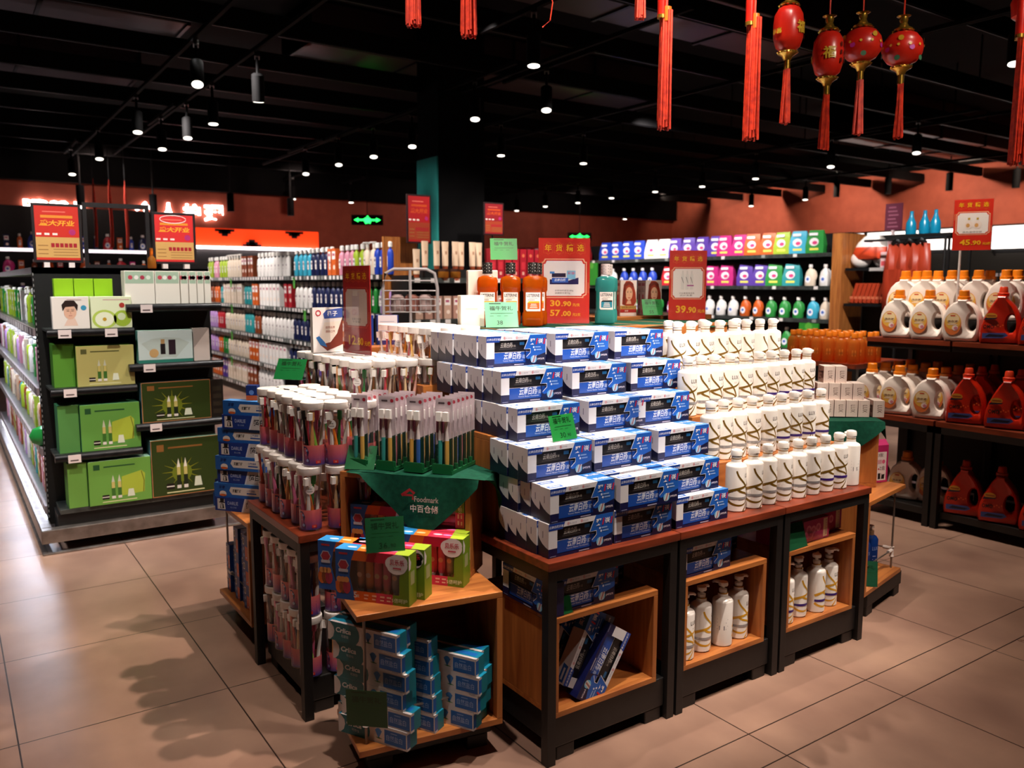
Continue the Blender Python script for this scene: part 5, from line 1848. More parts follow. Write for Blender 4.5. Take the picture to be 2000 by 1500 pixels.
# green promotion flags clipped to the rails
m_ = None
fl = [(11.3, 4), (8.9, 4), (7.0, 4), (11.3, 3), (8.6, 3), (11.35, 2), (11.4, 1)]
for k, (y, lv) in enumerate(fl):
    o = MB().box(-.002, 0, -.03, .03, -.115, .0, '#4f9c3a').box(-.03, 0, -.004, .004, -.01, 0, '#4f9c3a')
    tag(o.build('shelf_flag', None, (3.222, y, LV[lv] - .02)), 'small green flag clipped to the %s shelf of the shampoo shelving, %s one' % (SN[lv], {11.3: 'far', 8.9: 'middle', 7.0: 'near', 8.6: 'near', 11.35: 'only', 11.4: 'only'}[y]), 'shelf flag', 'green flags on the shampoo shelving')

# ---- end cap with beige tubes and red boxes
g = empty('sun_care_shelving', (3.33, 6.36, 0))
MB().box(0, 1.6, .26, .30, 0, 1.52, 'black_steel').build('back_panel', g)
for z in (.45, .80, 1.14, 1.50):
    s_ = MB().box(0, 1.6, 0, .26, z - .03, z, 'shelf_metal').build('shelf', g)
    shelf_rail(1.6, .13).build('price_rail', s_, (0, 0, z))
MB().box(-.03, 0, 0, .30, 0, 1.52, 'black_steel').build('end_panel', g)
MB().box(0, 1.6, .02, .26, 0, .1, 'black_steel').build('base_plinth', g)
tag(g, 'shelving of beige tubes and red boxes standing before the black and teal pillar', 'shelving')
for k, x in enumerate((3.42, 3.53, 3.62, 3.735, 3.81, 3.90, 3.99, 4.09)):
    good('tube', '#d8b89c', (x, 6.42 + .05 * (k % 2), 1.5005 + (.0 if k in (0,) else .075)), .05 * (k % 3), 'beige cream tube standing before the pillar, %s from the shampoo end' % ORD[k], 'beige tubes before the pillar')
o = MB().box(0, .66, 0, .1, 0, .0745, 'black_steel')
tag(o.build('tube_riser', None, (3.49, 6.40, 1.5005)), 'low dark riser under the beige tubes', 'riser')
for k, x in enumerate((3.66, 3.78, 3.98, 4.08)):
    o = MB().lathe([(.045, 0), (.048, .004), (.048, .05), (.042, .055)], 'amber2', 16).lathe([(.046, .055), (.046, .078)], '#3a1c10', 16)
    tag(o.build('cream_jar', None, (x, 6.372, 1.5005)), 'squat amber cream jar before the beige tubes, %s from the shampoo end' % ORD[k], 'jar', 'amber cream jars')
for k in range(8):
    x = 4.20 + .085 * k
    o = MB().box(-.036, .036, 0, .08, 0, .27, {'f': '#a81e2c', '*': '#8a1822'})
    F = plane((0, 0, 0), (1, 0, 0), (0, 0, 1))
    o.disc(F, 0, .21, .016, '#d86a4a', 1, 14).rect(F, -.02, .02, .08, .15, '#c8303c', 1).rect(F, -.012, .012, .03, .06, '#e0a090', 1)
    tag(o.build('red_gift_box', None, (x, 6.40, 1.5005)), 'tall red box on the shelving before the pillar, %s from the tubes' % ORD[k], 'gift box', 'tall red boxes before the pillar')
for k in range(11):
    good('carton', '#b98a7a' if k % 3 else '#c8a08c', (3.42 + .095 * k, 6.41, 1.1405), 0, 'dusty pink carton on the shelf under the tubes, %s from the shampoo end' % ORD[k], 'dusty pink cartons')

# ---- white wire rack
g = empty('wire_rack', (2.78, 5.30, 0), -.55)
fr = MB()
for x in (-.19, .19):
    fr.tube([(x, -.12, 0), (x, -.12, 1.42), (x * .9, -.12, 1.52), (x * .6, -.12, 1.55), (0, -.12, 1.55)], .011, '#d8ccc8', 8)
    fr.tube([(x, .12, 0), (x, .12, 1.2)], .009, '#d8ccc8', 8)
fr.tube([(0, -.12, .9), (0, -.12, 1.55)], .010, '#d8ccc8', 8)
for z in (1.47, 1.40):
    fr.tube([(-.19, -.12, z), (.19, -.12, z)], .005, '#d8ccc8', 6)
fr.build('frame', g)
for z in (.5, .85, 1.13, 1.34):
    b = MB()
    for k in range(11):
        x = -.18 + .036 * k
        b.tube([(x, -.125, z - .09), (x, -.125, z), (x, .12, z)], .003, '#cfc4c0', 5)
    for dz in (-.09, -.045, 0):
        b.tube([(-.185, -.125, z + dz), (.185, -.125, z + dz)], .004, '#cfc4c0', 5)
    b.box(-.18, .18, -.12, .12, z - .092, z - .088, '#b8aca8')
    b.build('wire_basket', g)
tag(g, 'white wire basket rack behind the orange toothbrush jars', 'wire rack')
for k in range(3):
    o = MB().lathe([(.045, 0), (.05, .01), (.05, .10), (.03, .12)], ('#c8a8a0', '#b87868', '#d0b0a8')[k], 14)
    tag(o.build('pink_tub', None, (2.70 + .085 * k, 5.36 - .05 * k, 1.2525)), 'dull pink tub in the white wire rack, %s from the shampoo side' % ORD[k], 'tub', 'tubs in the wire rack')

# ---- the cosmetics gondola
g = empty('cosmetics_gondola', (.42, 5.20, 0))
MB().box(0, .93, .0, .03, .10, 1.535, 'black_steel').box(-.0, .93, .0, 4.2, 1.50, 1.535, 'shelf_metal').build('end_panel', g)
MB().box(.44, .49, .03, 4.2, .1, 1.5, 'black_steel').build('centre_wall', g)
MB().box(.03, .90, -.02, 4.2, .02, .10, 'black_steel').build('base_plinth', g)
mb = MB()
for k in range(46):
    z = .14 + .03 * k
    mb.box(.002, .006, -.004, 0, z, z + .014, '#8a8684').box(.47, .474, -.004, 0, z, z + .014, '#5a5654')
mb.build('slot_marking', g)
bp = MB().box(-.06, 1.02, -.26, -.20, .06, .135, 'steel').box(-.06, .0, -.20, 4.2, .06, .135, 'steel')
bp.box(-.06, 1.02, -.27, -.24, .0, .012, 'steel').box(-.06, -.03, -.24, 4.2, 0, .012, 'steel')
bp.build('bumper_rail', g, bevel=.008)
MB().box(.03, 1.0, -.20, -.0, .10, .195, 'black_steel').build('end_base', g)
ES = [(.03, .455, 1.205), (.03, .455, .888), (.03, .465, .53), (.42, .93, 1.333), (.42, .93, 1.0), (.44, .94, .66)]
for x0, x1, z in ES:
    s_ = MB().box(x0, x1, -.22, 0, z - .012, z, 'shelf_metal').build('end_shelf', g)
    T = Matrix.Translation((x0, -.228, z - .02)) @ Matrix.Rotation(PI / 2, 4, 'Y')
    MB().lathe([(.022, 0), (.022, x1 - x0)], 'dark_metal', 12, T=T).build('shelf_lip', s_)
    for f_ in ((.12, .65) if z == 1.205 else (.14,)):
        xx = x0 + (x1 - x0) * f_
        MB().box(xx, xx + .062, -.2525, -.2505, z - .046, z - .002, '#e4d4d0').rect(plane((xx, -.2525, z - .046), (1, 0, 0), (0, 0, 1)), .01, .05, .010, .017, '#5a4a4a', 1).build('price_tag', s_)
s_ = MB().box(.04, .50, -.22, 0, .20, .226, 'shelf_metal').box(.50, .93, -.22, 0, .20, .226, 'shelf_metal')
s_.build('lowest_shelf', g, bevel=.003)
SZ = [.20, .53, .87, 1.20]
for z in SZ:
    s_ = MB().box(0, .44, .03, 4.2, z - .025, z, 'shelf_metal').build('side_shelf', g)
    rl = MB().box(-.012, 0, .03, 4.2, z - .045, z, '#8a7a7c')
    Fz = plane((-.012, 4.2, z - .045), (0, -1, 0), (0, 0, 1))
    y = .05
    while y < 4.1:
        rl.rect(Fz, y, y + .06, .004, .04, '#e0d6d4', 1)
        y += R.uniform(.10, .2)
    rl.build('price_rail', s_)
    rr_ = MB().box(.49, .92, .03, 4.2, z - .025, z, 'shelf_metal').build('side_shelf', g)
for z in SZ:
    MB().box(.004, .012, .05, 4.15, z - .056, z - .046, '#dfeaff e22').build('shelf_light', g)
tag(g, 'black cosmetics gondola with green gift sets on its end', 'shelving')
cs = ['lime', 'white', 'green', 'cream', 'pink', 'teal', 'white', 'lime', 'beige', 'brown', 'lilac', 'cream']
for lv, z in enumerate(SZ):
    for k in range(26):
        c = R.choice(cs) if lv < 3 else R.choice(['lime', 'green', 'lime', 'white'])
        kd = R.choice(['bottle', 'carton', 'pump']) if lv else 'carton'
        good(kd, C_[c], (.475 + R.uniform(0, .012), 5.32 + .15 * k, z + .0005), -PI / 2, '%s %s on the %s side shelf of the cosmetics gondola, %s from the end' % (c, {'bottle': 'bottle', 'pump': 'pump bottle', 'carton': 'carton'}[kd], ('lowest', 'second', 'third', 'upper')[lv], ORD[k]),
             'skin care on the %s side shelf' % ('lowest', 'second', 'third', 'upper')[lv])
o = MB()
o.lathe([(.02, 0), (.055, .02), (.07, .06), (.05, .10), (.01, .115)], 'tint_gloss', 12, sy=.7)
o = o.build('green_bag', None, (.43, 5.32, .6005 - .07))
o.color = lin('#2f9a48')
tag(o, 'crumpled green bag hanging at the lower corner of the cosmetics gondola', 'bag')


def gift(name, x0, x1, y, z, h, d, front, side, art, label, cat='gift set'):
    w = x1 - x0
    m = MB().box(0, w, 0, d, 0, h, {'f': front, 't': '#9fd0b8' if side.startswith('#3') or side.startswith('#6') else side, '*': side})
    art(m, plane((0, 0, 0), (1, 0, 0), (0, 0, 1)), w, h)
    tag(m.build(name, None, (x0, y, z + .0005), bevel=.002), label, cat)


def a_bottles(case, logo, dark):
    def f(m, F, w, h):
        m.rect(F, w * .08, w * .18, h * .80, h * .92, logo, 1)
        m.rect(F, w * .24, w * .74, h * .84, h * .87, logo, 1)
        if case:
            m.poly(F, [(w * .5, h * .16), (w * .88, h * .2), (w * .9, h * .62), (w * .84, h * .70), (w * .52, h * .60)], '#a9b83a', 1)
            m.stroke(F, [(w * .86, h * .2), (w * .88, h * .45), (w * .84, h * .68)], .004, '#6a6a20', 2)
        for x in (.38, .48):
            m.rect(F, w * (x - .03), w * (x + .03), h * .18, h * .5, '#3c6a26' if not dark else '#1c2412', 3)
            m.rect(F, w * (x - .026), w * (x + .026), h * .36, h * .5, '#c8b86a', 4)
            m.poly(F, [(w * (x - .026), h * .5), (w * (x + .026), h * .5), (w * x, h * .66)], '#c8c8b0' if not dark else '#e8e2d0', 3)
            m.rect(F, w * (x - .03), w * (x + .03), h * .12, h * .18, '#e0d8cc', 4)
        m.rect(F, w * .2, w * .31, h * .12, h * .22, '#1c1410', 3)
        m.rect(F, w * .2, w * .31, h * .16, h * .18, '#e0d8cc', 4)
        m.poly(F, [(w * .60, h * .13), (w * .72, h * .13), (w * .70, h * .30), (w * .62, h * .30)], '#d8dcc4', 4)
        m.rect(F, w * .2, w * .75, h * .05, h * .07, '#d8d4a0', 1)
        if dark:
            for k in range(12):
                a = 2 * PI * k / 12
                m.stroke(F, [(w * .43, h * .42), (w * .43 + .11 * math.cos(a), h * .42 + .085 * math.sin(a))], .010, '#8a8a1e', 1, .001)
            m.disc(F, w * .43, h * .40, .055, '#6d7a1c', 2, 20)
            m.stroke(F, [(0, .003), (w, .003), (w, h), (0, h), (0, 0)], .004, '#b87a4a', 4)
    return f


def a_portrait(m, F, w, h):
    m.disc(F, w * .48, h * .52, w * .17, '#e6b498', 2, 20, h * .22)
    m.poly(F, [(w * .28, h * .55), (w * .26, h * .75), (w * .36, h * .88), (w * .60, h * .88), (w * .70, h * .74), (w * .67, h * .55), (w * .60, h * .70), (w * .36, h * .68)], '#2c1c18', 3)
    m.poly(F, [(w * .30, h * .10), (w * .68, h * .10), (w * .60, h * .34), (w * .40, h * .30)], '#ecc8b4', 1)
    for x in (.42, .55):
        m.rect(F, w * x - .006, w * x + .006, h * .55, h * .565, '#3a2420', 4)
        m.rect(F, w * x - .008, w * x + .008, h * .60, h * .61, '#3a2420', 4)
    m.rect(F, w * .44, w * .53, h * .405, h * .42, '#b8605c', 4)
    m.stroke(F, [(w * .485, h * .55), (w * .50, h * .47), (w * .475, h * .465)], .0025, '#c88a70', 4)
    m.disc(F, w * .85, h * .65, .014, '#3f96b8', 1, 16)
    m.rect(F, w * .4, w * .8, h * .85 + .008, h * .85 + .012, '#c8a8a0', 4)


def a_apple(m, F, w, h):
    m.disc(F, w * .32, h * .28, w * .30, '#b9cf5a', 1, 22, h * .30)
    m.disc(F, w * .32, h * .28, w * .23, '#eef0d0', 2, 22, h * .23)
    m.disc(F, w * .32, h * .28, w * .05, '#c89a2a', 3, 10)
    m.disc(F, w * .76, h * .30, w * .22, '#a9c63e', 1, 20, h * .26)
    m.disc(F, w * .74, h * .36, w * .10, '#e0ecc0', 2, 16)
    m.disc(F, w * .76, h * .72, .014, '#b03a30', 3, 14)
    m.rect(F, w * .3, w * .95, h * .88, h * .91, '#d0aaa0', 1)


def a_band(m, F, w, h):
    m.rect(F, .004, w - .004, h * .62, h * .98, '#a9c0a8', 1)
    for k in range(4):
        m.disc(F, w * (.2 + .2 * k), h * .8, .012, ('#c84a5a', '#f0ece4', '#b03a50', '#e0e8d8')[k], 2, 10)


def a_fan(m, F, w, h):
    m.poly(F, [(w * .06, h * .6), (w * .25, h * .74), (w * .5, h * .78), (w * .75, h * .74), (w * .94, h * .6), (w * .68, h * .14), (w * .5, h * .18), (w * .32, h * .14)], '#b9c4bc', 1)
    m.rect(F, w * .40, w * .49, h * .26, h * .58, '#1a1618', 2)
    m.rect(F, w * .41, w * .48, h * .58, h * .72, '#b08a5a', 2)
    m.rect(F, w * .55, w * .68, h * .24, h * .70, '#2a1a24', 2)
    m.disc(F, w * .28, h * .30, .025, '#c8a06a', 2, 14)
    m.rect(F, 0, w, 0, h * .10, '#2f7a6a', 1)


def a_none(m, F, w, h):
    m.rect(F, w * .3, w * .7, h * .45, h * .5, '#e0dccc', 1)


gift('mask_box', .483, .660, 4.985, 1.205, .172, .05, '#efe4da', '#e4d8cc', a_portrait, 'white mask box with a portrait of a dark haired man')
gift('mask_box', .668, .872, 4.985, 1.205, .172, .05, '#e6ecc4', '#dfe4c0', a_apple, 'pale green mask box with sliced apple picture')
for k in range(3):
    gift('green_mask_box', .505 + .097 * k, .598 + .097 * k, 5.05, 1.205, .268, .06, '#8fc21c', '#7fb018', a_none, 'bright green box behind the white mask boxes, %s from the aisle' % ORD[k])
gift('green_gift_set', .475, .578, 5.02, .888, .235, .13, '#5a9430', '#4f8a2c', lambda *a: None, 'plain green box end beside the olive gift set')
gift('olive_gift_set', .583, .872, 4.99, .888, .222, .14, '#b9b06a', '#7fb83a', a_bottles(False, '#5a5a30', False), 'olive gift set with two slim bottles, second shelf of the gondola end')
gift('green_gift_set', .478, .580, 5.0, .53, .262, .14, '#568f48', '#4a8f60', lambda *a: None, 'plain green end of a gift set on the third shelf of the gondola end')
gift('green_gift_set', .584, .885, 4.985, .53, .258, .15, '#629a42', '#4a9a6c', a_bottles(True, '#22502a', False), 'green gift set with a pouch picture on the third shelf of the gondola end')
gift('green_gift_set', .505, .600, 4.98, .226, .25, .15, '#6c9f44', '#67a048', lambda *a: None, 'plain green end of a gift set on the lowest shelf')
gift('green_gift_set', .604, .925, 4.965, .226, .248, .16, '#6c9f42', '#67a048', a_bottles(True, '#22502a', False), 'green gift set with a pouch picture on the lowest shelf of the gondola end')
for k, (a, b) in enumerate(((.845, 1.0), (1.004, 1.135), (1.14, 1.182), (1.186, 1.228), (1.232, 1.268), (1.272, 1.308))):
    gift('white_carton', a, b, 5.0, 1.333, .185, .10, '#efe8dc', '#e8e0d2', a_band, 'white carton with floral band on the cosmetics gondola end, %s from the middle' % ORD[k], 'carton')
gift('fan_gift_set', .895, 1.188, 4.985, 1.0, .185, .08, '#c9d6d2', '#6aa8a0', a_fan, 'pale gift box with a fan shaped window of bottles')
gift('white_carton', 1.195, 1.285, 4.99, 1.0, .19, .08, '#d8c6bc', '#cfc0b8', lambda m, F, w, h: m.poly(F, [(0, h * .4), (w, h), (0, h)], '#a89890', 1), 'pinkish white carton beside the fan window gift box', 'carton')
gift('dark_gift_set', .90, 1.275, 4.985, .66, .228, .13, '#2e3d12', '#5f93a0', a_bottles(False, '#8a5a2a', True), 'dark green gift set with glowing bottles, upper one of two')
gift('black_carton', 1.28, 1.352, 4.99, .66, .225, .13, '#1d1712', '#241c14', lambda m, F, w, h: [m.rect(F, w * .15, w * .85, h * (.1 + .2 * k), h * (.22 + .2 * k), '#2e261c', 1) for k in range(4)], 'black carton beside the upper dark gift set', 'carton')
gift('dark_gift_set', .93, 1.31, 4.965, .226, .33, .15, '#2e3d12', '#6a9aa8', a_bottles(False, '#8a5a2a', True), 'dark green gift set with glowing bottles, lower one of two')
gift('black_carton', 1.315, 1.40, 4.98, .226, .30, .14, '#1d1712', '#241c14', a_none, 'black carton beside the lower dark gift set', 'carton')


def poster(w, h, body, edge, lab, loc, rot, feet=True, loop=False, dim=False):
    head = '盛大开业'
    r = empty('framed_poster', loc, rot)
    MB().box(-w / 2, w / 2, -.008, .008, 0, h, edge).build('frame', r, bevel=.002)
    m = MB()
    F = plane((-w / 2, -.0085, 0), (1, 0, 0), (0, 0, 1))
    i = w * .06
    m.rect(F, i, w - i, i, h - i, body, 1)
    m.rect(F, i, w - i, i + h * .04, h * .43, '#9a3a22' if dim else '#c89a5a', 2)  # dim: backlit low contrast put into the ink colours
    m.text(F, head, w / 2, h * .62, h * .10, '#c8501e' if dim else '#e8a02a', 2, .03, .15, w=w * .72)
    m.rect(F, w * .18, w * .82, h * .755, h * .80, '#c0481e' if dim else '#d8862a', 2)
    m.rect(F, w * .22, w * .68, h * .85, h * .87, '#d86a5a', 2)
    m.disc(F, w * .8, h * .52, w * .07, '#a8286a', 2, 12)
    for k in range(3):
        m.rect(F, w * .08 + w * .16 * k, w * .18 + w * .16 * k, h * .465, h * .50, '#e8d8d0', 2)
    for k in range(6):
        m.rect(F, w * .36 + w * .09 * k, w * .43 + w * .09 * k, h * .26, h * .33, '#a01c28', 3)
    for k in range(3):
        m.rect(F, w * .10, w * .30, h * (.14 + .07 * k), h * (.155 + .07 * k), '#9a6a3a', 3)
        m.rect(F, w * .40, w * .9, h * (.12 + .05 * k), h * (.132 + .05 * k), '#9a6a3a', 3)
    if loop:
        m.stroke(F, [(w * (.48 + .30 * math.cos(.1 + k * .32)), h * (.87 + .075 * math.sin(.1 + k * .32))) for k in range(20)], .004, '#f0dcd8', 5)
    m.build('printed_poster', r)
    if feet:
        for x in (-w * .25, w * .25):
            MB().box(x - .014, x + .014, -.035, .035, -.028, 0, '#e4d4ce').build('foot_clip', r)
    tag(r, lab, 'poster', 'red framed posters')


poster(.245, .325, '#c42a1e', '#1c1214', 'red grand opening poster on the cosmetics gondola, at the aisle side', (.565, 5.30, 1.5635), -.06)
poster(.245, .305, '#cc2a2a', '#1c1214', 'red grand opening poster on the cosmetics gondola, with a hand drawn loop', (1.185, 5.30, 1.5635), -.06, True, True)
poster(.24, .42, '#a81c20', '#2a1214', 'red framed poster before the teal pillar side', (3.50, 6.52, 1.80), .0, False, False, True)
poster(.22, .30, '#8a1a22', '#2a1214', 'dark red framed poster above the tall red boxes', (4.31, 6.56, 1.90), .0, False, False, True)
for nm, x, z0_, z1_ in (('left', 3.50, 1.5005, 1.80), ('r', 4.31, 1.5005, 1.90)):
    tag(MB().tube([(0, 0, 0), (0, 0, z1_ - z0_)], .007, 'dark_metal', 8).lathe([(.04, 0), (.04, .006)], 'dark_metal', 14).build('poster_stand', None, (x, 6.545 if nm == 'left' else 6.58, z0_)),
        'thin stand of the poster ' + ('before the teal pillar side' if nm == 'left' else 'above the tall red boxes'), 'stand')
g = empty('empty_display_stand', (.875, 5.32, 1.536), -.05)
fb = MB().box(-.175, -.155, -.012, .012, 0, .37, '#171214').box(.155, .175, -.012, .012, 0, .37, '#171214').box(-.155, .155, -.012, .012, .345, .37, '#171214').box(-.155, .155, -.012, .012, 0, .02, '#171214')
fb.build('frame', g)
MB().box(-.155, .155, -.003, .003, .02, .345, 'acrylic').build('glass_pane', g)
tag(g, 'empty black frame with clear pane between the two red posters', 'display frame')
o = MB().lathe([(.022, 0), (.025, .01), (.022, .06), (.009, .075), (.009, .12)], 'amber2', 12)
tag(o.build('perfume_bottle', None, (1.05, 5.29, 1.5355)), 'small slim bottle beside the black frame on the gondola top', 'bottle')
# ------------------------------------------------------------------ back wall: letters, glowing strip, shelves, exit signs
def letters(t, x0, x1, z, h, lab, bold=.02):
    r = empty('sign_lettering', (x0, 14.56, z))
    n = len(t)
    pitch = (x1 - x0) / max(1, n - 1)
    for k, ch in enumerate(t):
        m = MB().text(plane((0, 0, 0), (1, 0, 0), (0, 0, 1), 0), ch, pitch * k, 0, h, '#fff6f4 e4', 0, bold)
        o = m.build('glowing_letter', r)
        s = o.modifiers.new('depth', 'SOLIDIFY')
        s.thickness = .03
    tag(r, lab, 'sign')


letters('个人护理', 2.83, 3.92, 2.47, .29, 'glowing white letters of personal care on the terracotta back wall', .03)
letters('PERSONAL', 1.19, 1.98, 2.50, .20, 'glowing white letters half hidden behind the first red poster', .02)


def exit_sign(x, y, z, w, h, lab):
    r = empty('exit_sign', (x, y, z), -.45)
    MB().box(-w / 2, w / 2, -.015, .015, 0, h, '#0c0f0c').tube([(0, 0, h), (0, 0, 3.281 - z)], .006, 'dark_metal', 6).build('sign_box', r)
    m = MB()
    F = plane((0, -.0155, 0), (1, 0, 0), (0, 0, 1))
    g_ = '#1fe04a e3'
    m.rect(F, -w * .36, w * .36, h * .42, h * .58, g_, 1)
    for s in (-1, 1):
        m.poly(F, [(s * w * .42, h * .5), (s * w * .28, h * .72), (s * w * .28, h * .28)][::s], g_, 2)
    m.disc(F, .01 * w, h * .82, h * .09, g_, 1, 10)
    m.poly(F, [(-w * .08, h * .72), (w * .08, h * .72), (w * .12, h * .5), (w * .10, h * .15), (w * .02, h * .2), (-w * .06, h * .12), (-w * .12, h * .5)], g_, 3)
    m.build('lit_pictogram', r)
    tag(r, lab, 'exit sign', 'green exit signs')


exit_sign(5.73, 12.405, 2.38, .50, .16, 'green lit exit sign before the back wall, left of the pillar')
exit_sign(10.94, 13.425, 2.335, .50, .16, 'green lit exit sign in the far corner, right of the pillar')

# glowing red header with black brackets and a white light line
g = empty('shelf_header', (3.0, 14.30, 0))
MB().box(0, 2.65, 0, .06, 2.06, 2.36, '#d0300c e.9').build('red_light_panel', g)
MB().box(0, 2.65, -.08, .0, 2.02, 2.06, '#fff0f0 e5').build('light_line', g)
for x, up_ in ((.25, 1), (1.0, 0), (1.45, 1), (2.2, 0)):
    m = MB()
    z = 2.07 if up_ else 2.35
    d = 1 if up_ else -1
    for k, (a, b) in enumerate(((.16, .04), (.10, .08), (.05, .12))):
        z0_, z1_ = sorted((z, z + d * b))
        m.box(x - a, x + a, -.03, -.005, z0_, z1_, '#140c0c')
    m.build('bracket_panel', g)
MB().box(-.02, 2.67, .06, .20, 0, 2.36, 'black_steel').build('header_frame', g)
tag(g, 'glowing red shelf header with black stepped cut-outs on the back wall', 'shelf header')
g = empty('wall_shelving', (-1.6, 14.15, 0))
MB().box(0, 4.55, .38, .43, 0, 2.6, 'black_steel').build('back_panel', g)
for z in (.4, .8, 1.2, 1.58, 1.95):
    s_ = MB().box(0, 4.55, 0, .38, z - .03, z, 'shelf_metal').build('shelf', g)
    MB().box(0, 4.55, -.01, -.002, z - .04, z + .005, '#e8d8e0 e1.2' if z > 1.4 else '#8a8086').build('price_rail', s_)  # upper rails glow in place of the shelf light strips
tag(g, 'tall wall shelving glimpsed behind the cosmetics gondola', 'shelving')
for lv, (z, cols_) in enumerate(((1.58, ['orange', 'red', 'brown', 'magenta', 'orange']), (1.95, ['navy', 'blue', 'orange', 'red']), (1.2, ['lime', 'orange', 'purple', 'magenta', 'red']))):
    for k in range(26):
        x = -1.5 + .168 * k
        c = cols_[(k * 7 + lv) % len(cols_)] if x > .9 or lv != 1 else ['navy', 'blue'][k % 2]
        good(('carton', 'bottle', 'jug')[(k + lv) % 3], C_[c], (x, 14.21, z + .0005), 0, '%s item on the %s wall shelf behind the cosmetics gondola, %s from its start' % (c, ('middle', 'upper', 'lower')[lv], ORD[k]), 'goods on the %s wall shelf' % ('middle', 'upper', 'lower')[lv])
for k, x in enumerate((2.02, 2.24, 2.46)):
    o = MB().tube([(0, 0, 0), (.01, 0, .25), (0, 0, .66), (0, 0, .9)], [.022, .022, .02, .003], 'tassel', 6).tube([(0, 0, .9), (0, 0, 1.345)], .003, 'black_steel', 5)
    tag(o.build('red_hanging_string', None, (x * .88, 12.4, 1.93)), 'red hanging string seen through the black frame, %s of three' % ORD[k], 'hanging decoration', 'red strings seen through the frame')

# ------------------------------------------------------------------ detergent gondola: face in the plane x = 8.4
g = empty('detergent_gondola', (8.4, 12.2, 0), -PI / 2)
L_ = 12.2 - 5.75
DL = [.30, .68, 1.045, 1.43, 1.81]
MB().box(0, L_, .34, .38, 0, 2.05, 'black_steel').build('back_panel', g)
MB().box(0, L_, .02, .34, 0, .14, 'black_steel').build('base_plinth', g)
for z in DL:
    s_ = MB().box(0, L_, 0, .34, z - .035, z, 'shelf_metal').build('shelf', g)
    shelf_rail(L_, .5).build('price_rail', s_, (0, 0, z))
MB().box(L_, L_ + .13, -.02, .40, 0, 2.02, 'wood_z').build('end_panel', g)
tag(g, 'long shelving of bright detergent packs on the far side', 'shelving')
DR = {4: [(12.0, 'red', 'pouch', 8), (9.75, 'blue', 'pouch', 4), (8.75, 'white', 'pouch', 2), (8.28, 'purple', 'pouch', 4), (7.4, 'magenta', 'pouch', 2), (6.95, 'orange', 'pouch', 2), (6.5, 'lime', 'pouch', 1), (6.27, 'cyan', 'pouch', 1), (6.04, 'green', 'pouch', 1)],
      3: [(11.9, 'white', 'jug', 4), (10.9, 'green', 'jug', 5), (9.8, 'white', 'jug', 2), (9.35, 'blue', 'jug', 4), (8.4, 'red', 'pouch', 2), (7.85, 'magenta', 'pouch', 3), (7.05, 'purple', 'pouch', 2), (6.6, 'green', 'pouch', 1), (6.35, 'teal', 'pouch', 1), (6.1, 'cream', 'jug', 1), (5.9, 'white', 'jug', 1)],
      2: [(9.0, 'green', 'jug', 3), (8.35, 'magenta', 'jug', 2), (7.85, 'white', 'jug', 4), (7.05, 'orange', 'jug', 2), (6.65, 'green', 'jug', 3), (6.05, 'cyan', 'jug', 1), (5.88, 'cream', 'jug', 1)],
      1: [(7.6, 'white', 'jug', 3), (7.0, 'red', 'jug', 3), (6.4, 'green', 'jug', 3)]}
for lv, runs in DR.items():
    k = 0
    for y, c, kind, n in runs:
        for i in range(n):
            st = .245 if kind == 'pouch' else .20
            good(kind, C_[c], (8.4 + .09, y - st * i, DL[lv] + .0005), -PI / 2 + .15 + R.uniform(-.08, .08), '%s detergent %s on the %s shelf of the far shelving, %s from the corner' % (c, kind, ('bottom', 'second', 'third', 'fourth', 'top')[lv], ORD[k]),
                 'detergents on the %s shelf' % ('bottom', 'second', 'third', 'fourth', 'top')[lv])
            k += 1
for k, y in enumerate((9.95, 6.0, 6.0)):
    z = (1.43, 1.045, .68)[k]
    o = MB().box(-.02, 0, -.13, .13, 0, (.34, .12, .12)[k], '#2f8a2a')
    o.disc(plane((-.02, .13, 0), (0, -1, 0), (0, 0, 1)), .13, (.30, .08, .08)[k], .05, '#5aa83a', 1, 12)
    tag(o.build('shelf_board', None, (8.375, y, z + (.0 if k == 0 else -.17))), ['green shaped board standing among the far detergents', 'small green board under the jugs by the wooden end, upper', 'small green board under the jugs by the wooden end, lower'][k], 'shelf board', 'green boards on the detergent shelving')

# dark shelving next to it
g = empty('home_wear_shelving', (8.42, 5.60, 0), -PI / 2)
MB().box(0, .60, .36, .40, 0, 2.0, 'black_steel').build('back_panel', g)
for z in (.5, .92, 1.235, 1.63):
    MB().box(0, .60, 0, .36, z - .03, z, 'dark_metal').build('shelf', g)
MB().box(.30, .60, -.012, .0, 1.595, 1.63, '#a8a09c').build('price_rail', g)
tag(g, 'dark shelving with plush cushion and orange home wear', 'shelving')
# plush cushion in the shape of a bottom in orange shorts
m = MB()
n = 22


def blob(cx_, cz_, a, b, d, c_):
    m.lathe([(.001, -b)] + [(a * math.sin(PI * t / 10), -b * math.cos(PI * t / 10)) for t in range(1, 10)] + [(.001, b)], c_, 18, c=(cx_, 0, cz_), sy=d, cap=False)


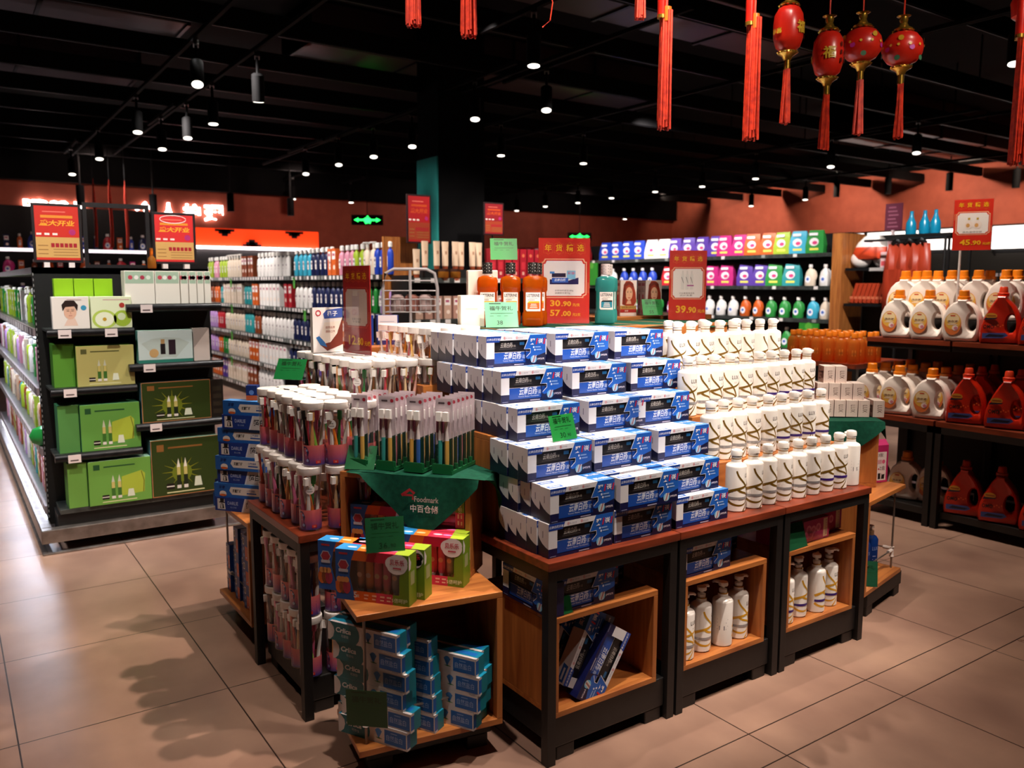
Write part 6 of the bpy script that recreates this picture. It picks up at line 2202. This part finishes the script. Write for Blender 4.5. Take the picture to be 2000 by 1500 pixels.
blob(-.12, .10, .115, .10, .7, '#e8dcd4')
blob(.12, .10, .115, .10, .7, '#e8dcd4')
m.lathe([(.20, .10), (.215, .16), (.20, .215), (.19, .23)], '#c8401c', 20, sy=.55)
m.lathe([(.19, .23), (.165, .28), (.10, .345), (.045, .375), (.001, .382)], '#ece2da', 20, sy=.55)
m.lathe([(.12, .09), (.20, .10)], '#c8401c', 20, sy=.55, cap=False)
tag(m.build('plush_cushion', None, (8.60, 5.385, 1.63), -PI / 2 + .25, bevel=0), 'white plush cushion in orange shorts on the dark shelving', 'cushion')
for k in range(3):
    o = MB().box(-.034, .034, -.04, .04, 0, (.17, .28, .24)[k], ('#d8b0b0', '#e0b8bc', '#d8a8a4')[k])
    o.rect(plane((-.06, -.04, 0), (1, 0, 0), (0, 0, 1)), .035, .09, .02, .07, '#c84a50', 1)
    tag(o.build('pink_carton', None, (8.53, 5.19 - .073 * k, 1.6305), -PI / 2), 'pink carton right of the plush cushion, %s from it' % ORD[k], 'carton', 'pink cartons beside the cushion')
for k in range(9):
    o = MB().box(-.02, .02, -.012, .10, 0, .22, '#a8381c', T=Matrix.Rotation(.30, 4, 'Y'))
    o.rect(plane((-.02, -.012, 0), (1, 0, 0), (0, 0, 1)), 0, .04, .04, .07, '#c86a4a', 1)
    tag(o.build('orange_folder', None, (8.50, 5.55 - .052 * k, 1.2455), -PI / 2), 'leaning orange pack on the dark shelving, %s from the wooden end' % ORD[k], 'pack', 'leaning orange packs')
for k in range(3):
    o = MB().tube([(-.05, 0, .78), (0, 0, .82), (.05, 0, .78)], .006, 'dark_metal', 6)
    vs = [(x * (1 + .3 * (1 - z)), .03 * math.sin(5 * x * 20 + z * 6), z * .78) for z in (0, .33, .66, 1) for x in (-.11, -.07, -.03, .01, .05, .09)]
    o.add(vs, [(j * 6 + i, j * 6 + i + 1, j * 6 + i + 7, j * 6 + i + 6) for j in range(3) for i in range(5)], '#a8361c', True)
    o = o.build('hanging_robe', None, (8.30, 4.93 - .13 * k, 1.09), -PI / 2)
    s = o.modifiers.new('thick', 'SOLIDIFY')
    s.thickness = .03
    tag(o, 'orange robe hanging beside the dark shelving, %s from the cushion' % ORD[k], 'robe', 'hanging orange robes')
o = MB().tube([(8.30, 5.30, 1.915), (8.30, 4.40, 1.915)], .012, 'dark_metal', 8).tube([(8.44, 5.30, 1.915), (8.30, 5.30, 1.915)], .012, 'dark_metal', 8).tube([(8.30, 4.42, 0), (8.30, 4.42, 1.915)], .014, 'black_steel', 8)
tag(o.build('hanging_rail'), 'dark rail from which the orange robes hang', 'clothes rail')
g = empty('black_stand', (8.45, 4.62, 0))
MB().box(-.06, .4, -.20, .36, 1.93, 1.97, 'black_steel').build('top_board', g)
for a in (-.05, .37):
    for b in (-.19, .33):
        MB().box(a, a + .02, b, b + .02, 0, 1.93, 'black_steel').build('leg', g)
tag(g, 'tall black stand carrying blue bottles above the robes', 'stand')
for k in range(3):
    o = MB().lathe([(.05, 0), (.055, .02), (.05, .12), (.03, .16), (.018, .20), (.018, .24)], '#0f7fa4 r.25', 14)
    tag(o.build('blue_bottle', None, (8.46, 4.88 - .115 * k - .03 * (k > 0), 1.9705)), 'teal blue bottle on the tall black stand, %s from the cushion' % ORD[k], 'bottle', 'teal blue bottles on the black stand')
o = MB().lathe([(.06, 0), (.12, .03), (.15, .10), (.14, .18), (.07, .23), (.05, .25)], '#7a1f0c r.2', 18).lathe([(.055, .25), (.06, .27), (.02, .285), (.02, .31)], 'clear', 14)
tag(o.build('glass_jar', None, (8.56, 5.03, .9205)), 'round dark red glass jar low on the dark shelving', 'jar')
g = empty('purple_sign', (8.38, 5.03, 1.97), -PI / 2)
MB().box(-.095, .095, -.006, .006, .05, .33, '#5a2436').build('sign_board', g)
m = MB()
F = plane((-.095, -.0065, .05), (1, 0, 0), (0, 0, 1))
for k in range(6):
    m.rect(F, .03 + .01 * (k % 2), .15 - .015 * (k % 3), .03 + .04 * k, .045 + .04 * k, '#8a5062', 1)
m.build('sign_print', g)
MB().box(-.01, .01, -.02, .02, 0, .05, '#d8c0c0').build('foot_clip', g)
tag(g, 'small dull purple sign before the terracotta side wall', 'sign')
# backlit white panels on the side wall
for k, (y0, y1, z0_, z1_) in enumerate(((7.62, 9.35, 2.07, 2.42), (9.42, 9.95, 2.10, 2.42), (6.35, 7.05, 2.05, 2.42), (10.0, 10.9, 2.15, 2.42))):
    g = empty('light_panel', (14.74, y0, z0_))
    MB().box(-.02, .04, 0, y1 - y0, 0, z1_ - z0_, '#fdf4f0 e1.3').build('lit_face', g)
    MB().box(-.03, .05, -.03, 0, -.03, z1_ - z0_ + .03, 'black_steel').box(-.03, .05, y1 - y0, y1 - y0 + .03, -.03, z1_ - z0_ + .03, 'black_steel').box(-.03, .05, -.03, y1 - y0 + .03, z1_ - z0_, z1_ - z0_ + .03, 'black_steel').build('dark_frame', g)
    tag(g, ['wide backlit white panel under the terracotta side wall', 'narrow backlit white panel left of the wide one', 'backlit white panel right of the tall price board', 'backlit white panel behind the plush cushion shelving'][k], 'light panel', 'backlit panels on the side wall')
# small grey cartons piled in front of the panels
for k in range(5):
    o = MB().box(-.06, .06, -.1, .1, 0, .16, ('#8a7a78', '#a89490', '#7a5a60', '#6a3038', '#9a8480')[k])
    tag(o.build('grey_carton', None, (8.62, 4.12 - .22 * k, 1.40)), 'dull carton on the low cupboard behind the robes, %s from them' % ORD[k], 'carton', 'dull cartons behind the robes')
tag(MB().box(8.45, 8.85, 2.9, 4.3, 0, 1.3995, 'ceiling_black').box(8.44, 8.86, 3.50, 3.62, 1.4, 2.3, 'ceiling_black').build('dark_cupboard'), 'dark cupboard behind the white jugs', 'cupboard')

# ------------------------------------------------------------------ the stand of big detergent jugs
def make_big_jug(body, capc, red):
    W_, Hh, D_ = .205, .305, .105
    # outline (front view), same count for the outer edge and the handle hole
    if red:
        out = [(-.10, 0), (-.04, -.002), (.03, -.002), (.095, 0), (.104, .03), (.104, .08), (.100, .13), (.088, .175), (.066, .215), (.040, .245), (.024, .262), (.022, .275), (-.022, .275), (-.024, .262), (-.040, .24), (-.062, .20), (-.085, .15), (-.100, .10), (-.106, .06), (-.106, .02)]
    else:
        out = [(-.085, 0), (-.03, -.002), (.03, -.002), (.080, 0), (.098, .03), (.106, .075), (.106, .125), (.096, .170), (.075, .208), (.045, .232), (.028, .238), (.026, .25), (-.026, .25), (-.028, .238), (-.052, .228), (-.080, .198), (-.098, .155), (-.106, .11), (-.105, .06), (-.098, .025)]
    n = len(out)
    hc = (.052, .115) if red else (.055, .115)
    hr = (.026, .050) if red else (.027, .052)
    hole = []
    for x, z in out:
        a = math.atan2(z - hc[1], x - hc[0])
        hole.append((hc[0] + hr[0] * math.cos(a), hc[1] + hr[1] * math.sin(a)))
    m = MB()
    lay = [(-1, .80), (-.92, .90), (-.55, .985), (0, 1), (.55, .985), (.92, .90), (1, .80)]
    vs, fs = [], []
    cz = Hh * .42
    for t, s in lay:
        for x, z in out:
            vs.append((x * s, t * D_ / 2, z if z > .2 and False else cz + (z - cz) * (s if z < cz else 1 - (1 - s) * .35)))
    k0 = len(vs)
    hl = [(-.80, 1.22), (-.35, 1.0), (.35, 1.0), (.80, 1.22)]
    for t, s in hl:
        for x, z in hole:
            vs.append((hc[0] + (x - hc[0]) * s, t * D_ / 2, hc[1] + (z - hc[1]) * s))
    for k in range(len(lay) - 1):
        for i in range(n):
            j = (i + 1) % n
            fs.append((k * n + i, k * n + n + i, k * n + n + j, k * n + j))
    for k in range(len(hl) - 1):
        for i in range(n):
            j = (i + 1) % n
            a = k0 + k * n
            fs.append((a + i, a + j, a + n + j, a + n + i))
    for i in range(n):
        j = (i + 1) % n
        fs.append((i, j, k0 + j, k0 + i))
        a, b = (len(lay) - 1) * n, k0 + (len(hl) - 1) * n
        fs.append((a + i, b + i, b + j, a + j))
    m.add(vs, fs, body, True)
    o = m.build('big_detergent_jug')
    zt = .275 if red else .25
    c = MB()
    if red:
        c.lathe([(.030, zt - .004), (.031, zt + .012), (.024, zt + .016), (.021, zt + .045), (.017, zt + .050)], capc, 18)
    else:
        c.lathe([(.036, zt - .004), (.036, zt + .014), (.030, zt + .016), (.028, zt + .05), (.024, zt + .054)], capc, 18)
    c.build('cap', o)
    F = plane((0, -D_ / 2 - .001, 0), (1, 0, 0), (0, 0, 1))
    l = MB()
    if red:
        l.poly(F, [(-.085, .03), (.02, .035), (.045, .05), (.03, .065), (-.085, .06)], '#3a4a8a', 1)
        l.poly(F, [(-.07, .04), (.015, .042), (.03, .052), (-.05, .056)], '#10142c', 2)
        l.text(F, 'OMO', -.055, .085, .024, '#1a1416', 2, .03, 0, w=.055)
        l.disc(F, -.045, .16, .030, '#c88a2a', 1, 18, .016)
        l.rect(F, -.066, -.022, .157, .163, '#8a3a14', 2)
        l.poly(F, [(-.082, .135), (-.02, .142), (-.01, .15), (-.075, .148)], '#28182a', 2)
        for k in range(4):
            l.disc(F, -.02 + .012 * k, .10 + .008 * (k % 2), .004, '#e0602a', 2, 8)
    else:
        l.disc(F, -.042, .105, .046, '#d8743a', 1, 24, .066)
        l.disc(F, -.042, .120, .043, '#e6b04a', 2, 24, .048)
        l.disc(F, -.042, .135, .034, '#f0d8a8', 3, 20, .030)
        l.rect(F, -.055, -.030, .150, .158, '#c8502a', 4)
        l.text(F, '洗衣液', -.042, .112, .015, '#7a4a2a', 4, .02, w=.055)
        l.rect(F, -.068, -.016, .100, .104, '#f4e4d4', 4)
        l.disc(F, -.028, .082, .016, '#f0dcd4', 4, 14)
        l.disc(F, -.024, .080, .010, '#c87a8a', 5, 12)
    l.build('front_label', o)
    return o


JW = Kind(make_big_jug('#e8dcd4 r.3', '#e07a14 r.35', False), 'detergent jug', 'white detergent jugs with orange caps')
JRd = Kind(make_big_jug('#b8220c r.28', '#c8381a r.35', True), 'detergent jug', 'red detergent jugs')
SX = 4.80


def rack(y0, y1, lab, first):
    r = empty('detergent_rack', (SX, y1, 0), -PI / 2)
    w = y1 - y0
    MB().box(0, w, 0, .70, .615, .645, 'wood_dark').build('lower_board', r)
    MB().box(0, w, .13, .665, 1.085, 1.112, 'wood_dark').build('upper_board', r)
    MB().box(.03, w - .03, .04, .60, .06, .10, 'black_steel').build('floor_board', r)
    for x in (.0, w - .035):
        for y in (.0, .62):
            MB().box(x, x + .035, y, y + .035, 0, .615, 'black_steel').build('leg', r)
            if y:
                MB().box(x, x + .03, .63, .66, .645, 1.085, 'black_steel').build('upright', r)
    MB().box(0, w, .0, .03, .575, .615, 'black_steel').box(0, w, .14, .16, 1.05, 1.085, 'black_steel').box(0, w, .66, .68, .1, 1.5, 'black_steel').build('back_frame', r)
    tag(r, lab, 'rack', 'dark wood racks of detergent jugs')


rack(2.56, 3.10, 'dark wood rack holding white orange-capped jugs', True)
rack(1.45, 2.545, 'dark wood rack holding red detergent jugs at the picture edge', False)
ja = -PI / 2 + .28
for c, y in enumerate((3.02, 2.835, 2.625)):
    for k in range(4):
        JW.place((4.885 + .155 * k, y + .004 * k, .6455), ja, 'white jug with orange cap on the lower board, %s column, %s from the front' % (ORD[c], ORD[k]))
for c, y in enumerate((2.415, 2.195, 1.975)):
    for k in range(3):
        JRd.place((4.885 + .16 * k, y + .004 * k, .6455), ja, 'red jug on the lower board, %s column from the white ones, %s from the front' % (ORD[c], ORD[k]))
for c, y in enumerate((2.93, 2.735, 2.53)):
    JW.place((5.00, y, 1.1125), ja, 'white jug in front on the upper board, %s from the amber bottles' % ORD[c])
for c, y in enumerate((2.31, 2.10)):
    JRd.place((5.00, y, 1.1125), ja, 'red jug in front on the upper board, %s from the white ones' % ORD[c])
tag(MB().box(5.10, 5.40, 1.6, 3.06, 1.1125, 1.232, 'black_steel').build('jug_riser'), 'black riser behind the front jugs on the upper board', 'riser')
for c, y in enumerate((3.0, 2.86, 2.70, 2.54, 2.38)):
    for k in range(2):
        JW.place((5.175 + .135 * k, y, 1.2325), ja, 'white jug on the black riser at the top, %s from the amber bottles, %s row' % (ORD[c], ('front', 'back')[k]))
for c, y in enumerate((2.10, 1.90)):
    JRd.place((5.18, y, 1.2325), ja, 'red jug on the black riser at the top, %s from the white ones' % ORD[c])
for c, y in enumerate((2.40, 2.20, 1.98)):
    JRd.place((4.90, y, .1005), ja, 'red jug in the dark under the lower board, %s of three' % ORD[c])
for c, y in enumerate((3.0, 2.80, 2.64)):
    JW.place((4.92 + .05 * c, y, .1005), ja, 'white jug in the dark under the lower board, %s of three' % ORD[c])
put(price_board(.205, .30, [('45', '90', '元2桶')], art_jug), 5.13, 2.575, 1.655, -PI / 2 + .45, 'red board priced 45.90 on a stand above the white jugs', 'price board', BG)
tag(MB().tube([(0, 0, 0), (0, 0, .415)], .007, '#d0c4c0 r.3', 8).lathe([(.035, 0), (.035, .006)], '#d0c4c0 r.3', 14).build('board_stand', None, (5.095, 2.62, 1.2375)), 'thin clear stand of the 45.90 board', 'stand')
# amber bottles on their own low stand
g = empty('amber_stand', (5.0, 3.13, 0))
MB().box(-.12, .5, 0, .62, .90, .93, 'wood_dark').build('top_board', g)
for a in (-.12, .47):
    for b in (0, .59):
        MB().box(a, a + .03, b, b + .03, 0, .90, 'black_steel').build('leg', g)
tag(g, 'low stand of amber bottles beside the white jugs', 'stand')


def amber_bottle():
    o = MB().lathe([(.036, 0), (.038, .005), (.038, .13), (.030, .152), (.016, .166), (.016, .175)], 'amber2', 16).build('amber_bottle')
    MB().lathe([(.021, .168), (.021, .198), (.018, .202)], '#d8741a r.3', 14).build('cap', o)
    m = MB()
    C = cyl(.0385)
    m.rect(C, -.012, .012, .05, .09, '#c8782a', 1)
    m.text(C, '花露', 0, .06, .012, '#8a4a14', 2)
    m.build('front_label', o)
    return o


AB = Kind(amber_bottle(), 'bottle', 'amber bottles with orange caps')
for c in range(6):
    for k in range(4):
        AB.place((4.93 + .092 * k, 3.185 + .095 * c + .02 * (k % 2), .9305), -1.0, 'amber bottle with orange cap, %s column from the jugs, %s from the front' % (ORD[c], ORD[k]))
o = MB().box(0, .08, -.06, .06, 0, .09, '#b0461c')
tag(o.build('orange_carton', None, (5.22, 2.98, .6455 + .3)), 'orange carton behind the white jug caps', 'carton') if 0 else bpy.data.objects.remove(o.build('orange_carton'))

# ------------------------------------------------------------------ new year hangings
def tassel_mb(m, z1, L, r0, r1, n=26, seed=1):
    q = random.Random(seed)
    for k in range(n):
        a = q.uniform(0, 2 * PI)
        s = math.sqrt(q.random())
        x0, y0 = r0 * s * math.cos(a), r0 * s * math.sin(a)
        x1, y1 = r1 * s * math.cos(a) + q.uniform(-.003, .003), r1 * s * math.sin(a) + q.uniform(-.003, .003)
        l = L * q.uniform(.93, 1.02)
        m.tube([(x0, y0, z1), ((x0 + x1) / 2 + q.uniform(-.002, .002), (y0 + y1) / 2, z1 - l / 2), (x1, y1, z1 - l)], .0034, 'tassel', 4)
    return m


def make_lantern(round_):
    r = empty('paper_lantern')
    if round_:
        prof = [(.020, -.046), (.040, -.036), (.054, -.016), (.057, .002), (.052, .022), (.038, .040), (.020, .048)]
    else:
        prof = [(.022, -.062), (.034, -.052), (.042, -.026), (.043, .010), (.040, .038), (.030, .056), (.020, .062)]
    b = MB().lathe(prof, 'lantern', 24)
    rr = .0565 if round_ else .0432
    C = cyl(rr)
    if round_:
        for k in range(12):
            b.disc(cyl(.052), -.12 + .029 * k, .020 - .030 * (k % 3) * .9, .0075, ('#c89a2a r.3', '#b8309a', '#3a6a4a')[k % 3], 14, 8)
            b.disc(cyl(.054), -.13 + .029 * k, .002, .004, '#d8b040 r.3', 14, 6)
    else:
        for t, u in (('福', -.020), ('春', .050), ('福', .110), ('恭喜', -.095)):
            b.text(C, t, u, -.02, .034 if len(t) == 1 and t == '福' else .016, '#c8a030 r.3', 8, .03)
        for u in (.012, .03):
            for k in range(3):
                b.rect(C, u, u + .007, -.03 + .022 * k, -.018 + .022 * k, '#5a1208', 7)
    b.build('lantern_body', r)
    zb, zt = prof[0][1], prof[-1][1]
    for z, s in ((zb - .004, -1), (zt + .002, 1)):
        g = MB()
        g.lathe([(.024, z), (.026, z + s * .006), (.015, z + s * .012), (.010, z + s * .022)] if s > 0 else [(.010, z - .022), (.015, z - .012), (.028, z - .004), (.026, z + .002)], 'gold', 16)
        for k in range(10):
            a = 2 * PI * k / 10
            g.lathe([(.002, z - .003), (.006, z), (.002, z + .003)], 'gold', 6, c=(.026 * math.cos(a), .026 * math.sin(a), 0))
        if s < 0:
            g.lathe([(.004, zb - .055), (.009, zb - .052), (.009, zb - .026), (.004, zb - .024)], 'gold', 12)
        else:
            g.lathe([(.008, zt + .022), (.012, zt + .032), (.012, zt + .040), (.02, zt + .044)], 'gold', 12)
        g.build('gold_cap' if s > 0 else 'gold_collar', r)
    tassel_mb(MB(), zb - .05, .155, .007, .016, 30, 3).build('tassel', r)
    MB().tube([(0, 0, zt + .04), (0, 0, 1.80)], .0022, 'tassel', 5).build('cord', r)
    return r


LO = Kind(make_lantern(False), 'lantern', 'red lanterns with gold fittings')
LRk = Kind(make_lantern(True), 'lantern', 'red lanterns with gold fittings')
LO.place((2.085, 1.610, 2.187), .5, 'tall oval red lantern with gold characters, hanging highest of the four')
LO.place((2.165, 1.530, 2.110), -.4, 'tall oval red lantern with gold characters, hanging lowest of the four')
LRk.place((2.262, 1.487, 2.140), .3, 'round red lantern with flower print, beside the lower oval one')
LRk.place((2.352, 1.415, 2.128), 1.2, 'round red lantern with flower print, furthest from the oval ones')


def make_cracker(L, top, w):
    r = empty('firecracker_string')
    tassel_mb(MB(), 0, L, w, w * 1.15, 44, 5).build('tassel', r)
    t = MB()
    if top:
        for x in (-.010, .011):
            t.lathe([(.011, -.02), (.012, -.014), (.012, .10)], 'lantern', 12, c=(x, .012, 0)).lathe([(.0125, -.022), (.0125, -.012)], 'gold', 12, c=(x, .012, 0))
        t.lathe([(.014, -.03), (.014, .01)], '#b8641c r.3', 12)
    t.tube([(0, 0, 0), (0, 0, 2.05)], .004, 'tassel', 5)
    t.build('cord', r)
    return r


for k, (x, y, z, L, top, w, lab) in enumerate([(1.187, 2.228, 2.36, .165, False, .020, 'short red tassel at the top edge, first of the two left of centre'),
                                               (1.318, 2.134, 2.36, .195, False, .021, 'short red tassel at the top edge, second of the two left of centre'),
                                               (1.73, 1.856, 2.33, .115, False, .012, 'tiny red tassel tip at the top edge beside a long string'),
                                               (1.766, 1.785, 2.225, .325, True, .016, 'long straight red firecracker string right of centre'),
                                               (1.972, 1.640, 2.205, .335, True, .018, 'long red firecracker string between the straight one and the lanterns'),
                                               (2.600, 1.195, 2.17, .37, True, .014, 'long red firecracker string at the far picture edge')]):
    put(make_cracker(L, top, w), x, y, z, .5, lab, 'hanging decoration', 'red hanging firecracker strings')
o = MB().lathe([(.02, -.04), (.045, -.02), (.05, .02), (.035, .06)], 'lantern', 16).tube([(0, 0, .06), (0, 0, 1.7)], .003, 'tassel', 5)
o = tag(o.build('red_fruit_ornament', None, (2.63, 1.20, 2.235)), 'red hanging fruit ornament cut by the picture edge', 'hanging decoration')
o = MB().tube([(1.495, 2.015, 2.19), (1.515, 2.005, 2.21), (1.520, 2.00, 2.26), (1.505, 2.01, 2.32), (1.5, 2.01, 4.0)], .0018, 'tassel', 5)
tag(o.build('red_thread'), 'thin loose red cord curling down from the ceiling', 'cord')
